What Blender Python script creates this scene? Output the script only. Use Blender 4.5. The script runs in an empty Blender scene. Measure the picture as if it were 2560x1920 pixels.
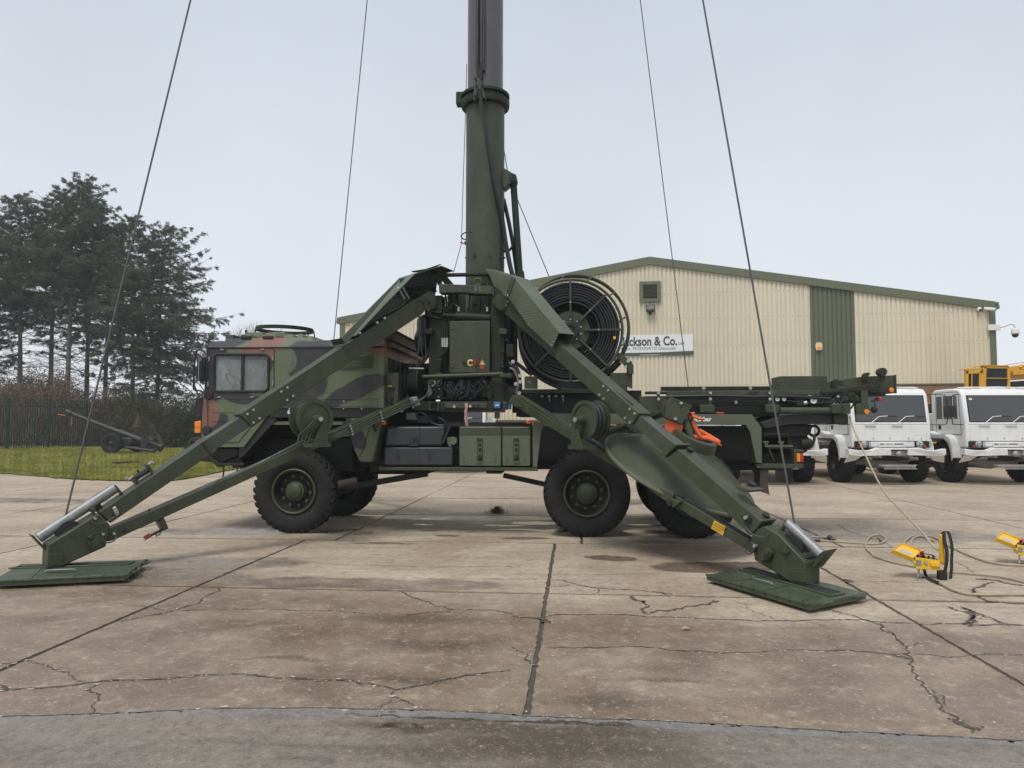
import bpy, math, random
import numpy as np
from mathutils import Vector as Vec, Matrix
R = math.radians
SC = bpy.context.scene
COL = SC.collection
# ---------------------------------------------------------------- camera
F_PX, CAM_H = 1850.0, 1.60                      # focal length in photo pixels, eye height
PITCH = math.atan(103 / F_PX)
cam_d = bpy.data.cameras.new('camera'); cam = bpy.data.objects.new('camera', cam_d); COL.objects.link(cam)
cam_d.sensor_width = 36.0; cam_d.lens = F_PX / 2560 * 36.0; cam_d.clip_start = .05; cam_d.clip_end = 3000
cam.location = (0, 0, CAM_H); cam.rotation_euler = (math.pi / 2 + PITCH, 0, 0)
SC.camera = cam
# ---------------------------------------------------------------- sky, sun, exposure
SUN_EL, SUN_AZ = R(62), R(205)                  # azimuth clockwise from +Y
world = bpy.data.worlds.new('World'); SC.world = world; world.use_nodes = True
wn, wl = world.node_tree.nodes, world.node_tree.links
wn.clear()
w_out = wn.new('ShaderNodeOutputWorld'); w_bg = wn.new('ShaderNodeBackground')
w_sky = wn.new('ShaderNodeTexSky'); w_sky.sky_type = 'NISHITA'; w_sky.sun_disc = False
w_sky.sun_elevation = SUN_EL; w_sky.sun_rotation = SUN_AZ; w_sky.dust_density = 4; w_sky.air_density = 1.5
w_tc = wn.new('ShaderNodeTexCoord'); w_sep = wn.new('ShaderNodeSeparateXYZ')
w_rmp = wn.new('ShaderNodeValToRGB')
w_rmp.color_ramp.elements[0].position = 0.0; w_rmp.color_ramp.elements[0].color = (.825, .86, .905, 1)
w_rmp.color_ramp.elements[1].position = .62; w_rmp.color_ramp.elements[1].color = (.52, .565, .642, 1)
e = w_rmp.color_ramp.elements.new(.17); e.color = (.745, .79, .855, 1)
w_noi = wn.new('ShaderNodeTexNoise'); w_noi.inputs['Scale'].default_value = 2.3; w_noi.inputs['Detail'].default_value = 4
w_mr = wn.new('ShaderNodeMapRange'); w_mr.inputs['From Min'].default_value = .3; w_mr.inputs['From Max'].default_value = .7; w_mr.inputs['To Min'].default_value = 9.75; w_mr.inputs['To Max'].default_value = 10.75
w_sc = wn.new('ShaderNodeVectorMath'); w_sc.operation = 'SCALE'
w_mix = wn.new('ShaderNodeMix'); w_mix.data_type = 'RGBA'; w_mix.inputs[0].default_value = .06
wl.new(w_tc.outputs['Generated'], w_sep.inputs[0]); wl.new(w_sep.outputs[2], w_rmp.inputs[0])
wl.new(w_tc.outputs['Generated'], w_noi.inputs['Vector']); wl.new(w_noi.outputs['Fac'], w_mr.inputs['Value'])
wl.new(w_rmp.outputs[0], w_sc.inputs[0]); wl.new(w_mr.outputs[0], w_sc.inputs['Scale'])
wl.new(w_sc.outputs[0], w_mix.inputs[6]); wl.new(w_sky.outputs[0], w_mix.inputs[7])
wl.new(w_mix.outputs[2], w_bg.inputs[0]); w_bg.inputs[1].default_value = .0685
wl.new(w_bg.outputs[0], w_out.inputs[0])
sun_d = bpy.data.lights.new('sun', 'SUN'); sun_d.energy = 1.5; sun_d.angle = R(20); sun_d.color = (1, .965, .91)
sun = bpy.data.objects.new('sun', sun_d); COL.objects.link(sun)
sdir = Vec((math.sin(SUN_AZ) * math.cos(SUN_EL), math.cos(SUN_AZ) * math.cos(SUN_EL), math.sin(SUN_EL)))
sun.rotation_euler = sdir.to_track_quat('Z', 'Y').to_euler()
SC.view_settings.view_transform = 'Standard'; SC.view_settings.look = 'None'
SC.view_settings.exposure = 0.68; SC.view_settings.gamma = 1.0; SC.view_settings.use_curve_mapping = False
SC.render.engine = 'CYCLES'; SC.cycles.use_denoising = True; SC.cycles.max_bounces = 4; SC.cycles.diffuse_bounces = 2; SC.cycles.glossy_bounces = 2
SC.cycles.transparent_max_bounces = 12; SC.cycles.caustics_reflective = False; SC.cycles.caustics_refractive = False
# ---------------------------------------------------------------- pixels -> directions
CR = {}                                          # zoomed-in views of the photograph: left, top, scale
for k, x, y, x1, wd in (('A',460,660,1100,2212),('B',960,640,1440,2212),('C',1200,640,1680,2212),('D',900,960,1440,2212),
        ('E',1360,960,1960,2212),('F',1760,880,2320,2212),('G',0,1100,640,2212),('H',1700,1150,2260,2212),('I',2060,860,2560,2212),
        ('J',2080,1240,2560,2212),('K',0,880,560,2212),('L',0,400,560,1858),('M',1080,160,1400,948),('N',1500,600,2560,2212),
        ('Q',0,1300,1280,2212),('R',1280,1300,2560,2212),('S',1640,900,1960,2212),('U',500,1040,860,1991),('V',980,900,1340,2212),
        ('W',500,740,900,2212),('X',1100,1010,1340,2212),('Y',1500,820,1760,2212),('o',0,0,2560,2212),('p',0,0,2560,2560)):
    CR[k] = (x, y, (x1 - x) / wd)
CAMP = Vec((0, 0, CAM_H))
def ray(c, x, y):
    a, b, s = CR[c]; px, py = a + x * s, b + y * s
    xc, yc = (px - 1280) / F_PX, (960 - py) / F_PX
    cp, sp = math.cos(PITCH), math.sin(PITCH)
    return Vec((xc, cp - yc * sp, sp + yc * cp))
def on_plane(c, x, y, o, n):
    d = ray(c, x, y); return CAMP + d * ((o - CAMP).dot(n) / d.dot(n))
def at_z(c, x, y, z=0.0): return on_plane(c, x, y, Vec((0, 0, z)), Vec((0, 0, 1)))
def at_y(c, x, y, Y): return on_plane(c, x, y, Vec((0, Y, 0)), Vec((0, 1, 0)))
# truck / yard frame: u along the truck (front to rear), w away from the camera, z up
TH = R(4.8)
TO = at_z('p', 738, 1335)
TU, TW = Vec((math.cos(TH), -math.sin(TH), 0)), Vec((math.sin(TH), math.cos(TH), 0))
TM = Matrix.Translation(TO) @ Matrix.Rotation(-TH, 4, 'Z'); TMI = TM.inverted()
def T(c, x, y, w=0.0): return TMI @ on_plane(c, x, y, TO + TW * w, TW)
def TG(c, x, y, z=0.0): return TMI @ at_z(c, x, y, z)
# ---------------------------------------------------------------- mesh builder
class MB:
    def __init__(s): s.v = []; s.f = []
    def add(s, vs, fs):
        n = len(s.v); s.v += [tuple(p) for p in vs]; s.f += [tuple(i + n for i in f) for f in fs]; return s
    def prism(s, pts, ext):
        pts = [Vec(p) for p in pts]; ext = Vec(ext); n = len(pts)
        nrm = Vec((0, 0, 0))
        for i in range(n): nrm += pts[i].cross(pts[(i + 1) % n])
        if nrm.dot(ext) > 0: pts.reverse()
        return s.add(pts + [p + ext for p in pts], [tuple(range(n)), tuple(range(2 * n - 1, n - 1, -1))] +
                     [(i, n + i, n + (i + 1) % n, (i + 1) % n) for i in range(n)])
    def box(s, a, b):
        x0, x1 = sorted((a[0], b[0])); y0, y1 = sorted((a[1], b[1])); z0, z1 = sorted((a[2], b[2]))
        return s.prism([(x0, y0, z0), (x1, y0, z0), (x1, y1, z0), (x0, y1, z0)], (0, 0, z1 - z0))
    def beam(s, p, q, w, h, up=(0, 0, 1)):
        p, q, up = Vec(p), Vec(q), Vec(up); d = (q - p).normalized()
        if abs(d.dot(up.normalized())) > .98: up = Vec((1, 0, 0))
        x = d.cross(up).normalized() * w / 2; y = x.cross(d).normalized() * h / 2
        return s.prism([p - x - y, p + x - y, p + x + y, p - x + y], q - p)
    def frame(s, ax):
        ax = Vec(ax).normalized(); t = Vec((0, 0, 1)) if abs(ax.z) < .9 else Vec((1, 0, 0))
        x = ax.cross(t).normalized(); return ax, x, ax.cross(x)
    def lathe(s, prof, o, ax, n=24, close=False, caps=True):
        ax, x, y = s.frame(ax); o = Vec(o); m = len(prof); vs = []; fs = []
        for i in range(n):
            a = 2 * math.pi * i / n; dd = x * math.cos(a) + y * math.sin(a)
            vs += [o + ax * h + dd * r for r, h in prof]
        for i in range(n):
            j = (i + 1) % n
            for k in range(m if close else m - 1):
                l = (k + 1) % m; fs.append((i * m + k, j * m + k, j * m + l, i * m + l))
        if not close and caps:
            if prof[0][0] > 1e-6: fs.append(tuple(i * m for i in range(n))[::-1])
            if prof[-1][0] > 1e-6: fs.append(tuple(i * m + m - 1 for i in range(n)))
        return s.add(vs, fs)
    def cyl(s, p, q, r, r2=None, n=14):
        p, q = Vec(p), Vec(q); L = (q - p).length
        return s.lathe([(r, 0), (r if r2 is None else r2, L)], p, q - p, n)
    def torus(s, o, ax, Rr, r, n=36, m=7):
        return s.lathe([(Rr + r * math.cos(2 * math.pi * k / m), r * math.sin(2 * math.pi * k / m)) for k in range(m)], o, ax, n, True)
    def tube(s, pts, r, n=7, smooth=0, closed=False):
        P = [Vec(p) for p in pts]
        if smooth: P = catmull(P, smooth, closed)
        m = len(P); vs = []; fs = []; prev = None
        for i, p in enumerate(P):
            a = P[i - 1] if (i or closed) else p; b = P[(i + 1) % m] if (i < m - 1 or closed) else p
            d = (b - a).normalized()
            if prev is None: _, x, _ = s.frame(d)
            else: x = prev - d * prev.dot(d); x = x.normalized() if x.length > 1e-5 else s.frame(d)[1]
            prev = x; y = d.cross(x); rr = r(i / max(1, m - 1)) if callable(r) else r
            vs += [p + (x * math.cos(2 * math.pi * k / n) + y * math.sin(2 * math.pi * k / n)) * rr for k in range(n)]
        for i in range(m if closed else m - 1):
            j = (i + 1) % m
            fs += [(i * n + k, i * n + (k + 1) % n, j * n + (k + 1) % n, j * n + k) for k in range(n)]
        if not closed: fs += [tuple(range(n))[::-1], tuple((m - 1) * n + k for k in range(n))]
        return s.add(vs, fs)
    def ball(s, o, r, n=12, m=7, sq=1.0):
        pr = [(r * math.sin(math.pi * k / m), -r * sq * math.cos(math.pi * k / m)) for k in range(m + 1)]
        pr[0] = (0, -r * sq); pr[-1] = (0, r * sq); return s.lathe(pr, o, (0, 0, 1), n)
    def build(s, name, mat, parent=None, bevel=0.0, smooth=38, mw=None, seg=2):
        me = bpy.data.meshes.new(name); vs = s.v
        if mw is not None: vs = [tuple(mw @ Vec(p)) for p in vs]
        me.from_pydata(vs, [], s.f); me.update()
        if mat: me.materials.append(mat)
        if smooth:
            me.shade_smooth(); me.set_sharp_from_angle(angle=R(smooth))
        o = bpy.data.objects.new(name, me); COL.objects.link(o)
        if parent is not None: o.parent = parent
        if bevel:
            b = o.modifiers.new('bevel', 'BEVEL'); b.width = bevel; b.segments = seg; b.limit_method = 'ANGLE'; b.angle_limit = R(40)
            b.harden_normals = False
        return o
def catmull(P, k, closed=False):
    out = []; m = len(P)
    for i in range(m if closed else m - 1):
        p0 = P[i - 1] if (i or closed) else P[0]; p1 = P[i]; p2 = P[(i + 1) % m]; p3 = P[(i + 2) % m] if (i + 2 < m or closed) else P[m - 1]
        for j in range(k):
            t = j / k
            out.append(.5 * ((2 * p1) + (p2 - p0) * t + (2 * p0 - 5 * p1 + 4 * p2 - p3) * t * t + (3 * p1 - p0 - 3 * p2 + p3) * t ** 3))
    if not closed: out.append(P[-1])
    return out
def empty(name, loc=(0, 0, 0), rz=0.0):
    o = bpy.data.objects.new(name, None); COL.objects.link(o); o.location = loc; o.rotation_euler = (0, 0, rz); o.empty_display_size = .2; return o
def tag(o, label=None, cat=None, group=None, kind=None):
    for k, v in (('label', label), ('category', cat), ('group', group), ('kind', kind)):
        if v: o[k] = v
    return o
def copy_tree(o, parent=None):
    c = o.copy(); COL.objects.link(c); c.parent = parent
    for ch in [x for x in bpy.data.objects if x.parent == o]: copy_tree(ch, c)
    return c
def text_mesh(name, body, mat, size, mw, parent=None, ext=.002, sx=1.0, bold=0.0, align='LEFT'):
    cu = bpy.data.curves.new('txt', 'FONT'); cu.body = body; cu.size = size; cu.extrude = ext; cu.offset = bold; cu.align_x = align
    cu.resolution_u = 3
    t = bpy.data.objects.new('txt', cu); COL.objects.link(t)
    dg = bpy.context.evaluated_depsgraph_get(); me = bpy.data.meshes.new_from_object(t.evaluated_get(dg))
    bpy.data.objects.remove(t); me.name = name
    me.transform(Matrix.Diagonal((sx, 1, 1, 1))); me.transform(mw); me.materials.clear(); me.materials.append(mat)
    o = bpy.data.objects.new(name, me); COL.objects.link(o)
    if parent is not None: o.parent = parent
    return o
def basis(o, x, y):
    x = Vec(x).normalized(); y = Vec(y); z = x.cross(y).normalized(); y = z.cross(x)
    return Matrix(((x.x, y.x, z.x, o[0]), (x.y, y.y, z.y, o[1]), (x.z, y.z, z.z, o[2]), (0, 0, 0, 1)))
# ---------------------------------------------------------------- materials
class NT:
    def __init__(s, name):
        s.m = bpy.data.materials.new(name); s.m.use_nodes = True; s.t = s.m.node_tree; s.n = s.t.nodes; s.l = s.t.links
        s.b = s.n['Principled BSDF']; s.tc = s.n.new('ShaderNodeTexCoord').outputs['Object']
    def set(s, sock, v):
        if hasattr(v, 'is_output') or isinstance(v, bpy.types.NodeSocket): s.l.new(v, sock)
        else: sock.default_value = v
    def noise(s, sc, det=4, rough=.55, vec=None, dist=0.0):
        n = s.n.new('ShaderNodeTexNoise'); n.inputs['Scale'].default_value = sc; n.inputs['Detail'].default_value = det
        n.inputs['Roughness'].default_value = rough; n.inputs['Distortion'].default_value = dist
        s.l.new(vec or s.tc, n.inputs['Vector']); return n.outputs['Fac']
    def noisec(s, sc, det=3, vec=None):
        n = s.n.new('ShaderNodeTexNoise'); n.inputs['Scale'].default_value = sc; n.inputs['Detail'].default_value = det
        s.l.new(vec or s.tc, n.inputs['Vector']); return n.outputs['Color']
    def mapping(s, scale=(1, 1, 1), loc=(0, 0, 0), rot=(0, 0, 0), vec=None, kind='POINT'):
        n = s.n.new('ShaderNodeMapping'); n.vector_type = kind; n.inputs['Location'].default_value = loc
        n.inputs['Rotation'].default_value = rot; n.inputs['Scale'].default_value = scale; s.l.new(vec or s.tc, n.inputs['Vector']); return n.outputs[0]
    def rng(s, v, a, b, c=0.0, d=1.0, smooth=False):
        n = s.n.new('ShaderNodeMapRange'); n.interpolation_type = 'SMOOTHSTEP' if smooth else 'LINEAR'
        for k, x in zip(('From Min', 'From Max', 'To Min', 'To Max'), (a, b, c, d)): n.inputs[k].default_value = x
        s.l.new(v, n.inputs['Value']); return n.outputs[0]
    def mix(s, f, a, b, mode='MIX'):
        n = s.n.new('ShaderNodeMix'); n.data_type = 'RGBA'; n.blend_type = mode; s.set(n.inputs[0], f)
        s.set(n.inputs[6], a if not isinstance(a, tuple) else (*a[:3], 1)); s.set(n.inputs[7], b if not isinstance(b, tuple) else (*b[:3], 1)); return n.outputs[2]
    def math(s, op, a, b=0.0):
        n = s.n.new('ShaderNodeMath'); n.operation = op; s.set(n.inputs[0], a); s.set(n.inputs[1], b); return n.outputs[0]
    def blobs(s, lst, vec, plane='xy', soft=.06):
        acc = None
        for cx, cy, rx, ry, rot in lst:
            if plane == 'xy': mp = s.mapping((rx, ry, 1e5), (cx, cy, 0), (0, 0, R(rot)), vec, 'TEXTURE')
            else: mp = s.mapping((rx, 1e5, ry), (cx, 0, cy), (0, R(-rot), 0), vec, 'TEXTURE')
            n = s.n.new('ShaderNodeVectorMath'); n.operation = 'LENGTH'; s.l.new(mp, n.inputs[0]); v = n.outputs['Value']
            acc = v if acc is None else s.math('MINIMUM', acc, v)
        return s.rng(acc, 1 + soft, 1 - soft)
    def wobble(s, sc, amt, vec=None):
        vec = vec or s.tc
        a = s.n.new('ShaderNodeVectorMath'); a.operation = 'SUBTRACT'; s.l.new(s.noisec(sc, 4, vec), a.inputs[0]); a.inputs[1].default_value = (.5, .5, .5)
        b = s.n.new('ShaderNodeVectorMath'); b.operation = 'SCALE'; s.l.new(a.outputs[0], b.inputs[0]); b.inputs['Scale'].default_value = amt
        c = s.n.new('ShaderNodeVectorMath'); s.l.new(vec, c.inputs[0]); s.l.new(b.outputs[0], c.inputs[1]); return c.outputs[0]
    def bump(s, h, st, d=.01):
        n = s.n.new('ShaderNodeBump'); n.inputs['Strength'].default_value = st; n.inputs['Distance'].default_value = d; s.l.new(h, n.inputs['Height'])
        s.l.new(n.outputs[0], s.b.inputs['Normal'])
    def done(s, col=None, rough=None, metal=None, spec=None):
        if col is not None: s.set(s.b.inputs['Base Color'], col if not isinstance(col, tuple) else (*col[:3], 1))
        if rough is not None: s.set(s.b.inputs['Roughness'], rough)
        if metal is not None: s.b.inputs['Metallic'].default_value = metal
        if spec is not None: s.b.inputs['Specular IOR Level'].default_value = spec
        return s.m
def sc3(c, k): return tuple(min(1, x * k) for x in c)
def paint(name, col, rough=.5, var=.16, sc=3.0, dirt=0.0, dcol=(.16, .12, .08), metal=0.0, bump=.12, bs=60, spec=.5, chips=0.0):
    m = NT(name); n1 = m.noise(sc, 5, .6); n2 = m.noise(sc * 9, 3)
    c = m.mix(m.rng(n1, .3, .7), sc3(col, 1 - var), sc3(col, 1 + var)); c = m.mix(m.math('MULTIPLY', m.rng(n2, .35, .7), .35), c, sc3(col, 1 - var * .7))
    if dirt: c = m.mix(m.math('MULTIPLY', m.rng(m.noise(sc * 1.7, 6, .68), .45, .75), dirt), c, dcol)
    if chips: c = m.mix(m.math('MULTIPLY', m.rng(m.noise(sc * 7, 5, .7), .68, .72), chips), c, sc3(col, .35))
    if bump: m.bump(m.noise(bs, 3), bump, .004)
    return m.done(c, m.rng(n1, .3, .75, max(.05, rough - .1), min(1, rough + .12)), metal, spec)
def flat(name, col, rough=.5, metal=0.0, spec=.5): return paint(name, col, rough, .08, 5, 0, metal=metal, bump=0, spec=spec)
def glass(name, tint=(.8, .86, .85), alpha=.25, rough=.03, glare_col=(.02, .025, .025)):  # last colour is the pane base, where sky glare is painted in
    m = NT(name); nt = m.t; tr = m.n.new('ShaderNodeBsdfTransparent'); tr.inputs[0].default_value = (*tint, 1)
    mx = m.n.new('ShaderNodeMixShader'); m.done(glare_col, rough); m.b.inputs['Specular IOR Level'].default_value = .6
    lw = m.n.new('ShaderNodeLayerWeight'); lw.inputs[0].default_value = .35
    f = m.rng(lw.outputs['Facing'], 0, 1, alpha, 1.0)
    m.l.new(f, mx.inputs[0]); m.l.new(tr.outputs[0], mx.inputs[1]); m.l.new(m.b.outputs[0], mx.inputs[2])
    m.l.new(mx.outputs[0], m.n['Material Output'].inputs[0]); return m.m
GREEN = (.043, .053, .028)
def worn_green_mat(name, col):
    m = NT(name); n1 = m.noise(1.5, 6, .62); c = m.mix(m.rng(n1, .3, .7), sc3(col, .78), sc3(col, 1.28))
    c = m.mix(m.rng(m.noise(3.5, 6, .68, m.mapping((1.6, 1.6, .5))), .46, .74, 0, .55), c, (.092, .092, .068))          # dust and fading
    c = m.mix(m.rng(m.noise(6, 5, .7, m.mapping((3, 3, .35))), .56, .74, 0, .5), c, (.020, .023, .014))                   # water and grease runs
    c = m.mix(m.rng(m.noise(26, 5, .75), .665, .69, 0, .75), c, (.11, .062, .036)); c = m.mix(m.rng(m.noise(17, 6, .78), .69, .705, 0, .8), c, (.17, .175, .15))   # rust specks, bare scratches
    m.bump(m.noise(60, 3), .10, .004); return m.done(c, m.rng(n1, .3, .75, .40, .66), 0, .40)
M_GRN = worn_green_mat('bronze_green_paint', GREEN)
M_GRND = paint('dark_green_paint', (.022, .028, .017), .62, .2, 2.2, .3, (.042, .040, .030), spec=.28)
M_GRNL = paint('faded_green_paint', (.098, .114, .072), .5, .12, 2.5, .3, (.12, .11, .085), chips=.5)
M_BLK = paint('black_rubber', (.017, .0175, .018), .62, .25, 6, .25, (.05, .045, .04))
M_HOSE = paint('black_hose', (.016, .017, .020), .42, .2, 8)
M_TYRE = paint('tyre_rubber', (.017, .017, .0175), .8, .3, 4, .5, (.048, .041, .034), bump=.3, bs=40, spec=.3)
M_DARK = paint('chassis_and_shade_black', (.009, .0095, .009), .7, .3, 3, .3, (.03, .027, .022))  # black chassis paint, also the colour of the painted-in shade sheets
M_STEEL = paint('galvanised_steel', (.27, .275, .275), .5, .35, 9, .35, (.14, .13, .12), metal=.45)
M_BOLT = paint('zinc_bolts', (.46, .46, .44), .4, .15, 20, metal=.6)
M_WIRE = paint('steel_rope', (.10, .10, .105), .5, .2, 30, metal=.3)
M_ORG = paint('orange_paint', (.72, .13, .035), .42, .1, 4, .1, (.3, .1, .05))
M_YEL = paint('yellow_paint', (.80, .46, .025), .42, .1, 5, .25, (.4, .25, .08))
M_AMB = paint('amber_lens', (.85, .25, .02), .2, .08, 9)
M_RED = paint('red_plastic', (.45, .03, .02), .35, .1, 9)
M_WHT = paint('white_print', (.75, .75, .72), .5, .05)
M_GLS = glass('window_glass', (.80, .84, .83), .15, .06, (.62, .65, .64))  # pale pane colour imitates glare of the sky on the cab windows
M_GLSD = glass('dark_window_glass', (.22, .26, .28), .45)
# ================================================================ ground: concrete yard, road, lawn
rnd = random.Random(5)
def wet_list(items):
    out = []
    for c, x, y, rx, ry, rot in items:           # centre in a view of the photo, radii in metres
        p = TG(c, x, y); out.append((p.x, p.y, rx, ry, rot))
    return out
def concrete_mat(name):
    m = NT(name); tc = m.tc
    oi = m.n.new('ShaderNodeObjectInfo').outputs['Random']
    base = m.mix(m.rng(m.noise(.9, 5, .6), .3, .7), (.41, .325, .228), (.58, .49, .365))
    base = m.mix(m.rng(oi, 0, 1, 0, .35), base, (.36, .305, .24))
    streak = m.noise(1.0, 5, .62, m.mapping((.5, 7, 1)))
    base = m.mix(m.rng(streak, .42, .72, 0, .55), base, (.245, .192, .148))
    brown = m.rng(m.noise(.55, 6, .62, m.wobble(1.2, .5)), .46, .62, 0, .6)
    base = m.mix(brown, base, (.285, .198, .138))
    # damp stretch near the road and scattered wet patches
    wv = m.wobble(1.6, .55); wv2 = m.wobble(3.2, .30)
    near = m.blobs(wet_list([('Q',1100,560,4.6,1.75,0),('Q',200,420,2.6,1.9,0),('R',900,700,3.6,1.35,-3),('R',2000,700,3.0,1.1,0),('Q',1750,600,2.0,1.1,0),('R',1500,560,3.0,.8,0),('Q',1000,380,3.0,.6,0)]), wv, soft=.30)
    damp = m.blobs(wet_list([('Q',800,190,1.35,.42,8),('Q',760,240,.9,.25,0),('Q',1600,275,1.5,.28,0),('Q',1000,50,1.2,.25,0),('G',1900,790,1.1,.35,0),
        ('G',120,520,2.5,.5,0),('J',400,420,1.4,.55,0),('J',900,470,1.5,.5,0),('o',1000,1118,1.9,.35,0),('o',1560,1150,1.3,.4,0),('o',800,1150,1.1,.3,0)]), wv, soft=.12)
    dark = m.blobs(wet_list([('E',620,1605,.34,.19,-8),('H',350,1060,.72,.34,4),('H',700,1040,.6,.2,0),('D',880,1555,.2,.11,0),('D',700,1500,.17,.06,0),
        ('D',1680,1580,.35,.13,0),('D',250,1630,.35,.07,0),('E',1000,1450,.28,.06,0),('D',1140,1515,.12,.05,0),('Q',1660,100,.45,.07,0)]), wv2, soft=.08)
    pud = m.blobs(wet_list([('D',760,1380,.25,.16,0),('D',640,1440,.15,.08,0),('D',1480,1450,.33,.11,0),('D',1800,1425,.42,.2,0),('D',1700,1490,.5,.09,0),
        ('D',1990,1500,.3,.2,0),('E',900,1360,.32,.22,0),('E',960,1300,.3,.1,0),('D',130,1270,.5,.3,0),('D',100,1345,.4,.1,0)]), wv2, soft=.10)
    wetn = m.rng(m.noise(1.7, 6, .65), .36, .62, .52, 1.0)
    near = m.math('MULTIPLY', near, wetn); damp = m.math('MULTIPLY', damp, m.rng(m.noise(3, 4), .3, .6, .45, 1))
    c = m.mix(m.math('MULTIPLY', near, .93), base, (.158, .102, .066)); c = m.mix(m.math('MULTIPLY', damp, .72), c, (.165, .130, .108))
    c = m.mix(m.math('MULTIPLY', dark, .9), c, (.085, .050, .030)); c = m.mix(m.math('MULTIPLY', pud, .8), c, (.13, .115, .1))
    stain = m.blobs(wet_list([('R',390,790,.35,.14,0),('R',660,690,.25,.05,0),('Q',1780,690,.25,.06,0),('Q',1800,430,.5,.14,0),('Q',1230,600,.3,.04,0),('Q',1850,540,.4,.12,0)]), m.wobble(4, .25), soft=.5)
    c = m.mix(m.math('MULTIPLY', stain, .75), c, (.085, .058, .032))
    mo = m.noise(9, 6, .7); c = m.mix(m.rng(mo, .35, .50, .50, 0), c, (.20, .155, .115)); c = m.mix(m.rng(mo, .54, .70, 0, .38), c, (.56, .49, .38))
    mp = m.noise(38, 4, .7); c = m.mix(m.rng(mp, .30, .44, .55, 0), c, (.12, .092, .07)); c = m.mix(m.rng(mp, .58, .70, 0, .45), c, (.60, .53, .42))
    # aggregate
    ag = m.n.new('ShaderNodeTexVoronoi'); ag.inputs['Scale'].default_value = 55; m.l.new(tc, ag.inputs['Vector'])
    c = m.mix(m.rng(ag.outputs['Distance'], .0, .28, .55, 0), c, (.52, .45, .35)); c = m.mix(m.rng(m.noise(230, 2), .5, .72, 0, .42), c, (.13, .10, .08))
    c = m.mix(m.rng(m.noise(24, 3, .7), .62, .70, 0, .4), c, (.10, .08, .06)); c = m.mix(m.rng(m.noise(19, 2, .5), .70, .74, 0, .5), c, (.55, .5, .42))
    r = m.rng(m.noise(6, 4), .3, .7, .72, .92)
    sh = m.n.new('ShaderNodeMix'); sh.data_type = 'FLOAT'
    def fm(f, a, b):
        n = m.n.new('ShaderNodeMix'); n.data_type = 'FLOAT'; m.set(n.inputs[0], f); m.set(n.inputs[2], a); m.set(n.inputs[3], b); return n.outputs[0]
    r = fm(m.math('MULTIPLY', near, m.rng(m.noise(1.1, 5, .6), .4, .6, .5, 1.0)), r, .27); r = fm(m.math('MULTIPLY', damp, .95), r, .17); r = fm(pud, r, .13); r = fm(dark, r, .62)
    h = m.math('ADD', m.math('MULTIPLY', m.noise(130, 3), .5), m.math('MULTIPLY', m.noise(24, 4), .5)); h = fm(pud, h, .5)
    m.bump(h, .34, .006)
    return m.done(c, r, 0, .45)
M_CONC = concrete_mat('weathered_concrete')
M_JOINT = paint('joint_bitumen', (.075, .064, .052), .85, .35, 9, .5, (.10, .085, .065), bump=.6, bs=60)
M_SOIL = paint('dirt_base', (.075, .066, .055), .9, .3, 2, .5, (.14, .115, .085), bump=.6)
ground = MB().add([(-420, -60, 0), (420, -60, 0), (420, 700, 0), (-420, 700, 0)], [(0, 1, 2, 3)]).build('ground', M_SOIL, smooth=0)
ground.matrix_world = TM; ground.location.z = -.012
tag(ground, kind='structure')
GR_OFF = Vec((0, 0, .012))
w1 = TG('Q', 1100, 83).y; w2 = TG('Q', 1000, 292).y; pitch_w = w1 - w2
uA = lambda w: TG('p', 482, 1470).x
uB = TG('p', 1369, 1470).x; uA0 = TG('p', 482, 1470).x; uC = TG('p', 2140, 1470).x
uA1 = TG('D', 390, 1290).x
rows = []
for k in range(-1, 9):
    wa, wb = w2 + pitch_w * k - (4.0 if k == -1 else 0), w2 + pitch_w * (k + 1)
    if k >= 1: us = [uA1 + 3.42 * j for j in range(-7, 9)]
    else:
        us = [uA0 - 3.4 * j for j in range(5, 0, -1)] + [uA0, uB, uC] + [uC + 3.3 * j for j in range(1, 4)]
    rows.append((wa, wb, us))
def jag(p, q, amp, step):
    d = q - p; n = max(2, int(d.length / step)); nn = Vec((-d.y, d.x, 0)).normalized(); out = []
    for i in range(n):
        out.append(p + d * (i / n) + (nn * rnd.gauss(0, amp) if i else Vec((0, 0, 0))))
    return out
for wa, wb, us in rows:
    near_row = wa < w2 + pitch_w * 2.5
    for ua, ub in zip(us[:-1], us[1:]):
        g = .020 if near_row else .014; gw = .030 if near_row else .018
        P = [Vec((ua + g, wa + gw, 0)), Vec((ub - g, wa + gw, 0)), Vec((ub - g, wb - gw, 0)), Vec((ua + g, wb - gw, 0))]
        st, am = (.06, .0042) if near_row else (.5, .004)
        pts = []
        for i in range(4): pts += jag(P[i], P[(i + 1) % 4], am, st)
        dz = rnd.uniform(-.002, .002)
        pts = [p + Vec((0, 0, .012 + dz)) for p in pts]
        MB().prism(pts, (0, 0, -.05)).build('concrete_slab', M_CONC, ground, smooth=0)
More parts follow.
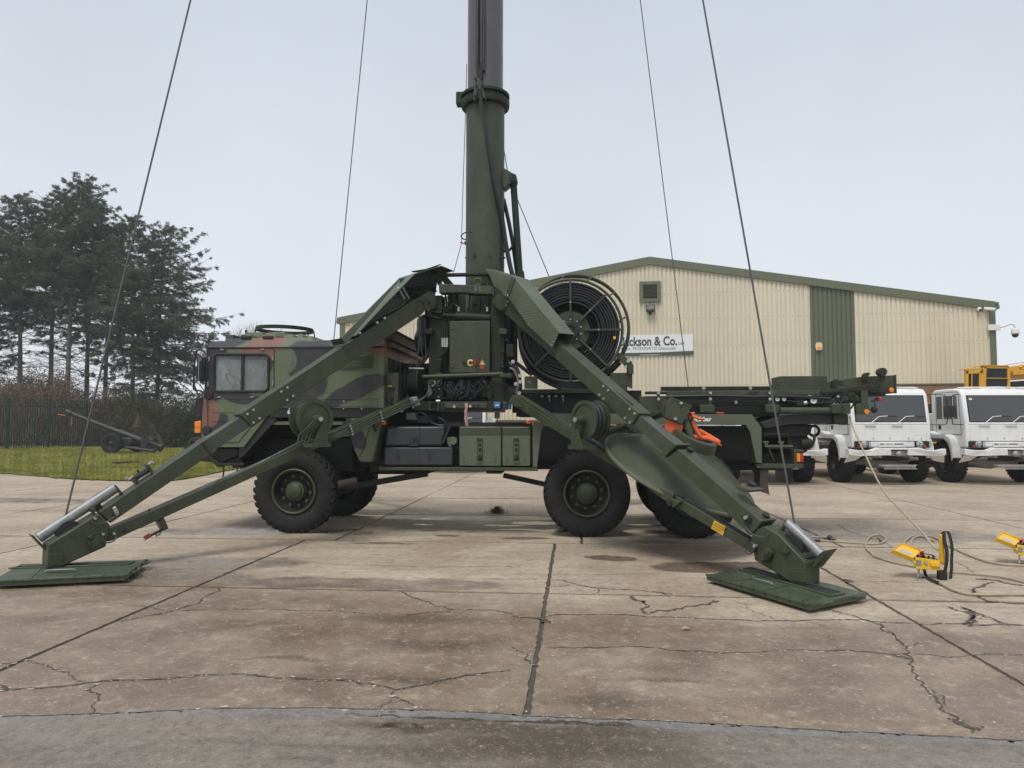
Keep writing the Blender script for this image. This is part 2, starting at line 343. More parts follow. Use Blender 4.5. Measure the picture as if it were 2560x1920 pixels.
# cracks traced on the slabs
M_CHIP = paint('chipped_concrete', (.50, .43, .34), .95, .35, 20, .4, (.2, .165, .13), bump=.5)
M_CRK = paint('crack_dirt', (.085, .070, .056), .95, .4, 14, .5, (.15, .125, .095), bump=.5, bs=60)
def crack(view, pts, wd=.014, amp=.02, name='crack'):
    P = [TG(view, x, y) for x, y in pts]; Q = P; a_ = amp * 2.0
    for it in range(6):
        N = [Q[0]]
        for a, b in zip(Q[:-1], Q[1:]):
            L = (b - a).length
            if L > .03: N.append((a + b) / 2 + Vec((-(b - a).y, (b - a).x, 0)).normalized() * rnd.gauss(0, min(a_, L * .14)))
            N.append(b)
        Q = N; a_ *= .62
    m = MB(); ww = wd * .7; run = []
    def flush():
        n = len(run)
        if n > 1: m.add([p for r in run for p in r], [(2 * i, 2 * i + 1, 2 * i + 3, 2 * i + 2) for i in range(n - 1)])
        run.clear()
    for i, p in enumerate(Q):
        a, b = Q[max(0, i - 1)], Q[min(len(Q) - 1, i + 1)]; nn = Vec((-(b - a).y, (b - a).x, 0)).normalized()
        ww = .7 * ww + .3 * wd * rnd.choice((.25, .5, .7, .9, 1.8)); t = ww * (.3 if i in (0, len(Q) - 1) else 1) / 2; z = Vec((0, 0, .0165))
        run.append((p + nn * t * rnd.uniform(.4, 1.6) + z, p - nn * t * rnd.uniform(.4, 1.6) + z))
        if rnd.random() < .02 and wd < .02: flush()
        if wd > .02 and rnd.random() < .35:                      # crumbled edge
            c = p + nn * rnd.gauss(0, wd * .7) + z; s_ = wd * rnd.uniform(.15, .45); m.add([c + Vec((math.cos(k * 1.26) * s_ * rnd.uniform(.5, 1.2), math.sin(k * 1.26) * s_ * rnd.uniform(.5, 1.2), 0)) for k in range(5)], [(0, 1, 2, 3, 4)])
    flush()
    ch = MB()
    for p in Q[::2]:
        if rnd.random() < .6:
            c = p + Vec((rnd.gauss(0, .012), rnd.gauss(0, .012), .0145)); s_ = rnd.uniform(.006, .026); ch.add([c + Vec((math.cos(k * 1.26) * s_ * rnd.uniform(.4, 1.3), math.sin(k * 1.26) * s_ * rnd.uniform(.3, .9), 0)) for k in range(5)], [(0, 1, 2, 3, 4)])
    o = m.build(name, M_CRK, ground, smooth=0)
    if ch.v: ch.build('chipped_edge', M_CHIP, o, smooth=0)
    return o
for v, p, wd, am in (
    ('Q', [(0,737),(370,705),(720,685),(1060,668),(1450,690),(1600,705),(1700,732),(1900,695),(2212,648)], .016, .012),
    ('Q', [(120,605),(230,640),(370,700)], .009, .012), ('Q', [(415,712),(430,760),(395,805),(400,832)], .009, .012),
    ('Q', [(0,715),(15,738)], .02, .01), ('Q', [(0,625),(110,608)], .012, .006),
    ('Q', [(955,290),(870,340),(740,395),(570,430),(510,440)], .016, .014), ('Q', [(750,392),(1050,385),(1300,392),(1550,400),(1700,408),(1950,395)], .011, .01),
    ('Q', [(445,358),(600,372),(740,392)], .008, .01), ('Q', [(1720,305),(1800,340),(1900,375),(1980,388),(2100,388),(2212,405)], .013, .012),
    ('Q', [(1700,735),(1720,770),(1790,810)], .007, .012), ('Q', [(1130,175),(1400,190),(1800,203),(2212,200)], .007, .006),
    ('Q', [(2090,258),(2130,255),(2212,258)], .007, .006), ('Q', [(1620,820),(1700,770)], .006, .01),
    ('R', [(0,415),(120,425),(180,410),(500,410),(800,428),(1130,437),(1480,432),(1560,440),(1750,450),(2212,455)], .018, .012),
    ('R', [(570,350),(590,370),(580,405)], .03, .02), ('R', [(890,350),(800,370),(700,390),(590,405)], .03, .02), ('R', [(510,330),(570,360)], .03, .015),
    ('R', [(160,258),(350,292),(560,305),(700,322)], .014, .014), ('R', [(370,298),(360,325)], .01, .01), ('R', [(160,292),(250,280)], .01,.01), ('R', [(640,312),(700,328),(900,340)], .012, .01),
    ('R', [(950,348),(1050,400),(1140,430)], .007, .012), ('R', [(1360,370),(1430,405),(1520,432),(1600,455),(1660,500),(1720,575),(1730,640),(1790,730),(1860,810),(1930,860),(1990,925)], .017, .015),
    ('R', [(1900,860),(1950,890),(2030,905)], .03, .02), ('R', [(1700,555),(1780,530)], .008, .012),
    ('R', [(150,555),(420,550),(700,565),(1100,568),(1400,565),(1660,583),(1940,590),(1960,588),(2212,582)], .013, .012), ('R', [(1640,580),(1720,600)], .035, .015),
    ('R', [(1810,735),(1860,760),(1870,800)], .008, .015), ('R', [(1945,380),(1990,405),(1940,450)], .03, .022), ('R', [(1990,400),(2100,440),(2212,458)], .014, .012), ('R', [(1940,375),(2000,400)], .03, .015),
    ('R', [(1340,190),(1400,195),(1440,200)], .008, .006), ('R', [(1450,265),(1700,268),(1870,285),(1990,305)], .010, .01), ('R', [(1990,305),(2050,350),(2212,362)], .03, .02), ('R', [(2000,255),(2100,262),(2212,285)], .045, .015),
    ('R', [(170,232),(400,236),(640,233)], .006, .004), ('R', [(0,255),(120,258)], .008, .006),
    ('R', [(0,550),(60,600),(110,640)], .014, .02), ('R', [(840,815),(960,860)], .006, .01), ('R', [(120,425),(170,445)], .05, .012),
    ('J', [(70,330),(150,390),(330,450),(520,500),(690,590)], .012, .012), ('J', [(520,480),(560,540)], .03, .01), ('J', [(1370,400),(1530,420)], .03, .012),
    ('J', [(1420,760),(1560,830),(1640,890)], .010, .015), ('J', [(1640,1110),(1720,1050),(1870,1000)], .03, .012), ('J', [(130,960),(200,1000)], .05, .02),
    ('J', [(1340,1280),(1560,1340),(1620,1420),(1560,1500)], .026, .02), ('J', [(1620,1340),(1900,1440),(2060,1500)], .02, .012), ('J', [(640,1550),(700,1600),(760,1659)], .01, .015)):
    crack(v, p, wd, am)
# foreground road of dark tarmac with a smoother kerb strip
def asphalt_mat(name, a, b, damp):
    m = NT(name)
    c = m.mix(m.rng(m.noise(.8, 6, .65, m.mapping((.35, 2.5, 1))), .35, .65), a, b)
    c = m.mix(m.rng(m.noise(2.0, 6, .65, m.mapping((.25, 4, 1))), .55, .75, 0, .5), c, sc3(a, .55))
    wv = m.wobble(3, .4)
    brn = m.blobs(wet_list([('Q',1780,905,.34,.06,0),('Q',2100,905,.5,.12,0),('R',250,930,.55,.14,0),('R',150,1000,.7,.2,0)]), wv, soft=.5)
    c = m.mix(m.math('MULTIPLY', brn, .85), c, (.062, .043, .020))
    pd = m.blobs(wet_list([('Q',1700,908,.1,.035,0),('Q',1790,908,.06,.03,0),('Q',100,1020,.12,.018,20),('Q',1350,1050,.12,.02,0),('Q',1980,868,.62,.022,-2),('R',250,886,.36,.026,-3),('R',470,895,.10,.03,-3)]), m.wobble(9, .14), soft=.2)
    c = m.mix(m.math('MULTIPLY', pd, .8), c, (.060, .043, .024))
    big = m.rng(m.noise(.6, 4, .6, m.mapping((.5, 1.6, 1))), .4, .62, 0, 1)
    mo = m.noise(14, 6, .72); c = m.mix(m.rng(mo, .34, .48, .55, 0), c, sc3(a, .45)); c = m.mix(m.rng(mo, .54, .68, 0, .4), c, sc3(b, 1.5))
    mo = m.noise(48, 4, .7); c = m.mix(m.rng(mo, .32, .45, .6, 0), c, sc3(a, .4)); c = m.mix(m.rng(mo, .58, .7, 0, .5), c, sc3(b, 1.8))
    ag = m.n.new('ShaderNodeTexVoronoi'); ag.inputs['Scale'].default_value = 75; m.l.new(m.tc, ag.inputs['Vector'])
    c = m.mix(m.rng(ag.outputs['Distance'], .0, .25, .6, 0), c, sc3(b, 1.7)); c = m.mix(m.rng(m.noise(300, 2), .5, .75, 0, .5), c, sc3(a, .3))
    c = m.mix(m.rng(m.noise(28, 2), .72, .75, 0, .6), c, (.42, .37, .3))
    def fm(f, x, y):
        n = m.n.new('ShaderNodeMix'); n.data_type = 'FLOAT'; m.set(n.inputs[0], f); m.set(n.inputs[2], x); m.set(n.inputs[3], y); return n.outputs[0]
    r = fm(big, .7, damp); r = fm(pd, r, .08); h = fm(pd, m.math('ADD', m.noise(170, 3), m.math('MULTIPLY', m.noise(30, 3), .6)), .8)
    m.bump(h, .5, .006); return m.done(c, r, 0, .5)
M_TAR = asphalt_mat('worn_tarmac', (.170, .141, .116), (.255, .216, .178), .22)
M_KERB = asphalt_mat('smooth_tarmac', (.19, .18, .168), (.235, .222, .205), .38)
edge = [('Q',0,853),('Q',400,838),('Q',850,822),('Q',1300,814),('Q',1800,825),('Q',2212,843),('R',350,862),('R',800,880),('R',1300,908),('R',1800,935),('R',2212,958)]
lowr = [('Q',0,874),('Q',400,862),('Q',850,852),('Q',1300,852),('Q',1800,872),('Q',2212,888),('R',350,905),('R',800,922),('R',1300,948),('R',1800,972),('R',2212,992)]
def curve_pts(lst):
    P = [TG(*p) for p in lst]
    return [P[0] + (P[0] - P[1]).normalized() * 12] + catmull(P, 14) + [P[-1] + (P[-1] - P[-2]).normalized() * 12]
E1 = [p + Vec((rnd.gauss(0, .004), rnd.gauss(0, .007), 0)) for p in curve_pts(edge)]
E2 = [p + Vec((0, rnd.gauss(0, .003), 0)) for p in curve_pts(lowr)]
def strip(name, A, B, z, mat):
    vs = [(p.x, p.y, z) for p in A] + [(p.x, p.y, z) for p in B]; n = len(A)
    return MB().add(vs, [(n + i, n + i + 1, i + 1, i) for i in range(n - 1)])
kerb = strip('kerb', E1, E2, .0185, None)
# raise the road side edge as a thin step
k_o = kerb.build('kerb_strip', M_KERB, ground, smooth=0)
far2 = [Vec((p.x, -14.5, 0)) for p in E2]
road = strip('road', E2, far2, .0145, None).build('road', M_TAR, smooth=0)
road.matrix_world = TM; road.location.z = .003
tag(road, kind='structure')
crk = crack('Q', [(0,856),(400,841),(850,824),(1300,817),(1800,827),(2212,846)], .012, .005)
crk.location.z = .004
crk = crack('R', [(0,850),(350,865),(800,883),(1300,911),(1800,938),(2212,961)], .012, .005); crk.location.z = .004
# loose grit on the yard
gm = MB(); gr = random.Random(8)
for i in range(900):
    z = gr.random() ** 1.6; y = 3.3 + 9 * z; x = gr.uniform(-.75, .75) * y; p = TMI @ Vec((x, y, .006)); s = gr.uniform(.003, .009)
    a = gr.uniform(0, 6.28); q = [p + Vec((math.cos(a + k * 2.1) * s * gr.uniform(.6, 1.4), math.sin(a + k * 2.1) * s, 0)) for k in range(3)]
    gm.add(q + [p + Vec((0, 0, s * .9))], [(0, 1, 3), (1, 2, 3), (2, 0, 3)])
M_GRIT = paint('pale_grit', (.42, .37, .30), .9, .4, 60)
g_o = gm.build('loose_grit', M_GRIT, ground, smooth=0); g_o.location = (0, 0, .02); tag(g_o, kind='stuff')
# lawn in front of the fence
def lawn_mat():
    m = NT('lawn_turf'); c = m.mix(m.rng(m.noise(.8, 5), .3, .7), (.17, .20, .035), (.30, .30, .065))
    c = m.mix(m.rng(m.noise(7, 4, .6), .45, .7), c, (.22, .18, .055)); m.bump(m.noise(40, 4), 1, .05); return m.done(c, .9, 0, .2)
lawn_edge = [('K',-500,1165),('K',-200,1183),('K',0,1203),('K',300,1225),('K',600,1250),('K',900,1268),('K',1250,1276),('K',1500,1277),('K',1740,1270),('K',1950,1235),('K',2212,1182),('K',2600,1110),('K',3000,1045)]
LE = [at_z(c, x, y) for c, x, y in lawn_edge]
LE = catmull([Vec((p.x, p.y, 0)) for p in LE], 24); LE = [Vec((p.x, p.y * (1 + rnd.gauss(0, .004)), 0)) for p in LE]
vs = []; nr = 26
def lawn_h(x, y, t): return .035 + .30 * (1 - (1 - min(1, t * 1.1)) ** 2) * .35 + .03 * math.sin(x * .9) * math.cos(y * .7)
YB = 62.0
for p in LE:
    for j in range(nr + 1):
        t = (j / nr) ** 1.6; y = p.y + (YB - p.y) * t; x = p.x * (y / p.y)
        vs.append((x, y, .03 if j == 0 else lawn_h(x, y, t)))
n = len(LE)
fs = [(i * (nr + 1) + j, (i + 1) * (nr + 1) + j, (i + 1) * (nr + 1) + j + 1, i * (nr + 1) + j + 1) for i in range(n - 1) for j in range(nr)]
lawn = MB().add(vs, fs).build('lawn', lawn_mat()); tag(lawn, kind='structure')
def lawn_pt(i, t):
    i0 = min(n - 2, int(i)); f = i - i0; p = LE[i0].lerp(LE[i0 + 1], f); y = p.y + (YB - p.y) * t; x = p.x * (y / p.y)
    return Vec((x, y, lawn_h(x, y, t)))
def grass_mat():
    m = NT('grass_blades'); c = m.mix(m.rng(m.noise(.7, 6, .65), .36, .62), (.12, .16, .026), (.33, .31, .07))
    c = m.mix(m.rng(m.noise(6, 2), .5, .75, 0, .6), c, (.30, .24, .09)); return m.done(c, .8, 0, .2)
gb = MB(); gr = random.Random(3)
for i in range(90000):
    t = gr.random() ** 1.5 * .62; p = lawn_pt(gr.uniform(24, n - 2), t)
    cl = .5 + .5 * math.sin(p.x * 1.7 + math.sin(p.y * .9) * 2) * math.cos(p.y * 1.3); h = gr.uniform(.03, .085) * (1 + t) * (.6 + 1.0 * cl); a = gr.uniform(0, 6.28); w = .008 + .012 * t
    d = Vec((math.cos(a), math.sin(a), 0)); l = Vec((gr.gauss(0, .5), gr.gauss(0, .5), 0)) * h
    gb.add([p - d * w, p + d * w, p + l + Vec((0, 0, h))], [(0, 1, 2)])
tag(gb.build('grass', grass_mat(), smooth=0), 'short yellowish green grass covering the lawn by the fence', 'grass', kind='stuff')
# ================================================================ warehouse
HE = 6.6
WL = at_z('o', 735, 690, HE); WR = at_z('o', 2148, 657, HE)
WX = Vec((WR.x - WL.x, WR.y - WL.y, 0)); WLEN = WX.length; WX.normalize(); WN = Vec((-WX.y, WX.x, 0))   # WN points away from the camera
WO = Vec((WL.x, WL.y, 0))
WM = basis(WO, WX, WN)                       # local: x along the wall, y into the building, z up
WMI = WM.inverted()
def WP(c, x, y, d=0.0): return WMI @ on_plane(c, x, y, WO + WN * d, WN)
pk = WP('o', 1403, 560); PKX, PKZ = WLEN / 2, pk.z
PKX = pk.x
brick_z = WP('I', 1200, 437).z; brick_zl = WP('X', 1900, 365).z
def roof_z(x): return HE + (PKZ - HE) * (x / PKX if x < PKX else (WLEN - x) / (WLEN - PKX))
def clad_mat(name, col):
    m = NT(name); oi = m.n.new('ShaderNodeObjectInfo').outputs['Random']; c = m.mix(m.rng(oi, 0, 1), sc3(col, .95), sc3(col, 1.04))
    c = m.mix(m.rng(m.noise(2.2, 6, .68, m.mapping((2.5, 2.5, .16))), .50, .76, 0, .42), c, sc3(col, .68)); c = m.mix(m.rng(m.noise(.7, 5, .6), .45, .7, 0, .25), c, sc3(col, .82))
    c = m.mix(m.rng(m.noise(16, 4, .7), .70, .73, 0, .5), c, sc3(col, .5)); return m.done(c, .55, 0, .35)
M_BEI = clad_mat('beige_cladding', (.66, .60, .455))
M_CLG = clad_mat('green_cladding', (.118, .138, .088))
M_TRIM = paint('green_trim', (.125, .140, .085), .5, .06, 1, .1, bump=0)
M_ROOF = paint('grey_green_roof', (.16, .17, .14), .6, .1, .5, bump=0)
M_BRK = paint('red_brown_brick', (.30, .17, .105), .8, .2, 4, .3, (.2, .15, .12))
M_MORT = paint('mortar', (.38, .33, .27), .9, .1, 3)
wh = empty('warehouse'); wh.matrix_world = WM
tag(wh, 'beige ribbed-metal warehouse with green roof edge and green vertical strip', 'warehouse')
gx0, gx1 = WP('N', 1098, 500).x, WP('N', 1332, 500).x
def sheet(x0, x1, z0, mat, name):
    prof = []; pit = .186; x = x0
    while x < x1 - 1e-4:
        for dx, d in ((0, 0), (.118, 0), (.136, .034), (.168, .034)):
            if x + dx < x1 - 1e-4: prof.append((x + dx, d))
        x += pit
    prof.append((x1, 0))
    m = MB(); nn = len(prof)
    cuts = [(xx, d, roof_z(xx) - .06) for xx, d in prof]
    m.add([(xx, d, z0) for xx, d, z in cuts] + [(xx, d, z) for xx, d, z in cuts], [(i, i + 1, nn + i + 1, nn + i) for i in range(nn - 1)])
    return m.build(name, mat, wh, smooth=0)
pit5 = .186 * 5
x = .12
while x < gx0 - .01: sheet(x, min(x + pit5, gx0), brick_zl, M_BEI, 'cladding_sheet'); x += pit5
x = gx0 + .001
while x < gx1 - .01: sheet(x, min(x + pit5, gx1), .05, M_CLG, 'green_cladding_sheet'); x += pit5
x = gx1 + .001
while x < WLEN - .13: sheet(x, min(x + pit5, WLEN - .12), brick_z, M_BEI, 'cladding_sheet'); x += pit5
MB().box((.12, .05, 0), (WLEN - .12, .12, HE - .3)).build('inner_wall', M_MORT, wh)
MB().prism([(.13, .06, HE - .3), (WLEN - .13, .06, HE - .3), (WLEN - .13, .06, HE - .15), (PKX, .06, PKZ - .15), (.13, .06, HE - .15)], (0, .06, 0)).build('gable_wall', M_MORT, wh)
bw = MB()
for a, b, bz in ((0, gx0, brick_zl), (gx1, WLEN, brick_z)): bw.box((a, -.03, 0), (b, .045, bz - .06))
bw_o = bw.build('brick_base', M_BRK, wh)
cs = MB()
for a, b, bz in ((0, gx0, brick_zl), (gx1, WLEN, brick_z)):
    for k in range(int((bz - .1) / .075)): cs.box((a + .01, -.038, k * .075 + .012), (b - .01, -.03, (k + 1) * .075))
tag(cs.build('brick_course', M_BRK, bw_o), kind='stuff')
MB().box((0, -.07, brick_zl - .06), (gx0, .06, brick_zl)).box((gx1, -.07, brick_z - .06), (WLEN, .06, brick_z)).build('drip_flashing', M_TRIM, wh)
for a, za, b, zb in ((0, HE, PKX, PKZ), (PKX, PKZ, WLEN, HE)):
    MB().prism([(a, -.09, za - .24), (b, -.09, zb - .24), (b, -.09, zb + .10), (a, -.09, za + .10)], (0, .085, 0)).build('barge_board', M_TRIM, wh)
for a in (0, WLEN - .22): MB().box((a, -.06, 0), (a + .22, .06, HE - .24)).build('corner_trim', M_TRIM, wh)
DEP = 46
for a, za, b, zb in ((-.15, HE - .02, PKX, PKZ + .02), (PKX, PKZ + .02, WLEN + .15, HE - .02)):
    MB().prism([(a, -.06, za), (b, -.06, zb), (b, -.06, zb + .09), (a, -.06, za + .09)], (0, DEP, 0)).build('roof_slope', M_ROOF, wh)
for a in (.0, WLEN - .1): MB().box((a, .12, 0), (a + .1, DEP, HE)).build('side_wall', M_BEI, wh)
MB().box((.1, DEP - .2, 0), (WLEN - .1, DEP - .1, HE)).build('rear_wall', M_BEI, wh)
for a in (-.16, WLEN + .02): MB().box((a, -.08, HE - .2), (a + .14, DEP, HE - .04)).build('gutter', M_TRIM, wh)
sc_ = MB()
for zz in (brick_zl + .16, 3.35, 5.1, 6.3, 7.4):
    xx = .12 + .059
    while xx < WLEN - .2:
        if zz < roof_z(xx) - .35 and not (gx0 - .05 < xx < gx1 + .05) and (zz > brick_z + .1 or xx < gx0): sc_.box((xx - .012, -.010, zz - .012), (xx + .012, .001, zz + .012))
        xx += .186
tag(sc_.build('fixing_screws', M_TRIM, wh, smooth=0), kind='stuff')
# louvred vent
v0, v1 = WP('N', 206, 325), WP('N', 316, 216)
vent = MB()
for bx in (((v0.x, v0.z), (v0.x + .16, v1.z)), ((v1.x - .16, v0.z), (v1.x, v1.z)), ((v0.x + .16, v0.z), (v1.x - .16, v0.z + .14)), ((v0.x + .16, v1.z - .14), (v1.x - .16, v1.z))):
    vent.box((bx[0][0], -.10, bx[0][1]), (bx[1][0], -.012, bx[1][1]))
vo = vent.build('wall_vent', M_TRIM, wh)
MB().box((v0.x + .1, -.02, v0.z + .1), (v1.x - .1, -.005, v1.z - .1)).build('vent_back', M_DARK, vo)
nsl = 11
for k in range(nsl):
    z = v0.z + .17 + (v1.z - v0.z - .34) * k / (nsl - 1)
    MB().prism([(v0.x + .16, -.09, z - .016), (v0.x + .16, -.086, z - .022), (v0.x + .16, -.04, z + .006), (v0.x + .16, -.044, z + .012)], (v1.x - v0.x - .32, 0, 0)).build('louvre_slat', M_TRIM, vo)
def wall_thing(name, label, cat, c, x, y):
    p = WP(c, x, y); r = empty(name, WM @ Vec((p.x, 0, p.z))); r.rotation_euler = WM.to_euler(); tag(r, label, cat); return r
M_PLW = paint('white_plastic', (.72, .72, .70), .4, .05)
M_BLKP = paint('black_plastic', (.02, .02, .021), .35, .1)
fl = wall_thing('floodlight', 'small dark floodlight below the louvred vent on the beige warehouse', 'floodlight', 'N', 263, 360)
MB().box((-.19, -.26, -.16), (.19, -.06, .16)).build('housing', M_BLKP, fl, .02)
MB().box((-.15, -.275, -.06), (.15, -.262, .13)).build('lens', paint('lamp_lens', (.22, .22, .21), .2, .1, 12), fl)
MB().box((-.05, -.06, -.26), (.05, 0, .1)).build('bracket', M_BLKP, fl)
al = wall_thing('alarm_box', 'small cream alarm box on the green cladding strip', 'alarm', 'N', 1140, 557)
MB().prism([(-.12, 0, -.16), (.12, 0, -.16), (.15, 0, .05), (.1, 0, .17), (-.1, 0, .17), (-.15, 0, .05)], (0, -.1, 0)).build('case', paint('cream_plastic', (.75, .55, .3), .4, .05), al, .02)
MB().box((-.06, -.115, -.10), (.06, -.10, -.02)).build('strobe', M_AMB, al, .01)
for nm, lb, xx in (('security_camera', 'white bullet camera under the roof edge, nearest the warehouse corner', 2013), ('dome_camera', 'small white dome camera left of the bullet camera under the roof edge', 1977)):
    c = wall_thing(nm, lb, 'camera', 'N', xx, 364)
    MB().cyl((-.03, 0, 0), (-.03, -.06, 0), .09).build('mount', M_PLW, c)
    if nm == 'security_camera':
        MB().cyl((-.1, -.1, .03), (.22, -.34, -.05), .07).build('body', M_PLW, c); MB().cyl((.2, -.328, -.045), (.235, -.352, -.053), .055).build('lens', M_BLKP, c)
    else:
        MB().ball((-.03, -.1, 0), .095).build('dome', M_PLW, c); MB().ball((-.02, -.15, -.03), .06).build('lens', M_BLKP, c)
c = wall_thing('security_camera', 'white pole-arm dome camera sticking out from the right warehouse corner', 'camera', 'N', 2050, 458)
MB().box((-.25, -.16, -.12), (.22, -.062, .12)).build('bracket', M_PLW, c, .01)
MB().tube([(.2, -.12, 0), (.4, -.2, .05), (.55, -.25, .12), (.68, -.28, .05), (.7, -.28, -.08)], .035, smooth=5).build('arm', M_PLW, c)
MB().lathe([(.05, .0), (.13, -.06), (.15, -.22), (.13, -.25)], (.7, -.28, -.06), (0, 0, 1), 18).build('housing', M_PLW, c); MB().ball((.7, -.28, -.33), .125).build('dome', M_BLKP, c)
# company sign
s_tl, s_br = WP('Y', 330, 170), WP('Y', 1975, 575); s_tr = WP('Y', 1980, 132)
SX0 = s_tl.x - .55; SX1 = s_tr.x; SZ1 = s_tr.z; SZ0 = s_br.z
sg = empty('company_sign', WM @ Vec((SX0, 0, SZ0))); sg.rotation_euler = WM.to_euler()
tag(sg, 'white company sign with dark lettering and green lower band on warehouse wall', 'sign')
SW, SH = SX1 - SX0, SZ1 - SZ0
MB().box((0, -.05, 0), (SW, -.02, SH)).build('board', paint('sign_white', (.74, .75, .76), .4, .03), sg)
MB().prism([(0, -.054, 0), (SW, -.054, 0), (SW, -.054, SH * .19), (SW * .72, -.054, SH * .15), (SW * .4, -.054, SH * .145), (0, -.054, SH * .14)], (0, .003, 0)).build('green_band', paint('sign_green', (.06, .085, .06), .4, .05), sg)
MB().prism([(SW * .6, -.0535, SH * .147), (SW, -.0535, SH * .19), (SW, -.0535, SH * .215), (SW * .75, -.0535, SH * .163)], (0, .002, 0)).build('lime_swoosh', paint('sign_lime', (.35, .5, .15), .4, .05), sg)
M_INK = paint('sign_ink', (.045, .055, .05), .5, .05)
def sx(px): return (WP('Y', px, 350).x - SX0)
def sz(py): return (WP('Y', 1200, py).z - SZ0)
def stext(body, x0, x1, z0, h, mat, bold=0.0, ext=.001):
    mw = basis(Vec((0, 0, 0)), (1, 0, 0), (0, 0, 1))
    o = text_mesh('lettering', body, mat, 1.0, Matrix.Identity(4), None, 0.0, 1.0, bold)
    me = o.data; xs = [v.co.x for v in me.vertices]; ys = [v.co.y for v in me.vertices]
    a, b = min(xs), max(xs); c, d = (0.0, .70)
    for v in me.vertices: v.co = ((v.co.x - a) / (b - a) * (x1 - x0) + x0, -.0555, v.co.y / .70 * h + z0)
    o.parent = sg; return o
stext('Jackson & Co.', sx(462), sx(1640), sz(372), sz(185) - sz(372), M_INK, .028)
stext('Ltd.', sx(1668), sx(1800), sz(360), sz(305) - sz(360), M_INK, .012)
stext('Ex. MOD/NATO Disposals', sx(560), sx(1602), sz(465), sz(400) - sz(465), M_INK, -.004)
stext('www.ljacksonandco.com', sx(855), sx(1268), sz(580), sz(556) - sz(580), M_WHT, .01)
MB().box((sx(455), -.055, sz(475)), (sx(520), -.052, sz(410))).build('ink_mark', M_INK, sg)
# ================================================================ palisade fence
M_PAL = paint('dark_green_powder_coat', (.012, .048, .032), .5, .15, 3, .2, (.03, .05, .04), bump=0)
f0 = at_z('K', 60, 985); f1 = at_z('K', 1120, 905)
f1 = Vec((f0.x + .9, f0.y + 2.6, 0)); FX = (f1 - f0).normalized(); FY = Vec((-FX.y, FX.x, 0))
FH = 3.2
fe = empty('palisade_fence', (f0.x, f0.y, .1)); fe.rotation_euler = (0, 0, math.atan2(FX.y, FX.x))
tag(fe, 'dark green steel palisade fence along the far edge of the lawn', 'fence')
bay = 2.72
for k in range(-4, 4):
    x = k * bay
    MB().box((x - .055, -.05, -.2), (x + .055, .06, FH - .02)).build('post', M_PAL, fe)
    if k < 4 or True:
        L = bay if k < 3 else bay * .4
        for z in (.42, FH - .55): MB().box((x + .06, .0, z), (x + L - .06, .03, z + .06)).build('rail', M_PAL, fe)
        pl = MB(); npal = int(L / .165)
        for j in range(npal):
            px = x + .13 + j * .165
            pl.prism([(px - .034, -.012, .05), (px + .034, -.012, .05), (px + .034, -.012, FH - .12), (px, -.012, FH), (px - .034, -.012, FH - .12)], (0, .008, 0))
            pl.box((px - .008, -.02, .05), (px + .008, -.012, FH - .15))
        tag(pl.build('pales', M_PAL, fe, smooth=0), kind='stuff')
# leaning timber post and slack wire mesh
pp = at_z('K', 1250, 905)
pp = Vec((pp.x, pp.y, .1))
wp = MB().cyl((0, 0, -.2), (.06, 0, 2.75), .11, .10, 10).build('timber_post', paint('grey_timber', (.23, .19, .13), .9, .25, 6, bump=.5)); wp.location = at_z('K', 1248, 930) + Vec((0, 0, .15))
tag(wp, 'weathered round timber post beside the end of the green fence', 'post')
# plank on the lawn
pa, pb = at_z('K', 1122, 1094, .16), at_z('K', 1363, 1084, .16)
pk_o = MB().beam(pa, pb, .28, .08).build('timber_plank', paint('dark_timber', (.07, .06, .045), .85, .3, 5)); tag(pk_o, 'dark weathered plank lying flat on the lawn', 'plank')
# ================================================================ trees
M_BARK = paint('conifer_bark', (.115, .105, .082), .95, .3, 3, .5, (.075, .085, .045), bump=.6, bs=30)
M_BARKP = paint('pale_bark', (.20, .18, .145), .95, .25, 3, .5, (.12, .12, .08), bump=.6, bs=30)
M_TWIG = paint('bare_twigs', (.15, .118, .09), .95, .3, 1)
M_TWIGR = paint('brown_undergrowth', (.170, .108, .068), .95, .35, .7)
def leaf_mat(name, a, b):
    m = NT(name); c = m.mix(m.rng(m.noise(.45, 4), .3, .7), a, b); c = m.mix(m.rng(m.noise(4, 2), .4, .7, 0, .5), c, sc3(a, .6))
    m.done(c, .75, 0, .25); tl = m.n.new('ShaderNodeBsdfTranslucent'); m.l.new(c, tl.inputs[0]); mx = m.n.new('ShaderNodeMixShader'); mx.inputs[0].default_value = .42
    m.l.new(m.b.outputs[0], mx.inputs[1]); m.l.new(tl.outputs[0], mx.inputs[2]); m.l.new(mx.outputs[0], m.n['Material Output'].inputs[0]); return m.m
M_NEED = leaf_mat('spruce_needles', (.105, .118, .075), (.170, .170, .112))
M_BRAM = leaf_mat('bramble_leaves', (.060, .070, .030), (.12, .11, .055))
def tri_mesh(name, mat, V, parent=None):
    V = np.asarray(V, dtype=np.float32).reshape(-1, 3); nt = len(V) // 3
    me = bpy.data.meshes.new(name); me.vertices.add(len(V)); me.vertices.foreach_set('co', V.ravel())
    me.loops.add(len(V)); me.loops.foreach_set('vertex_index', np.arange(len(V), dtype=np.int32))
    me.polygons.add(nt); me.polygons.foreach_set('loop_start', np.arange(0, len(V), 3, dtype=np.int32))
    me.polygons.foreach_set('loop_total', np.full(nt, 3, dtype=np.int32)); me.update(calc_edges=True); me.validate()
    me.materials.append(mat); o = bpy.data.objects.new(name, me); COL.objects.link(o)
    if parent is not None: o.parent = parent
    return o
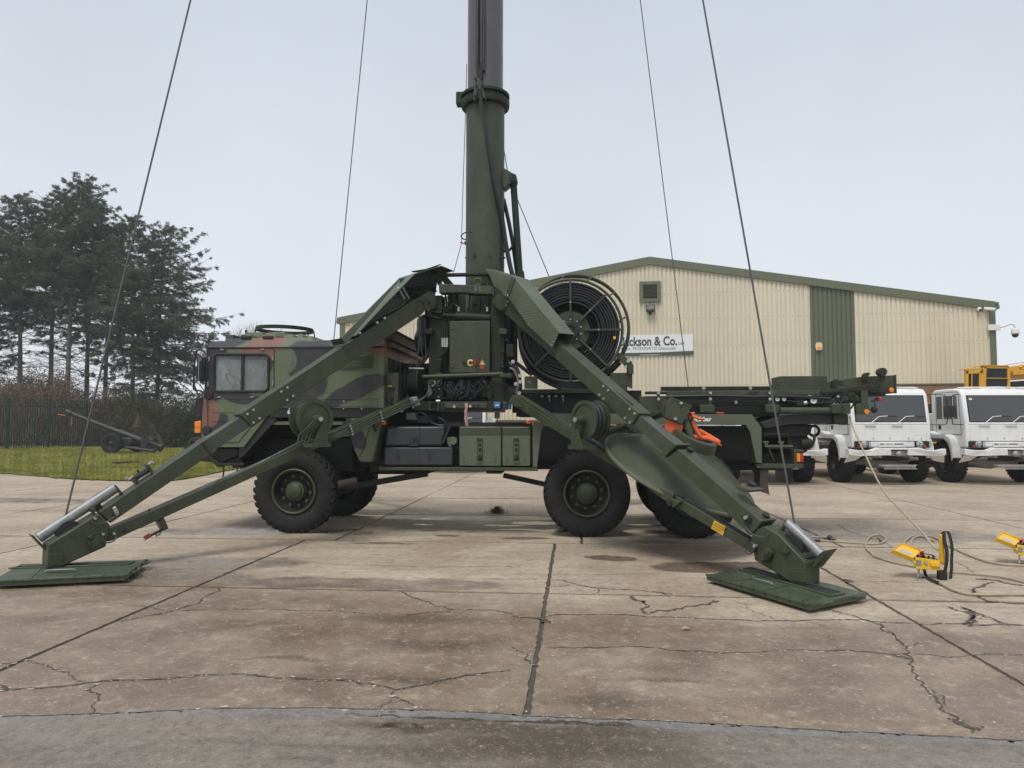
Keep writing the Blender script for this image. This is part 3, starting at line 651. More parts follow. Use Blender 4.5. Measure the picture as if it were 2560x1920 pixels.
def conifer(label, base, H, Rc, bare, seed, dens=1.0, asym=None, top=.06, pale=False, dead=1.0):
    g = np.random.default_rng(seed); rt = random.Random(seed)
    root = empty('conifer_tree', base); tag(root, label, 'tree', 'tall conifers behind the fence')
    tr = MB(); lean = Vec((rt.gauss(0, .02), rt.gauss(0, .02), 0)) * H; rb = .0085 * H + .03
    axis = lambda t: Vec((0, 0, H * t)) + lean * t * t + Vec((.05 * math.sin(t * 7 + seed), .05 * math.cos(t * 5), 0))
    tr.tube([axis(i / 14) for i in range(15)], lambda t: rb * (1 - t) ** .8 + .015, 9)
    tris = []; nb = int(150 * dens); tw = MB()
    for i in range(nb):
        t = bare * .35 + (1 - bare * .35 - .01) * ((i + rt.random()) / nb)
        o = axis(t); az = i * 2.4 + rt.uniform(-.5, .5); u = max(0, (t - bare) / (1 - bare)) if t > bare else 0
        isdead = rt.random() > min(1, max(0, (t - bare + .22) / .34))
        if isdead and rt.random() > dead: continue
        shape = (1 - u) ** .62 * (.55 + .45 * min(1, u * 5)) if not isdead else .62
        L = Rc * (shape + top) * rt.uniform(.62, 1.15) * (rt.uniform(.35, .9) if isdead else 1)
        d = Vec((math.cos(az), math.sin(az), 0))
        if asym: L *= 1 + asym * d.x
        L = max(.35, L)
        rise = (rt.uniform(-.25, .55) if isdead else rt.uniform(-.10, .25)) + .55 * u * u; droop = rt.uniform(.10, .32) * L * (1 - .7 * u)
        pts = []; ns = 7
        for k in range(ns):
            s = k / (ns - 1)
            pts.append(o + d * (L * s) + Vec((0, 0, L * rise * s - droop * s * s + .10 * L * s ** 4)))
        tw.tube(pts, lambda s, L=L: .006 + .010 * L * (1 - s), 4)
        sd = Vec((-d.y, d.x, 0))
        nsub = int(L * 3.4) + 3
        for j in range(nsub):
            s = rt.uniform(.22 if isdead else .12, 1); k = min(ns - 2, int(s * (ns - 1))); f = s * (ns - 1) - k; p = pts[k].lerp(pts[k + 1], f)
            sl = L * .34 * (1.15 - s) * rt.uniform(.5, 1.2) + .15
            td = (d * rt.uniform(.3, .9) + sd * rt.choice((-1, 1)) * rt.uniform(.4, 1) + Vec((0, 0, rt.uniform(-.5, .25)))).normalized()
            q = p + td * sl
            if isdead:
                tw.tube([p, p.lerp(q, .5) + Vec((0, 0, rt.uniform(-.12, .15))), q + Vec((0, 0, rt.uniform(-.3, .3)))], .007, 3)
                continue
            n = int(26 + 42 * sl); a = g.random(n) ** .8; P = np.array(p)[None] * (1 - a[:, None]) + np.array(q)[None] * a[:, None]
            P += g.normal(0, .035, (n, 3)) + np.array((0, 0, -1))[None] * (g.random(n)[:, None] * .10)
            D = np.array(td)[None] * .7 + g.normal(0, .55, (n, 3)); D[:, 2] -= .25; D /= np.linalg.norm(D, axis=1)[:, None]
            S = np.cross(D, g.normal(0, 1, (n, 3))); S /= np.linalg.norm(S, axis=1)[:, None] + 1e-6
            ln = g.uniform(.10, .24, (n, 1)); wd = g.uniform(.013, .030, (n, 1))
            tris.append(np.stack([P - S * wd, P + S * wd, P + D * ln], 1))
    tr.build('trunk', M_BARKP if pale else M_BARK, root); tw.build('limbs', M_BARK, root, smooth=60)
    tri_mesh('crown', M_NEED, np.concatenate(tris).reshape(-1, 3), root)
    return root
def tree_at(lx, ytop, Y):
    b = at_y('L', lx, 1500, Y); t = at_y('L', lx, ytop, Y); return Vec((b.x, Y, 0.1)), t.z - .1
for lb, lx, yt, Y, Rc, bare, seed, de, asy, pale, dd in (
    ('leftmost tall conifer, cut by the left edge of the photo', -60, 420, 56, 4.3, .50, 11, 1.35, 0, 0, 1),
    ('conifer with paired dark trunk, second from the left edge', 175, 285, 55, 4.3, .52, 12, 1.4, 0, 0, 1),
    ('slim conifer just left of the tallest one', 425, 225, 57, 3.7, .56, 13, 1.3, 0, 0, 1),
    ('tallest conifer with rounded top and pale bare lower trunk', 568, 148, 54, 4.6, .58, 14, 1.6, 0, 1, 1),
    ('thin conifer half hidden right of the tallest one', 735, 330, 56, 3.0, .56, 15, 1.1, 0, 0, 1),
    ('sparse thin-topped conifer in the dip between the two high crowns', 890, 500, 54, 2.6, .46, 16, .95, 0, 0, 1),
    ('broad conifer with dark trunk right of the dip in the tree line', 1115, 465, 53, 3.8, .44, 17, 1.3, .1, 0, 1),
    ('low wide conifer whose long boughs reach furthest right', 1310, 555, 56, 5.6, .30, 18, 1.3, .15, 0, 1)):
    b, H = tree_at(lx, yt, Y); conifer(lb, b, H, Rc, bare, seed, de, asy, .07, pale, dd)
def bare_tree(name, base, H, seed, spread=.5, depth=5, mat=None, stems=1, r0=None):
    rt = random.Random(seed); m = MB()
    def grow(p, d, L, r, k):
        q = p + d * L; mid = p + d * (L * .5) + Vec((rt.gauss(0, .05), rt.gauss(0, .05), 0)) * L
        m.tube([p, mid, q], lambda t: r * (1 - .35 * t), 5 if k > 2 else 3)
        if k <= 0: return
        for j in range(rt.choice((2, 3, 3)) if k > 1 else 2):
            nd = (d + Vec((rt.gauss(0, spread), rt.gauss(0, spread), rt.uniform(-.05, .35)))).normalized()
            grow(q.lerp(mid, rt.uniform(0, .8)), nd, L * rt.uniform(.62, .86), max(.006, r * .6), k - 1)
    for s in range(stems):
        d = Vec((rt.gauss(0, .25), rt.gauss(0, .25), 1)).normalized()
        grow(Vec((rt.gauss(0, .25 * (stems > 1)), rt.gauss(0, .25 * (stems > 1)), -.1)), d, H * .30, r0 or H * .014, depth)
    o = m.build(name, mat or M_TWIG, None, smooth=60); o.location = base; return o
for i, (wx, wy, Y, lb, dp) in enumerate(((330, 290, 62, 'leftmost bare winter tree over the truck cab roof', 5), (560, 170, 58, 'tallest bare winter tree over the truck cab roof', 6), (960, 225, 60, 'bare winter tree behind the ring on the cab roof', 6),
        (1210, 245, 64, 'bare winter tree over the right side of the roof ring', 5), (1560, 300, 60, 'small bare winter tree left of the warehouse corner', 5), (1730, 430, 66, 'lowest bare winter tree against the warehouse corner', 5))):
    t = at_y('W', wx, wy, Y); o = bare_tree('bare_tree', Vec((t.x, Y, 0)), t.z * .98, 40 + i, .34, dp, stems=2); tag(o, lb, 'tree', 'bare winter trees behind the truck')
# undergrowth and brambles behind and beside the fence
um = None; allv = []
rt = random.Random(77); ub = MB()
for k in range(620):
    Y = rt.uniform(51, 62); lx = rt.uniform(-150, 2350); b = at_y('K', lx, 900, Y); h = rt.uniform(2.2, 5.6) * (1.1 if lx < 700 else .95)
    if lx > 1500: h *= .8
    for s in range(5):
        p = Vec((b.x + rt.gauss(0, .4), Y + rt.gauss(0, .3), 0)); d = Vec((rt.gauss(0, .35), rt.gauss(0, .2), 1)).normalized(); q = p + d * h * rt.uniform(.6, 1)
        ub.tube([p, p.lerp(q, .5) + Vec((rt.gauss(0, .12), 0, 0)), q], lambda t: .016 * (1.2 - t), 3)
        for j in range(5):
            a = p.lerp(q, rt.uniform(.35, 1)); dd = Vec((rt.gauss(0, .7), rt.gauss(0, .5), rt.uniform(-.1, .8))) * rt.uniform(.3, .9); ub.tube([a, a + dd], .006, 3)
tag(ub.build('undergrowth', M_TWIGR, smooth=0), 'tangled brown winter undergrowth behind the green fence', 'undergrowth', kind='stuff')
def leaf_mass(name, label, cells, mat, n, seed):
    g = np.random.default_rng(seed); out = []
    for c, r, k in cells:
        m = int(n * k); P = g.normal(0, 1, (m, 3)); P /= np.linalg.norm(P, axis=1)[:, None]; P *= (g.random((m, 1)) ** .45); P = P * np.array(r)[None] + np.array(c)[None]
        P[:, 2] = np.abs(P[:, 2]); D = g.normal(0, 1, (m, 3)); D /= np.linalg.norm(D, axis=1)[:, None]; S = np.cross(D, g.normal(0, 1, (m, 3))); S /= np.linalg.norm(S, axis=1)[:, None] + 1e-6
        ln = g.uniform(.07, .17, (m, 1)); wd = g.uniform(.03, .07, (m, 1)); out.append(np.stack([P - S * wd, P + S * wd, P + D * ln], 1))
    return tag(tri_mesh(name, mat, np.concatenate(out).reshape(-1, 3)), label, 'thicket', kind='stuff')
cells = []
for k in range(80):
    Y = rt.uniform(48.5, 56); lx = rt.uniform(1180, 2300); b = at_y('K', lx, 900, Y); cells.append(((b.x, Y, rt.uniform(.2, 1.2)), (rt.uniform(.8, 1.7), .9, rt.uniform(1.4, 3.6)), rt.uniform(.6, 1)))
leaf_mass('bramble_thicket', 'dense dark bramble thicket to the right of the fence end', cells, M_BRAM, 2600, 5)
cells = []
for k in range(40):
    Y = rt.uniform(52, 60); lx = rt.uniform(-200, 1250); b = at_y('K', lx, 900, Y); cells.append(((b.x, Y, rt.uniform(.1, 1.0)), (rt.uniform(.7, 1.6), .8, rt.uniform(.6, 1.6)), rt.uniform(.4, .9)))
cells2 = []
for k in range(110):
    Y = rt.uniform(52, 62); lx = rt.uniform(-200, 1300); b = at_y('K', lx, 900, Y); hh = rt.uniform(2.8, 5.2) * (1.15 if lx < 750 else .85); cells2.append(((b.x, Y, hh * .55), (rt.uniform(.8, 1.7), .8, hh * .5), rt.uniform(.4, 1)))
leaf_mass('bracken_scrub', 'rusty brown dead bracken rising behind the palisade fence', cells2, M_TWIGR, 1500, 9)
leaf_mass('evergreen_scrub', 'low evergreen scrub showing through the palisade fence', cells, M_BRAM, 1700, 6)
# ================================================================ mast truck: chassis and cab (u along, w away, z up)
truck = empty('mast_truck'); truck.matrix_world = TM
tag(truck, 'green camouflaged six-wheel army truck with raised telescopic mast and outrigger legs', 'truck')
def plate(name, mat, c, pts, w0, w1, parent=truck, bevel=0.0):
    return MB().prism([T(c, x, y, w0) for x, y in pts], (0, w1 - w0, 0)).build(name, mat, parent, bevel)
def tbox(name, mat, c, x0, y0, x1, y1, w0, w1, parent=truck, bevel=.006):
    a, b = T(c, x0, y0, w0), T(c, x1, y1, w0); return MB().box((a.x, w0, a.z), (b.x, w1, b.z)).build(name, mat, parent, bevel)
def ttube(name, mat, c, pts, w, r, parent=truck, smooth=0, n=7):
    P = [T(c, p[0], p[1], p[2] if len(p) > 2 else w) for p in pts]; return MB().tube(P, r, n, smooth).build(name, mat, parent, 0)
# ---- camouflage paint on the cab (its own pattern, laid out on the cab side)
def camo():
    m = NT('camouflage_paint'); wv = m.wobble(2.2, .14)
    def B(lst):
        out = []
        for c, x, y, rx, ry, rot in lst: p = T(c, x, y, 0); s = CR[c][2] / 168.0; out.append((p.x, p.z, rx * s, ry * s, rot))
        return out
    n1 = m.noise(4, 4)
    grn = m.mix(m.rng(n1, .3, .7), (.105, .128, .072), (.135, .160, .094)); blk = m.mix(m.rng(n1, .3, .7), (.030, .030, .032), (.045, .045, .047)); brn = m.mix(m.rng(n1, .3, .7), (.185, .088, .060), (.235, .118, .084))
    b1 = m.blobs(B([('A',200,900,190,330,0),('A',330,1330,60,40,0),('A',600,1170,230,60,-18),('A',300,1430,90,120,-40),('A',430,1160,150,30,-20),('A',1060,900,165,270,25),('A',1250,750,300,110,0),('A',900,1130,150,90,30),('A',1000,1180,150,90,0),
        ('A',1500,1080,290,75,22),('A',1350,1150,170,60,25),('A',340,650,180,75,0),('A',1300,690,300,50,0),('A',1500,1500,60,130,30),('A',1430,1450,60,160,20),('A',700,850,70,120,0)]), wv, 'xz', .05)
    b2 = m.blobs(B([('A',210,1300,105,130,0),('A',650,740,165,70,0),('A',690,670,160,80,0),('A',760,760,60,60,0),('A',1690,700,110,90,0),('A',1800,660,200,110,0),('A',190,1180,60,60,0)]), wv, 'xz', .05)
    sub = m.blobs(B([('A',880,830,100,120,10),('A',640,1110,100,30,0)]), wv, 'xz', .05)
    c = m.mix(b1, grn, blk); c = m.mix(b2, c, brn); c = m.mix(sub, c, grn)
    c = m.mix(m.rng(m.noise(9, 5, .65), .52, .75, 0, .35), c, (.11, .10, .085)); m.bump(m.noise(70, 3), .08, .004)
    return m.done(c, m.rng(n1, .3, .7, .42, .58), 0, .45)
M_CAMO = camo()
# ---- wheels
def make_wheel(name, Rw, wd, parent, mr, rim_m, mt=None):
    """axis along local y, outer face towards -y, origin at the wheel centre"""
    w = empty(name); w.parent = parent
    rim = Rw * .515; h = wd / 2
    t = MB().lathe([(rim, -h * .62), (rim + .02, -h * .80), (Rw * .68, -h * .98), (Rw * .82, -h * 1.0), (Rw * .90, -h * .93), (Rw * .945, -h * .80), (Rw * .955, -h * .4), (Rw * .957, 0), (Rw * .955, h * .4), (Rw * .945, h * .80), (Rw * .82, h), (rim + .02, h * .8), (rim, h * .6)], (0, 0, 0), (0, 1, 0), 56, False, False)
    nl = 34; lug = MB()
    for k in range(nl):
        for s in (-1, 1):
            a = 2 * math.pi * (k + (.25 if s > 0 else -.25)) / nl; da = 2 * math.pi / nl
            def pt(r, yy, aa): return (math.cos(aa) * r, yy, math.sin(aa) * r)
            sk = .38 * da
            y0, y1 = (s * h * .05, s * h * .90)
            q = [pt(Rw * .945, y0, a - .30 * da + sk), pt(Rw * .945, y0, a + .30 * da + sk), pt(Rw * .935, y1, a + .30 * da - sk), pt(Rw * .935, y1, a - .30 * da - sk)]
            q2 = [pt(Rw, y0, a - .25 * da + sk), pt(Rw, y0, a + .25 * da + sk), pt(Rw * .985, y1 * .97, a + .24 * da - sk), pt(Rw * .985, y1 * .97, a - .24 * da - sk)]
            q3 = [pt(Rw * .90, s * h * .96, a + .22 * da - sk), pt(Rw * .90, s * h * .96, a - .22 * da - sk)]
            lug.add(q + q2 + q3, [(4, 5, 6, 7), (0, 1, 5, 4), (1, 2, 6, 5), (3, 0, 4, 7), (2, 3, 7, 6), (7, 6, 8, 9)])
    to = t.build('tyre', mt or M_TYRE, w, smooth=45)
    tag(lug.build('tread_block', mt or M_TYRE, to, smooth=0), kind='stuff')
    ri = MB().lathe([(rim * 1.0, -h * .60), (rim * 1.03, -h * .88), (rim * .99, -h * .93), (rim * .93, -h * .86), (rim * .90, -h * .55), (rim * .86, -h * .30), (rim * .80, -h * .15), (rim * .55, -h * .16), (rim * .50, -h * .42), (0, -h * .42)], (0, 0, 0), (0, 1, 0), 40, False, False)
    ri.build('rim', rim_m, w, smooth=30)
    hub = MB().lathe([(rim * .44, -h * .40), (rim * .43, -h * .62), (rim * .36, -h * .66), (rim * .33, -h * .74), (rim * .25, -h * .83), (rim * .10, -h * .86), (rim * .09, -h * .92), (0, -h * .92)], (0, 0, 0), (0, 1, 0), 28)
    ho = hub.build('hub', M_GRN if rim_m is M_GRND else rim_m, w, smooth=30)
    if rim_m is M_GRND: MB().lathe([(rim * .94, -h * .90), (rim * .99, -h * .945), (rim * 1.035, -h * .90), (rim * .99, -h * .88)], (0, 0, 0), (0, 1, 0), 48, True).build('rim_ring', M_GRN, w)
    nut = MB()
    for k in range(10):
        a = 2 * math.pi * k / 10 + .2; c = Vec((math.cos(a) * rim * .67, -h * .16, math.sin(a) * rim * .67)); nut.cyl(c, c + Vec((0, -.045, 0)), .027, .024, 6)
    nut.build('wheel_nuts', paint('rusty_nuts', (.10, .068, .05), .7, .3, 30) if 'rusty_nuts' not in bpy.data.materials else bpy.data.materials['rusty_nuts'], ho)
    MB().cyl((0, -h * .1, 0), (0, h * .9, 0), rim * .5).build('brake_drum', M_DARK, w)
    return w
RW = .632; WD = .39
wheel0 = make_wheel('wheel', RW, WD, truck, None, M_GRND)
axles = [T('p', 732.5, 1226).x, T('E', 395, 995).x, T('p', 1737, 1240).x]
first = True
for i, u in enumerate(axles):
    for w, fl in ((.0 + WD / 2, 0), (2.50 - WD / 2, 1)):
        o = wheel0 if first else copy_tree(wheel0, truck); first = False
        o.location = (u, w, RW - .012); o.rotation_euler = (0, 0, math.pi * fl) if not fl else (0, 0, math.pi)
        if fl == 0: o.rotation_euler = (0, R(17 * (i + 1)), 0)
# axles and running gear
for u in axles:
    MB().lathe([(.06, .3), (.075, .9), (.16, 1.05), (.2, 1.25), (.16, 1.45), (.075, 1.6), (.06, 2.2)], (u, 0, RW), (0, 1, 0), 18).build('axle', M_DARK, truck)
cz0, cz1 = .92, 1.18
uF, uR = T('A', 160, 1500, .3).x, T('F', 830, 650, .8).x
for w in (.80, 1.62): MB().box((uF + .25, w, cz0), (uR, w + .08, cz1)).build('chassis_rail', M_DARK, truck)
for k in range(9):
    u = uF + .5 + k * (uR - uF - .7) / 8; MB().box((u - .05, .88, cz0 + .03), (u + .05, 1.62, cz1 - .03)).build('cross_member', M_DARK, truck)
MB().tube([(axles[0] + .2, 1.25, .92), (axles[1] - .2, 1.25, .95)], .055, 10).build('drive_shaft', M_DARK, truck)
MB().beam((axles[0] + .1, .55, .55), (axles[0] + 1.9, .55, .86), .10, .09).build('leaf_spring', M_DARK, truck)
MB().beam((axles[1] - 1.25, .55, .84), (axles[1] + .1, .55, .56), .09, .07).build('radius_arm', M_DARK, truck)
MB().beam((axles[1] - .2, .55, .95), (axles[2] + .2, .55, .95), .10, .16).build('leaf_spring', M_DARK, truck)
MB().box((axles[0] - .7, .5, .88), (axles[0] + .75, 2.0, 1.42)).build('engine_block', M_DARK, truck, .03)
MB().box((axles[0] + .95, .62, .84), (axles[0] + 1.9, 1.9, 1.12)).build('gearbox', M_DARK, truck, .04)
MB().cyl((axles[0] + .85, .35, .75), (axles[0] + .6, .2, .70), .065).build('exhaust_pipe', paint('rusty_exhaust', (.055, .038, .03), .8, .3, 9), truck)
# ---- cab
CW = 2.42
cab = MB()
for w0 in (0.0, CW - .05):
    for pts in ([(193,722),(1725,720),(1725,788),(193,788)], [(193,788),(262,788),(262,1098),(175,1098)], [(735,788),(1725,788),(1725,1098),(735,1098)], [(175,1098),(1725,1098),(1725,1242),(160,1242)], [(160,1242),(770,1242),(515,1582),(148,1582)]):
        P = [T('A', x, y, 0) for x, y in pts]; cab.prism([(p.x, w0, p.z) for p in P], (0, .05, 0))
def cu(x, y): p = T('A', x, y, 0); return p.x, p.z
uf, zt = cu(193, 722); ub_, zb = cu(1725, 1242); ufl, zfl = cu(148, 1582); _, zm = cu(300, 1098); ufm, _ = cu(170, 1098)
cab.box((ub_ - .05, .05, zb), (ub_, CW - .05, zt))                      # rear wall
cab.prism([(ufm, .05, zm), (ufl, .05, zfl), (ufl + .05, .05, zfl), (ufm + .05, .05, zm)], (0, CW - .1, 0))   # front lower
cab.box((uf, .05, zt - .1), (uf + .05, CW - .05, zt))
cab.box((ufl + .05, .05, zb - .25), (ub_ - .05, CW - .05, zb - .2))
for w in (.05, CW - .17): cab.prism([(uf, w, zt - .1), (ufm, w, zm), (ufm + .05, w, zm), (uf + .05, w, zt - .1)], (0, .12, 0))
cab_o = cab.build('cab', M_CAMO, truck, smooth=30)
# roof with chamfered sides
_, zr = cu(235, 668); zr = T('A', 235, 668, .16).z
rf = MB(); uf2 = T('A', 237, 668, .16).x; ub2 = T('A', 1735, 660, .16).x
sec = [(0, zt), (.16, zr), (CW - .16, zr), (CW, zt)]
va = [(uf if k in (0, 3) else uf2, w, z) for k, (w, z) in enumerate(sec)]; vb = [(ub_ + .02 if k in (0, 3) else ub_ - .03, w, z) for k, (w, z) in enumerate(sec)]
rf.add(va + vb, [(3, 2, 1, 0), (4, 5, 6, 7), (0, 1, 5, 4), (1, 2, 6, 5), (2, 3, 7, 6), (3, 0, 4, 7)])
roof = rf.build('roof', M_CAMO, cab_o, .012)
ttube('rain_gutter', M_BLK, 'A', [(190,722),(1728,719)], -.008, .009, cab_o)
# raised roof pods
def pod(x0, y0, x1, y1, w0, w1, ch=.05, nm='roof_pod'):
    a, b = T('A', x0, y0, w0), T('A', x1, y1, w0); z0 = zr - .01; z1 = max(a.z, b.z)
    m = MB(); lo = [(a.x, w0, z0), (b.x, w0, z0), (b.x, w1, z0), (a.x, w1, z0)]; hi = [(a.x + ch, w0 + ch, z1), (b.x - ch, w0 + ch, z1), (b.x - ch, w1 - ch, z1), (a.x + ch, w1 - ch, z1)]
    m.add(lo + hi, [(3, 2, 1, 0), (4, 5, 6, 7)] + [(i, (i + 1) % 4, 4 + (i + 1) % 4, 4 + i) for i in range(4)]); return m.build(nm, M_CAMO, cab_o, .015, smooth=30)
pod(340, 640, 1120, 652, .28, 2.1, .03); pod(345, 606, 430, 650, .30, 2.05, .03); pod(470, 605, 580, 650, .30, 2.05, .03); pod(655, 606, 800, 650, .30, 2.05, .03); pod(835, 605, 960, 650, .32, 1.0, .045); pod(950, 600, 1040, 650, .40, 2.0, .05)
pod(1030, 618, 1125, 650, .5, 1.9, .05)
pod(500, 588, 690, 640, .6, 1.9, .03); pod(700, 586, 880, 640, .6, 1.8, .03)
for x in (530, 718): MB().box((T('A', x - 45, 625, .27).x, .285, T('A', x, 640, .27).z), (T('A', x + 45, 625, .27).x, .31, T('A', x, 622, .27).z)).build('pod_slot', M_BLK, cab_o)
rc = T('A', 872, 570, 1.15); Rr = (T('A', 1105, 565, 1.15).x - T('A', 640, 565, 1.15).x) / 2
MB().lathe([(Rr, -.03), (Rr, .03), (Rr - .012, .03), (Rr - .012, -.03)], rc, (.02, .0, 1), 48, True).build('roof_ring', M_GRND, cab_o)
for a in (20, 160, 200, 340): 
    p = rc + Vec((math.cos(R(a)) * Rr, math.sin(R(a)) * Rr, 0)); MB().beam(p, Vec((p.x + (.06 if math.cos(R(a)) > 0 else -.03), p.y, zr)), .03, .012).build('ring_stay', M_GRND, cab_o)
ttube('roof_periscope', M_BLK, 'A', [(536,600),(536,572)], 1.0, .02, cab_o)
# window, seals, interior
fr = MB()
P = [T('A', x, y, -.006) for x, y in ((290,780),(705,780),(728,800),(730,1070),(700,1100),(285,1100),(258,1075),(264,800))]
wn_o = MB().tube(P, .020, 8, 0, True).build('side_window', M_BLK, cab_o)
tbox('window_bar', M_BLK, 'A', 494, 785, 512, 1092, -.004, .03, wn_o, 0)
tbox('pane', M_GLS, 'A', 262, 785, 735, 1098, .018, .024, wn_o, 0)
fg = MB().box((T('A', 262, 785, 0).x, CW - .03, T('A', 262, 785, 0).z), (T('A', 735, 785, 0).x, CW - .025, T('A', 735, 1098, 0).z)).build('far_window', M_GLS, cab_o)
MB().prism([(uf + .02, .18, zt - .1), (ufm + .02, .18, zm), (ufm + .027, .18, zm), (uf + .027, .18, zt - .1)], (0, CW - .36, 0)).build('windscreen', M_GLS, cab_o)
MB().box((ufm + .02, 1.2, zm), (ufm + .10, 1.24, zt)).build('windscreen_post', M_BLK, cab_o)
M_SEAT = paint('grey_seat_vinyl', (.05, .05, .05), .6, .2, 5)
for w in (.45, 1.55):
    s = MB(); sx0 = T('A', 640, 1000, w).x; sz = T('A', 640, 1090, w).z
    s.prism([(sx0, w, sz - .1), (sx0 + .14, w, sz + .55), (sx0 + .26, w, sz + .55), (sx0 + .16, w, sz - .1)], (0, .5, 0)); s.box((sx0 - .4, w, sz - .18), (sx0 + .16, w + .5, sz - .05)); s.build('seat', M_SEAT, cab_o, .03)
sw = T('A', 455, 1040, .6); swx = MB().torus(sw, (.75, 0, .66), .22, .014, 28, 6); swx.tube([sw, sw + Vec((-.3, 0, -.35))], .03); swx.build('steering_wheel', M_BLK, cab_o)
MB().box((ufm + .06, .2, zm - .25), (ufm + .42, 2.2, zm + .0)).build('dashboard', M_DARK, cab_o, .05)
ttube('visor_strap', M_BLK, 'A', [(547,795,.3),(553,895,.3)], .3, .008, cab_o); ttube('visor_strap', M_BLK, 'A', [(690,800,.3),(684,905,.3)], .3, .008, cab_o)
# door seams, hinges, handles
door = ttube('door', M_BLK, 'A', [(205,1500),(205,740),(225,730),(760,727),(778,745),(778,1075),(776,1242)], -.002, .006, cab_o, 0)
ttube('door_seam', M_BLK, 'A', [(205,1500),(250,1542),(470,1542),(560,1430),(700,1248)], -.002, .006, door)
for x, y in ((215, 822), (205, 1037), (766, 815), (766, 1032)): tbox('hinge', M_STEEL, 'A', x - 7, y - 20, x + 7, y + 20, -.02, 0, door, .004)
for x, y in ((325, 740), (675, 738), (585, 1150), (300, 1150)): tbox('catch', M_STEEL, 'A', x - 17, y - 7, x + 17, y + 7, -.015, 0, door, .004)
for x, y in ((215, 1132), (198, 1440)):
    c0 = T('A', x, y, 0); MB().lathe([(.0, -.03), (.06, -.028), (.075, -.012), (.078, 0)], c0, (0, 1, 0), 20).build('door_handle', M_BLK, door)
for x0, y0, x1, y1 in ((238, 1162, 600, 1166), (238, 1278, 460, 1282), (240, 1355, 420, 1359), (905, 1162, 1125, 1166), (1150, 1163, 1680, 1167), (1150, 1224, 1680, 1228)): tbox('pressed_rib', M_CAMO, 'A', x0, y0, x1, y1, -.007, .0, cab_o, .003)
def seam(pts): return ttube('panel_seam', M_BLK, 'A', pts, .0015, .0032, cab_o, 0, 5)
seam([(940,985),(940,785),(960,765),(1105,765),(1125,785),(1125,850)]); seam([(1160,1060),(1160,1095),(1185,1112),(1650,1112),(1680,1095),(1680,1000)]); seam([(1150,1165),(1150,1228)]); seam([(1672,1165),(1672,1228)])
for x, y in ((912, 1250), (1378, 1250), (1535, 1250), (1382, 1187)):
    c0 = T('A', x, y, 0); MB().cyl(c0, c0 + Vec((0, -.008, 0)), .012, n=10).build('bolt', M_BOLT, cab_o)
# louvred grille
g0, g1 = T('A', 1185, 918, 0), T('A', 1672, 768, 0)
gro = MB().box((g0.x, -.006, g0.z), (g1.x, 0, g1.z)).build('air_grille', M_CAMO, cab_o, .004)
MB().box((g0.x + .03, -.0075, g0.z + .03), (g1.x - .06, -.006, g1.z - .03)).build('grille_back', M_BLK, gro)
for k in range(9):
    z = g0.z + .05 + (g1.z - g0.z - .09) * k / 8; MB().prism([(g0.x + .03, -.008, z + .006), (g0.x + .03, -.026, z - .010), (g0.x + .03, -.022, z - .014), (g0.x + .03, -.006, z)], (g1.x - g0.x - .09, 0, 0)).build('slat', M_CAMO, gro)
# rear wall fittings, rear roof box
pw = ub_ + .012
MB().box((ub_, .25, zb + .1), (pw, .95, zt - .15)).build('rear_door', M_GRND, cab_o, .006); MB().box((ub_, 1.1, zb + .1), (pw, 1.9, zt - .15)).build('rear_panel', M_GRND, cab_o, .006)
MB().box((pw, .55, zb + .45), (pw + .02, .68, zb + .75)).build('rear_vent', M_BLK, cab_o, .01); MB().tube([(pw, .85, zt - .35), (pw + .05, .87, zt - .35), (pw + .05, .87, zt - .6), (pw, .85, zt - .6)], .012).build('grab_handle', M_BLK, cab_o)
rb0, rb1 = T('A', 1600, 585, .5), T('A', 1750, 655, .12)
zbox = T('A', 1840, 585, .4).z
M_CABR = paint('red_brown_paint', (.055, .034, .027), .5, .2, 3, .3, (.03, .03, .025))
MB().box((rb0.x, .30, zr), (ub_ + .06, 2.15, zbox)).build('roof_locker', M_CABR, cab_o, .015); MB().box((rb0.x - .02, .28, zbox), (ub_ + .09, 2.17, zbox + .02)).build('locker_lid', M_GRND, cab_o, .006)
MB().box((ub_ + .0, .10, zr - .12), (ub_ + .10, 2.3, zr - .05)).build('rear_visor', M_CABR, cab_o, .006)
# front: mirror, fairing, indicator, bumper
mir = ttube('mirror_arm', M_BLK, 'A', [(180,765),(150,745),(118,745),(103,770),(88,900),(82,1060),(95,1088),(150,1098),(165,1120)], -.12, .013, cab_o, 4)
MB().box((T('A', 122, 800, -.16).x, -.20, T('A', 122, 800, -.16).z), (T('A', 136, 800, -.16).x, .05, T('A', 130, 1010, -.16).z)).build('mirror_head', M_BLK, mir, .01)
MB().box((T('A', 136, 800, -.16).x, -.19, T('A', 122, 806, -.16).z), (T('A', 138, 800, -.16).x, .03, T('A', 130, 1004, -.16).z)).build('mirror_glass', paint('mirror_silver', (.8, .82, .84), .05, .02, metal=1.0), mir)
plate('air_fairing', M_BLK, 'A', [(95,1175),(118,1152),(162,1148),(160,1325),(148,1335),(92,1330)], .02, .35, cab_o, .015)
ind = plate('indicator', M_AMB, 'A', [(90,1360),(143,1355),(145,1450),(135,1463),(88,1460)], .0, .10, cab_o, .012); 
tbox('indicator_rib', paint('amber_deep', (.6, .11, .01), .3, .1), 'A', 92, 1405, 142, 1411, -.004, 0, ind, 0)
plate('front_bumper', M_BLK, 'A', [(20,1570),(45,1505),(150,1490),(148,1585),(480,1590),(470,1659),(330,1720),(60,1700)], .12, 2.3, cab_o, .02)
plate('bumper_end', M_GRND, 'A', [(0,1560),(50,1530),(85,1600),(30,1659),(0,1640)], .05, .3, cab_o, .01)
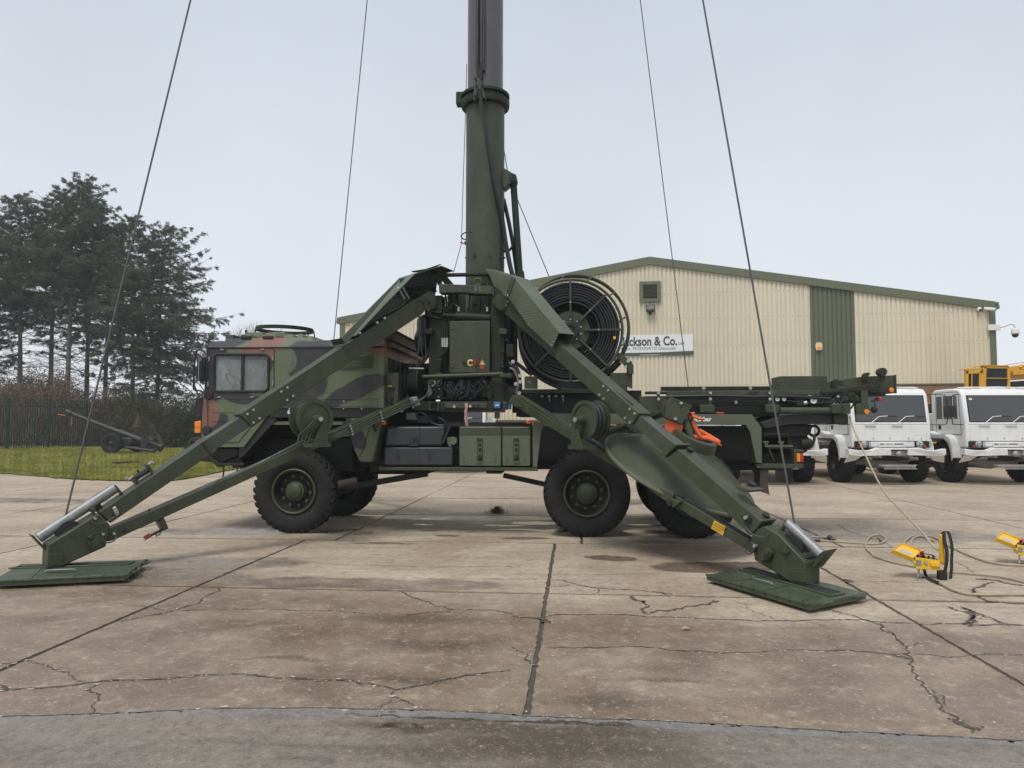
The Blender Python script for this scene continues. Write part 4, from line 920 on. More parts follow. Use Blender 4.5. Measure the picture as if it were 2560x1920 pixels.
plate('front_underguard', M_DARK, 'U', [(270,440),(560,440),(540,575),(600,640),(590,720),(420,690),(250,560)], .15, 2.2, truck, .01)
plate('step_arm', M_GRND, 'U', [(85,560),(150,555),(270,660),(320,660),(320,705),(240,705)], .05, .12, truck, .006)
tbox('step_tread', M_GRND, 'U', 250, 655, 600, 690, -.02, .3, truck, .006)
ttube('step_hanger', M_BLK, 'U', [(322,690),(325,770),(318,850)], .0, .012); ttube('step_hook', M_GRND, 'U', [(515,760),(515,705),(560,710),(590,780)], .0, .011)
# sill, arch flap, dark arch fill and rear fender
plate('sill', M_BLK, 'A', [(770,1243),(1722,1243),(1722,1325),(740,1325)], .015, .30, cab_o)
plate('arch_flap', M_BLK, 'U', [(940,12),(770,200),(540,440),(540,575),(580,570),(1060,40)], .03, .34, cab_o)
plate('arch_shade_plate', M_DARK, 'U', [(940,12),(1990,0),(1990,500),(1700,700),(900,700),(540,575)], .55, .60, truck)  # dark plate painted in for the shaded hollow of the wheel arch
plate('rear_fender', M_CAMO, 'A', [(1390,1327),(1720,1327),(1692,1420),(1640,1660),(1625,1710),(1520,1712),(1465,1600)], .02, .42, truck, .02)
ttube('fender_seam', M_BLK, 'A', [(1600,1420),(1560,1560),(1520,1660)], .018, .006)
plate('fender_stay', M_GRND, 'D', [(110,400),(140,395),(165,485),(145,490)], -.02, .0)
def txt(body, c, x, y, w, size, col, parent, sx=1.0): 
    p = T(c, x, y, w); return text_mesh('marking', body, col, size, basis(p, (1, 0, 0), (0, 0, 1)), parent, .0005, sx, .004)
txt('6,0 bar', 'A', 893, 1294, .012, .085, M_WHT, cab_o); txt('4,0 bar', 'E', 1383, 342, -.004, .085, M_WHT, truck)
# control box behind the cab
cb = MB(); a = T('A', 1735, 940, .12); b = T('A', 1837, 1255, .12)
cbo = cb.box((a.x, .12, a.z), (b.x + .02, 1.1, b.z)).build('control_box', M_GRN, truck, .008)
tbox('data_label', M_YEL, 'A', 1762, 1045, 1794, 1062, .115, .12, cbo, 0)
for x, y in ((1778, 1035), (1775, 1080), (1806, 1078), (1800, 1158), (1755, 1165), (1772, 1115)): 
    c0 = T('A', x, y, .12); MB().cyl(c0, c0 + Vec((0, -.05, 0)), .024, .02, 10).build('connector', M_BLK, cbo)
ttube('cable', M_HOSE, 'A', [(1773,1115,.05),(1765,1170,.03),(1785,1205,.05),(1850,1260,.2),(1890,1330,.3)], .05, .014, cbo, 4)
# ---- side lockers between the axles
fb = plate('fuel_tank_cover', paint('black_plastic_tank', (.027, .030, .034), .42, .2, 3, .3, (.06, .058, .055)), 'D', [(278,435),(870,432),(848,635),(252,638),(262,600)], .03, .6, truck, .03)
fb2 = plate('battery_box', bpy.data.materials['black_plastic_tank'], 'D', [(252,648),(948,648),(950,835),(248,835)], .0, .62, truck, .02)
tbox('lid_gap', M_BLK, 'D', 607, 440, 612, 636, .024, .03, fb, 0); plate('latch', M_BLK, 'D', [(525,535),(568,535),(592,600),(592,638),(502,638),(502,610)], -.01, .03, fb, .006); tbox('latch_tab', M_DARK, 'D', 540, 545, 560, 600, -.02, -.01, fb)
for x in (387, 706): tbox('slot', M_BLK, 'D', x - 14, 680, x + 14, 800, -.006, .0, fb2, .012)
tbox('box_seam', M_BLK, 'D', 606, 650, 610, 834, -.003, .0, fb2, 0)
plate('tank_strap', M_GRND, 'D', [(905,440),(925,440),(855,610),(835,612)], -.01, .02, truck); tbox('valve_block', M_GRNL, 'D', 890, 548, 980, 625, .1, .3, truck, .01); 
c0 = T('D', 955, 580, .09); MB().cyl(c0, c0 + Vec((0, -.05, 0)), .06).build('valve_cap', M_GRNL, truck); ttube('valve_handle', M_BOLT, 'D', [(910,600),(925,640)], .08, .016)
a = T('D', 980, 665, .25); MB().cyl((a.x, .3, a.z), (a.x, .3, T('D', 980, 840, .25).z), .1).build('air_bottle', M_GRND, truck)
for x0, x1, xl in ((1016, 1446, 1228), (1457, 1745, 1600)):
    lo = plate('side_locker', M_GRNL, 'D', [(x0,438),(x1,440),(x1,842),(x0,838)], .0, .6, truck, .012)
    tbox('locker_top_band', M_GRN, 'D', x0 + 2, 446, x1 - 3, 522, -.006, .0, lo, .004)
    tbox('latch_recess', M_BLK, 'D', xl - 30, 556, xl + 30, 792, -.004, .0, lo, .004)
    la = tbox('latch', M_GRNL, 'D', xl - 24, 600, xl + 24, 760, -.022, -.004, lo, .006); tbox('latch_grip', M_GRND, 'D', xl - 16, 655, xl + 16, 690, -.032, -.022, la, .004); tbox('latch_key', M_BLK, 'D', xl - 5, 696, xl + 5, 708, -.026, -.022, la, 0); tbox('latch_lever', M_GRND, 'D', xl - 17, 720, xl + 17, 757, -.028, -.022, la, .004); tbox('latch_slot', M_GRND, 'D', xl - 17, 606, xl + 17, 640, -.026, -.022, la, .004)
    MB().prism([T('D', xl - 36, 792, -.004), T('D', xl + 36, 792, -.004), T('D', xl + 32, 804, -.004), T('D', xl - 32, 804, -.004)], (0, -.014, 0)).build('latch_lip', M_GRNL, lo)
    for dx in (50, x1 - x0 - 56):
        for y in (762, 798): 
            c0 = T('D', x0 + dx, y, 0); MB().cyl(c0, c0 + Vec((0, -.006, 0)), .010, n=8).build('rivet', M_GRND, lo)
tbox('side_rail', M_GRN, 'D', 190, 850, 1820, 892, .0, .10, truck, .006); tbox('rail_shelf', M_DARK, 'D', 250, 843, 1800, 852, .1, .7, truck, 0); tbox('under_step', M_BLK, 'D', 1290, 893, 1455, 920, .1, .5, truck, .02)
tbox('inner_beam', M_DARK, 'D', 860, 393, 1760, 437, .45, .6, truck, 0)
tbox('engine_bay_shade_sheet', M_DARK, 'D', -250, 285, 1062, 846, .66, .70, truck, 0)  # dark sheet standing in for the shade inside the engine bay
MB().box((ub_ + .02, 1.15, zb - .35), (T('B', 520, 600, .58).x, 1.2, zb + .75)).build('cab_rear_shade_sheet', M_DARK, truck)  # dark fill in place of the shade behind the control box
for x, y in ((240, 395), (1728, 388)):
    so = tbox('side_marker', M_AMB, 'D', x - 22, y - 22, x + 22, y + 20, -.05, .0, truck, .012); c0 = T('D', x, y, -.05); MB().cyl(c0, c0 + Vec((0, -.01, 0)), .018, n=10).build('reflector', M_RED, so)
# ---- rear mudguard arch
arch = MB().prism([T('E', x, y, 0) for x, y in ((-30,272),(1915,282),(2005,400),(2010,735),(1955,722),(1898,440),(1860,378),(-30,362))], (0, .30, 0)).build('rear_mudguard', M_GRNL, truck, .006)
plate('mudguard_leg', M_GRNL, 'D', [(1780,390),(1905,400),(1860,470),(1815,850),(1768,850),(1768,440)], .0, .05, truck, .006)
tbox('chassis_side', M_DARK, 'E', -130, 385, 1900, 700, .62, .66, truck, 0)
a = T('E', 1500, 1000, .5); 
# ---- subframe under the tower
tbox('subframe_beam', M_GRND, 'D', 440, 180, 1385, 272, .42, 2.1, truck, .008)
sfb = tbox('subframe_plate', M_GRN, 'D', 866, 192, 1300, 246, .40, .42, truck, .004)
for x, y in ((968, 232), (1130, 228), (1165, 224), (1212, 222)): c0 = T('D', x, y, .40); MB().cyl(c0, c0 + Vec((0, -.04, 0)), .022, n=10).build('bolt', M_BOLT if x < 1140 else M_BLK, sfb)
a0, a1 = T('D', 708, 182, .36), T('D', 806, 268, .36); sk = MB(); tt = .018
for bx in (((a0.x, a1.z), (a0.x + tt, a0.z)), ((a1.x - tt, a1.z), (a1.x, a0.z)), ((a0.x + tt, a1.z), (a1.x - tt, a1.z + tt)), ((a0.x + tt, a0.z - tt), (a1.x - tt, a0.z))): sk.box((bx[0][0], .36, bx[0][1]), (bx[1][0], .6, bx[1][1]))
sk.build('socket_tube', M_GRN, truck); tbox('socket_dark', M_BLK, 'D', 715, 190, 800, 262, .415, .419, truck, 0)
bl = tbox('power_socket', M_BLK, 'D', 1362, 180, 1446, 262, .30, .42, truck, .01); tbox('blue_lid', paint('blue_plastic', (.03, .16, .42), .35, .1), 'D', 1370, 188, 1438, 248, .28, .30, bl, .01); tbox('lid_print', M_WHT, 'D', 1384, 212, 1424, 222, .278, .28, bl, 0)
tbox('data_socket', M_BLKP, 'D', 1458, 182, 1515, 262, .30, .42, truck, .012); tbox('blue_strip', bpy.data.materials['blue_plastic'], 'D', 1522, 196, 1545, 258, .31, .42, truck, .006)
rbn = MB(); 
for i, ((x0, y0), (x1, y1)) in enumerate((((1085,195),(1090,240)), ((1090,240),(1080,300)), ((1080,300),(1095,430)))):
    p, q = T('D', x0, y0, .37), T('D', x1, y1, .36); rbn.prism([p + Vec((-.020, 0, 0)), p + Vec((.020, 0, 0)), q + Vec((.022, .01 * i, 0)), q + Vec((-.022, .0, 0))], (0, .004, 0))
rbn.build('warning_ribbon', paint('faded_red_ribbon', (.48, .24, .22), .8, .25, 20), truck)
plate('jack_pad', M_GRNL, 'D', [(470,292),(570,292),(566,345),(580,352),(580,368),(460,368),(468,350)], .25, .5, truck, .008); MB().cyl(T('D', 640, 330, .5), T('D', 640, 400, .5), .22).build('air_tank', M_DARK, truck)
ttube('loose_cable', M_HOSE, 'D', [(620,290),(680,330),(740,400),(850,425),(875,390),(800,340)], .35, .014, truck, 5)
# ================================================================ tower, mast, reel, bed, rear end
TWN = .58                                     # near face of the tower
colL = tbox('tower_column', M_GRND, 'B', 520, 455, 665, 1640, TWN, TWN + .26, truck, .01)
colR = tbox('tower_column', M_GRND, 'B', 1232, 455, 1385, 1560, TWN, TWN + .26, truck, .01)
for x0, x1 in ((520, 665), (1232, 1385)):
    a, b = T('B', x0, 455, TWN), T('B', x1, 1600, TWN); MB().box((a.x, 1.70, a.z), (b.x, 1.95, b.z)).build('tower_column', M_GRND, truck, .01)
uc0, uc1 = T('B', 520, 455, TWN).x, T('B', 1385, 455, TWN).x
zc0, zc1 = T('B', 600, 1640, TWN).z, T('B', 600, 455, TWN).z
MB().box((uc0 + .05, 1.30, zc0 - .16), (uc1 - .05, 1.34, zc1 - .05)).build('tower_shade_sheet', M_DARK, truck)  # dark backing imitates the shaded inside of the tower
# top frame
tb = plate('tower_head', M_GRN, 'B', [(630,320),(640,318),(1245,345),(1245,440),(1000,432),(940,420),(635,425)], .50, .72, truck, .008)
tp = MB(); a, b = T('B', 608, 198, .62), T('B', 1190, 198, .62); tp.box((a.x, .62, T('B', 608, 226, .62).z), (b.x, .75, a.z)); tp.box((a.x, 1.75, T('B', 608, 226, .62).z), (b.x, 1.88, a.z)); tp.box((a.x, .75, T('B', 608, 226, .62).z), (a.x + .12, 1.75, a.z)); tp.box((b.x - .02, .75, T('B', 608, 226, .62).z), (b.x + .1, 1.75, a.z)); tp.build('top_frame', M_GRND, truck, .006)
for x in (640, 1150): 
    a = T('B', x, 226, .66); MB().box((a.x - .03, .64, T('B', x, 330, .66).z), (a.x + .03, .72, a.z)).build('frame_post', M_GRND, truck)
    MB().box((a.x - .03, 1.77, T('B', x, 430, .66).z), (a.x + .03, 1.86, a.z)).build('frame_post', M_GRND, truck)
MB().box((uc0 + .1, 1.76, T('B', 700, 440, .6).z), (uc1 - .1, 1.9, T('B', 700, 300, .6).z)).build('rear_head', M_GRND, truck, .008)
c0 = T('B', 1075, 305, .56); ey = MB().torus(c0, (0, 1, 0), .055, .020, 20, 8).build('lifting_eye', M_GRN, truck)
p = T('B', 1062, 410, .495); text_mesh('hook_mark', 'S', M_BLK, .13, basis(p, (1, 0, 0), (0, 0, 1)), tb, .0005, .8, .004)
tbox('hook_plate', paint('bare_grey', (.13, .14, .14), .5, .1), 'B', 1045, 345, 1110, 412, .4965, .50, tb, 0)
# mast
mc = T('M', 394, 900, 1.25); MX, MW = mc.x, 1.25
r1 = (T('M', 535, 900, MW).x - T('M', 252, 900, MW).x) / 2
r2 = (T('M', 522, 80, MW).x - T('M', 262, 80, MW).x) / 2
zcol = T('M', 394, 270, MW).z
M_MAST = worn_green_mat('mast_paint', (.046, .058, .032))
M_ALU = paint('anodised_mast_tube', (.115, .105, .105), .38, .1, 2, .15, (.06, .06, .06), metal=.35)
mast = MB().cyl((MX, MW, 1.86), (MX, MW, zcol), r1, n=56).build('mast', M_MAST, truck)
rr, z0 = r2, zcol
for k in range(5):
    z1 = z0 + 5.1; MB().cyl((MX, MW, z0 - .2), (MX, MW, z1), rr, n=48).build('mast_section', M_ALU, mast)
    MB().lathe([(rr, -.10), (rr + .085, -.09), (rr + .085, -.055), (rr + .05, -.05), (rr + .05, .02), (rr + .085, .025), (rr + .085, .06), (rr, .065)], (MX, MW, z0 + .02), (0, 0, 1), 48, True).build('mast_collar', M_GRND, mast)
    z0 = z1; rr -= .035
ZTOP = z0
# big collar of the first section
MB().lathe([(r1 - .01, -.17), (r1 + .075, -.16), (r1 + .085, -.12), (r1 + .085, -.06), (r1 + .04, -.05), (r1 + .04, .0), (r1 + .085, .01), (r1 + .085, .05), (r2, .06)], (MX, MW, zcol + .02), (0, 0, 1), 56).build('lower_collar', M_GRND, mast)
a = T('M', 205, 260, MW); MB().box((a.x - .05, MW - .10, a.z - .13), (a.x + .12, MW + .06, a.z + .09)).build('collar_clamp', M_GRND, mast, .02)
cl = plate('cable_clamp', M_GRN, 'M', [(322,105),(370,105),(372,140),(400,250),(378,255),(365,190),(348,185),(335,200),(325,270),(303,260),(310,190)], MW - r1 - .10, MW - r1 - .02, mast, .008)
for x, y in ((322,112),(368,108),(330,165),(372,165),(318,235),(398,240),(320,265),(400,260)):
    c0 = T('M', x, y, MW - r1 - .10); MB().cyl(c0, c0 + Vec((0, -.03, 0)), .018, n=8).build('bolt', M_GRND, cl)
for dx in (0, 30):
    ttube('mast_hose', M_HOSE, 'M', [(335 + dx,0),(342 + dx * .7,60),(347 + dx * .5,110)], MW - r2 - .03, .032, mast)
P = [T('M', 336, 0, MW - r2 - .04), T('M', 330, -300, MW - r2 - .04)]; 
hs = MB()
for dx in (-.0, .10): hs.tube([(T('M', 338, 60, MW - r2).x + dx, MW - r2 - .03, T('M', 340, 60, MW - r2).z), (T('M', 338, 60, MW - r2).x + dx, MW - r2 - .03, zcol + 5.0)], .03)
hs.build('hose_riser', M_HOSE, mast)
wf = MW - r1 - .06
ttube('mast_cable', M_HOSE, 'M', [(350,190,wf),(365,290,wf),(400,480,wf + .01),(440,720,wf + .05),(480,960,wf + .1),(520,1150,wf + .2),(545,1320,wf + .25),(580,1500,wf + .25),(600,1570,wf + .25)], wf, .038, mast, 6, 9)
ttube('mast_hose', M_HOSE, 'M', [(530,1000),(560,1130),(590,1280),(600,1340),(630,1560)], MW + .05, .034, mast, 5)
ttube('hose_clip', M_HOSE, 'M', [(530,1390),(550,1380),(575,1378),(600,1345)], MW, .022, mast)
br = plate('ram_bracket', M_GRN, 'M', [(518,760),(560,785),(620,820),(630,870),(585,880),(535,925),(518,905)], MW - .10, MW + .10, mast, .01)
c0 = T('M', 600, 838, MW - .14); MB().cyl(c0, c0 + Vec((0, .28, 0)), .06).build('pivot_pin', M_GRND, br)
ram = ttube('mast_ram', M_GRND, 'M', [(603,880),(625,1200),(650,1560)], MW, .055, mast, 0, 12)
ttube('ram_barrel', M_GRND, 'M', [(648,1540),(668,1700)], MW, .075, mast, 0, 12)
ttube('loop_wire', M_BLK, 'M', [(300,1250),(280,1243),(240,1252),(216,1275),(230,1295),(252,1300)], MW - r1 - .02, .010, mast, 4); ttube('red_lanyard', M_RED, 'M', [(210,1320),(245,1330)], MW - r1 - .02, .012, mast)
MB().box((T('M', 252, 1318, MW).x - .02, MW - .05, T('M', 252, 1340, MW).z), (T('M', 272, 1318, MW).x, MW + .0, T('M', 252, 1318, MW).z)).build('mast_lug', M_BLK, mast)
for x in (312, 422): 
    c0 = T('M', x, 1415, MW - r1 * .93); MB().lathe([(.03, -.02), (.03, .02), (.012, .02), (.012, -.02)], c0, (0, 1, 0), 12, True).build('eye_bolt', M_GRN, mast)
for x in (252, 512, 535): c0 = T('M', x, 1435, MW - (.05 if x != 512 else r1 * .6)); MB().cyl(c0 + Vec((-.015, 0, 0)), c0 + Vec((.02, 0, 0)), .014, n=8).build('bolt', M_BLK, mast)
ttube('halyard', M_WIRE, 'M', [(257,0),(250,300),(230,900),(218,1330),(160,1545)], MW - .1, .006, mast); ttube('halyard', M_WIRE, 'M', [(534,640),(560,800),(640,1020),(865,1570)], MW + .5, .008, mast)
# electrical cabinet
ca = tbox('electrical_cabinet', M_GRN, 'B', 755, 750, 1220, 1345, .50, .86, truck, .01)
tbox('cabinet_door_gap', M_BLK, 'B', 1216, 756, 1219, 1340, .497, .50, ca, 0)
for x, y in ((790, 830), (787, 1275)):
    kk = tbox('cabinet_lock', M_GRND, 'B', x - 14, y - 14, x + 14, y + 14, .488, .50, ca, .004); c0 = T('B', x, y, .488); MB().cyl(c0, c0 + Vec((0, -.006, 0)), .008, n=8).build('lock_core', M_BOLT, kk)
c0 = T('B', 996, 1229, .50); MB().lathe([(.055 * .55, 0), (.055 * .95, 0), (.055 * .95, -.006), (.055 * .5, -.008)], c0, (0, 1, 0), 24, True).build('yellow_ring', paint('pale_yellow', (.75, .62, .2), .4, .05), ca); MB().cyl(c0, c0 + Vec((0, -.02, 0)), .02).build('key_switch', M_BLK, ca)
c0 = T('B', 1055, 1229, .50); MB().cyl(c0, c0 + Vec((0, -.012, 0)), .052, n=20).build('rotary_plate', paint('dark_red', (.12, .02, .015), .4, .1), ca); MB().box((c0.x - .01, .46, c0.z - .04), (c0.x + .01, .49, c0.z + .04)).build('rotary_knob', M_RED, ca, .004)
wt = plate('warning_sign', bpy.data.materials['pale_yellow'], 'B', [(1132,1192),(1168,1254),(1097,1254)], .497, .499, ca)
plate('warning_edge', M_BLK, 'B', [(1132,1200),(1162,1250),(1103,1250)], .4962, .4968, wt); plate('warning_field', bpy.data.materials['pale_yellow'], 'B', [(1132,1207),(1156,1247),(1109,1247)], .4952, .4960, wt); plate('bolt_symbol', M_BLK, 'B', [(1136,1214),(1126,1232),(1134,1232),(1130,1246),(1140,1227),(1132,1227)], .4942, .4950, wt)
for x in (915, 947): 
    c0 = T('B', x, 1229, .50); MB().cyl(c0, c0 + Vec((0, -.02, 0)), .022, n=8).build('push_button', M_BLK, ca)
c0 = T('B', 1131, 1283, .50); MB().cyl(c0, c0 + Vec((0, -.008, 0)), .03, n=16).build('red_lamp', M_RED, ca)
# hydraulic ram across the tower, pipes and hoses
cy = MB(); cy.cyl(T('B', 830, 695, .62), T('B', 1228, 715, .62), .062, n=18); cyo = cy.build('hydraulic_ram', M_GRND, truck)
MB().cyl(T('B', 480, 668, .60), T('B', 835, 692, .62), .030, n=14).build('ram_rod', M_GRND, cyo)
for x in (860, 1190): MB().tube([T('B', x, 660, .6), T('B', x, 600, .58), T('B', x - 60, 545, .62)], .014, 6, 3).build('ram_hose', M_HOSE, cyo); MB().cyl(T('B', x, 640, .585), T('B', x, 590, .585), .02).build('hose_fitting', M_BOLT, cyo)
plate('ram_fork', M_GRND, 'B', [(470,620),(660,640),(660,660),(560,650),(540,675),(640,710),(640,725),(470,690)], .5, .62, cyo, .006)
for k, x in enumerate((674, 700, 726)):
    ttube('hydraulic_pipe', M_GRND, 'B', [(x - 10,760),(x,860),(x,940)], .52, .015, truck); 
    ftp = MB().cyl(T('B', x, 945, .52), T('B', x, 1050, .52), .021, n=10); ftp.build('pipe_coupling', M_BOLT, truck)
    ttube('hydraulic_pipe', M_GRND, 'B', [(x,1050),(x,1090),(x - 60 - 10 * k,1150),(x - 72 - 8 * k,1190),(x - 72 - 8 * k,1355)], .52, .013, truck)
for k in range(4):
    x = 596 + 22 * k; y = 1440 + 18 * k; ttube('hydraulic_pipe', M_GRN, 'B', [(x,1360),(x,y - 8),(x - 10,y),(500,y)], .545, .010, truck)
for y in (1195, 1355): tbox('pipe_bracket', M_GRN, 'B', 590, y - 5, 665, y + 5, .50, .53, truck, 0)
for k, x in enumerate((1345, 1362, 1378)):
    ttube('hydraulic_pipe', M_GRND, 'B', [(x,480),(x - 5,760),(x,850),(x,960),(x - 10,1300)], .50, .013, truck)
tbox('valve_block', M_GRN, 'B', 1322, 836, 1415, 902, .42, .58, truck, .01); tbox('pipe_clip', M_GRND, 'B', 470, 836, 560, 895, .42, .58, truck, .01)
for y in (970, 1100, 1275): tbox('pipe_clip', M_GRND, 'B', 1335, y - 8, 1385, y + 10, .46, .56, truck, .004)
tbox('filter_housing', M_GRND, 'B', 1400, 1010, 1500, 1170, .50, .72, truck, .03)
# horizontal locking bar with roller
lbar = ttube('locking_bar', M_GRN, 'B', [(440,1392),(640,1385),(1370,1360)], .40, .032, truck, 0, 10)
MB().cyl(T('B', 1380, 1352, .40), T('B', 1380, 1395, .40), .07).cyl(T('B', 1440, 1350, .40), T('B', 1440, 1398, .40), .06).build('bar_roller', M_GRN, lbar)
tbox('roller_cap', M_BOLT, 'B', 1462, 1350, 1470, 1398, .38, .44, lbar, 0)
# winch drum left of the tower
wc0 = T('B', 330, 1455, .62); wax = Vec((1, -.15, 0)).normalized(); dr = MB().lathe([(.30, -.10), (.30, -.085), (.20, -.08), (.20, .10), (.30, .105), (.30, .12)], wc0 + Vec((.06, 0, 0)), wax, 32).build('winch_drum', M_BLK, truck, smooth=25)
ttube('winch_pin', M_STEEL, 'B', [(285,1295),(460,1298)], .35, .014, truck); ttube('winch_guard', M_GRND, 'B', [(300,1300),(310,1268),(335,1265)], .36, .012, truck, 3)
ttube('winch_cable', M_WIRE, 'B', [(435,690,.4),(400,1000,.36),(375,1290,.36)], .4, .006, truck)
# black cover bag
bag = MB(); bb = random.Random(2); prof = []
for i in range(9):
    y = 700 + i * 58; xx0, xx1 = (415, 525) if i == 0 else (370 + 18 * math.sin(i), 545 - 8 * i * (i > 6)); prof.append((T('B', xx0, y, .8), T('B', xx1, y, .8)))
ring = 14; vs = []
for i, (p, q) in enumerate(prof):
    c = (p + q) / 2; rx = (q - p).length / 2
    for k in range(ring):
        a = 2 * math.pi * k / ring; s = 1 + bb.uniform(-.12, .12); vs.append((c.x + math.cos(a) * rx * s, c.y + math.sin(a) * .24 * s, c.z + bb.uniform(-.015, .015)))
fs = [(i * ring + k, i * ring + (k + 1) % ring, (i + 1) * ring + (k + 1) % ring, (i + 1) * ring + k) for i in range(len(prof) - 1) for k in range(ring)] + [tuple(range(ring)), tuple((len(prof) - 1) * ring + k for k in range(ring))]
bo = MB().add(vs, fs).build('cover_bag', paint('black_tarpaulin', (.022, .022, .023), .38, .2, 6, bump=.5, bs=14), truck, smooth=80); sm = bo.modifiers.new('s', 'SUBSURF'); sm.levels = 1; sm.render_levels = 1
# engine room under the tower: pumps, hoses
er = random.Random(9)
for x, y, x1, y1, nm in ((500,1560,680,1650,'pump_block'),(735,1450,780,1580,'solenoid'),(715,1560,830,1620,'valve_manifold'),(1150,1455,1190,1590,'solenoid'),(1120,1570,1210,1630,'valve_manifold'),(970,1610,1060,1659,'junction_box'),(1240,1420,1370,1640,'pump_housing')):
    tbox(nm, M_GRND, 'B', x, y, x1, y1, .55, .85, truck, .012)
MB().cyl(T('B', 1330, 1590, .50), T('B', 1330, 1590, .50) + Vec((0, .3, 0)), .19).build('pump_end', M_GRND, truck); c0 = T('B', 1400, 1590, .46); MB().cyl(c0, c0 + Vec((.13, .1, 0)), .13).build('strut_pivot', M_GRND, truck)
ttube('corrugated_hose', paint('grey_corrugated', (.045, .042, .042), .6, .2), 'B', [(885,1430),(900,1500),(895,1560),(840,1620)], .6, .045, truck, 5, 10)
for k in range(16):
    x0 = er.uniform(560, 1300); y0 = er.uniform(1420, 1500); x1 = x0 + er.uniform(-160, 160); y1 = er.uniform(1600, 1680)
    ttube('engine_hose', M_HOSE if k % 3 else bpy.data.materials['grey_corrugated'], 'B', [(x0,y0,.62),((x0 * 2 + x1) / 3 + er.uniform(-40, 40),(y0 * 2 + y1) / 3,.56),((x0 + 2 * x1) / 3 + er.uniform(-40, 40),(y0 + 2 * y1) / 3 + 30,.56),(x1,y1,.66)], .6, er.choice((.009, .012, .016)), truck, 4, 6)
for k in range(8):
    x0 = er.uniform(690, 1230); ttube('engine_pipe', M_GRND, 'B', [(x0,440,.8),(x0 + er.uniform(-20, 20),640,.72),(x0 + er.uniform(-30, 30),1420,.75)], .7, .014, truck, 3, 6)
for k in range(6):
    x0 = 380 + 22 * k; ttube('strut_hose', M_HOSE, 'B', [(455 + 5 * k,1450 + 20 * k,.45),(505 + 6 * k,1470 + 10 * k,.30),(510 + 5 * k,1560 + 8 * k,.2),(455 - 15 * k,1640 + 6 * k,.15),(380 - 15 * k,1690 + 5 * k,.12)], .4, .016, truck, 5, 7)
for k in range(3):
    ttube('reel_hose', M_HOSE, 'B', [(1440 + 18 * k,1225,.45),(1500 + 20 * k,1300,.42),(1545 + 12 * k,1420,.42),(1560 + 8 * k,1540,.45),(1530 + 5 * k,1640,.45)], .4, .020, truck, 5, 7)
ttube('grey_hose', paint('grey_hose', (.14, .14, .145), .5, .1), 'B', [(1450,1290,.4),(1500,1320,.38),(1540,1420,.38),(1545,1500,.38),(1520,1580,.4)], .4, .018, truck, 5, 7)
for x, y in ((1487, 1218), (1568, 1380), (1560, 1580), (1520, 1475), (1570, 1450)): 
    c0 = T('B', x, y, .40); MB().cyl(c0, c0 + Vec((0, -.04, 0)), .028, n=10).build('hose_fitting', M_BOLT, truck)
# tower clutter: looms, fittings, brackets
tr2 = random.Random(31)
for k in range(12):
    x = tr2.uniform(690, 760) if k % 2 else tr2.uniform(1400, 1520); y0 = tr2.uniform(480, 760); ttube('loom', M_HOSE if k % 3 else M_GRND, 'B', [(x,y0,.72),(x + tr2.uniform(-15, 15),y0 + 260,.62),(x + tr2.uniform(-20, 25),y0 + 520,.62),(x + tr2.uniform(-30, 30),1420,.66)], .66, tr2.choice((.010, .014, .018)), truck, 4, 6)
for k in range(10):
    x, y = tr2.uniform(690, 1230), tr2.uniform(455, 640); tbox('tower_bracket', M_GRND, 'B', x, y, x + tr2.uniform(12, 45), y + tr2.uniform(15, 60), .66, .80, truck, .004)
for k in range(26):
    x, y = tr2.choice(((tr2.uniform(525, 660), tr2.uniform(1430, 1640)), (tr2.uniform(700, 1230), tr2.uniform(1430, 1650)), (tr2.uniform(1400, 1530), tr2.uniform(500, 1640)))); c0 = T('B', x, y, .53); MB().cyl(c0, c0 + Vec((tr2.uniform(-.02, .02), -.03, tr2.uniform(-.02, .02))), tr2.uniform(.007, .015), n=8).build('hose_fitting', M_BOLT if k % 2 else M_GRN, truck)
for k in range(14):
    x = tr2.uniform(690, 1240); ttube('engine_hose', M_HOSE, 'B', [(x,1440,.5),(x + tr2.uniform(-70, 70),1520,.46),(x + tr2.uniform(-90, 90),1600,.46),(x + tr2.uniform(-60, 60),1650,.5)], .5, tr2.choice((.008, .011, .014)), truck, 4, 6)
for k in (1, 3): ttube('bag_strap', M_WIRE, 'B', [(400 + 22 * k,700,.5),(385 + 30 * k,900 + 15 * k,.52),(430 + 18 * k,1150,.5)], .5, .007, truck, 3, 5)
# ---- big hose reel
RWN = .50
rc0 = T('C', 1043, 856, RWN); RRr = (T('C', 1650, 856, RWN).x - T('C', 440, 856, RWN).x) / 2
reel = MB().torus(rc0, (0, 1, 0), RRr - .015, .022, 64, 8).build('hose_reel', M_GRN, truck)
def spoke(a, r0, r1, w, nm='spoke', wd=.045): 
    d = Vec((math.cos(a), 0, math.sin(a))); return MB().beam(rc0 + d * r0 + Vec((0, w, 0)), rc0 + d * r1 + Vec((0, w, 0)), .03, wd, (0, 1, 0)).build(nm, M_GRN, reel)
for k in range(8): spoke(math.pi / 2 - k * math.pi / 4, .20, RRr - .02, -.02)
for k in range(8): spoke(math.pi / 2 - k * math.pi / 4 + .25, .20, RRr + .03, .52)
MB().lathe([(0, -.012), (.29, -.012), (.29, .012), (0, .012)], rc0 + Vec((0, .02, 0)), (0, 1, 0), 40).build('hub_plate', M_GRN, reel, smooth=25)
MB().lathe([(.13, -.012), (.13, -.05), (.12, -.055), (.07, -.055), (.065, -.03), (.025, -.035), (.025, -.07), (0, -.07)], rc0, (0, 1, 0), 32).build('hub_bearing', M_BLK, reel, smooth=25)
nb = MB()
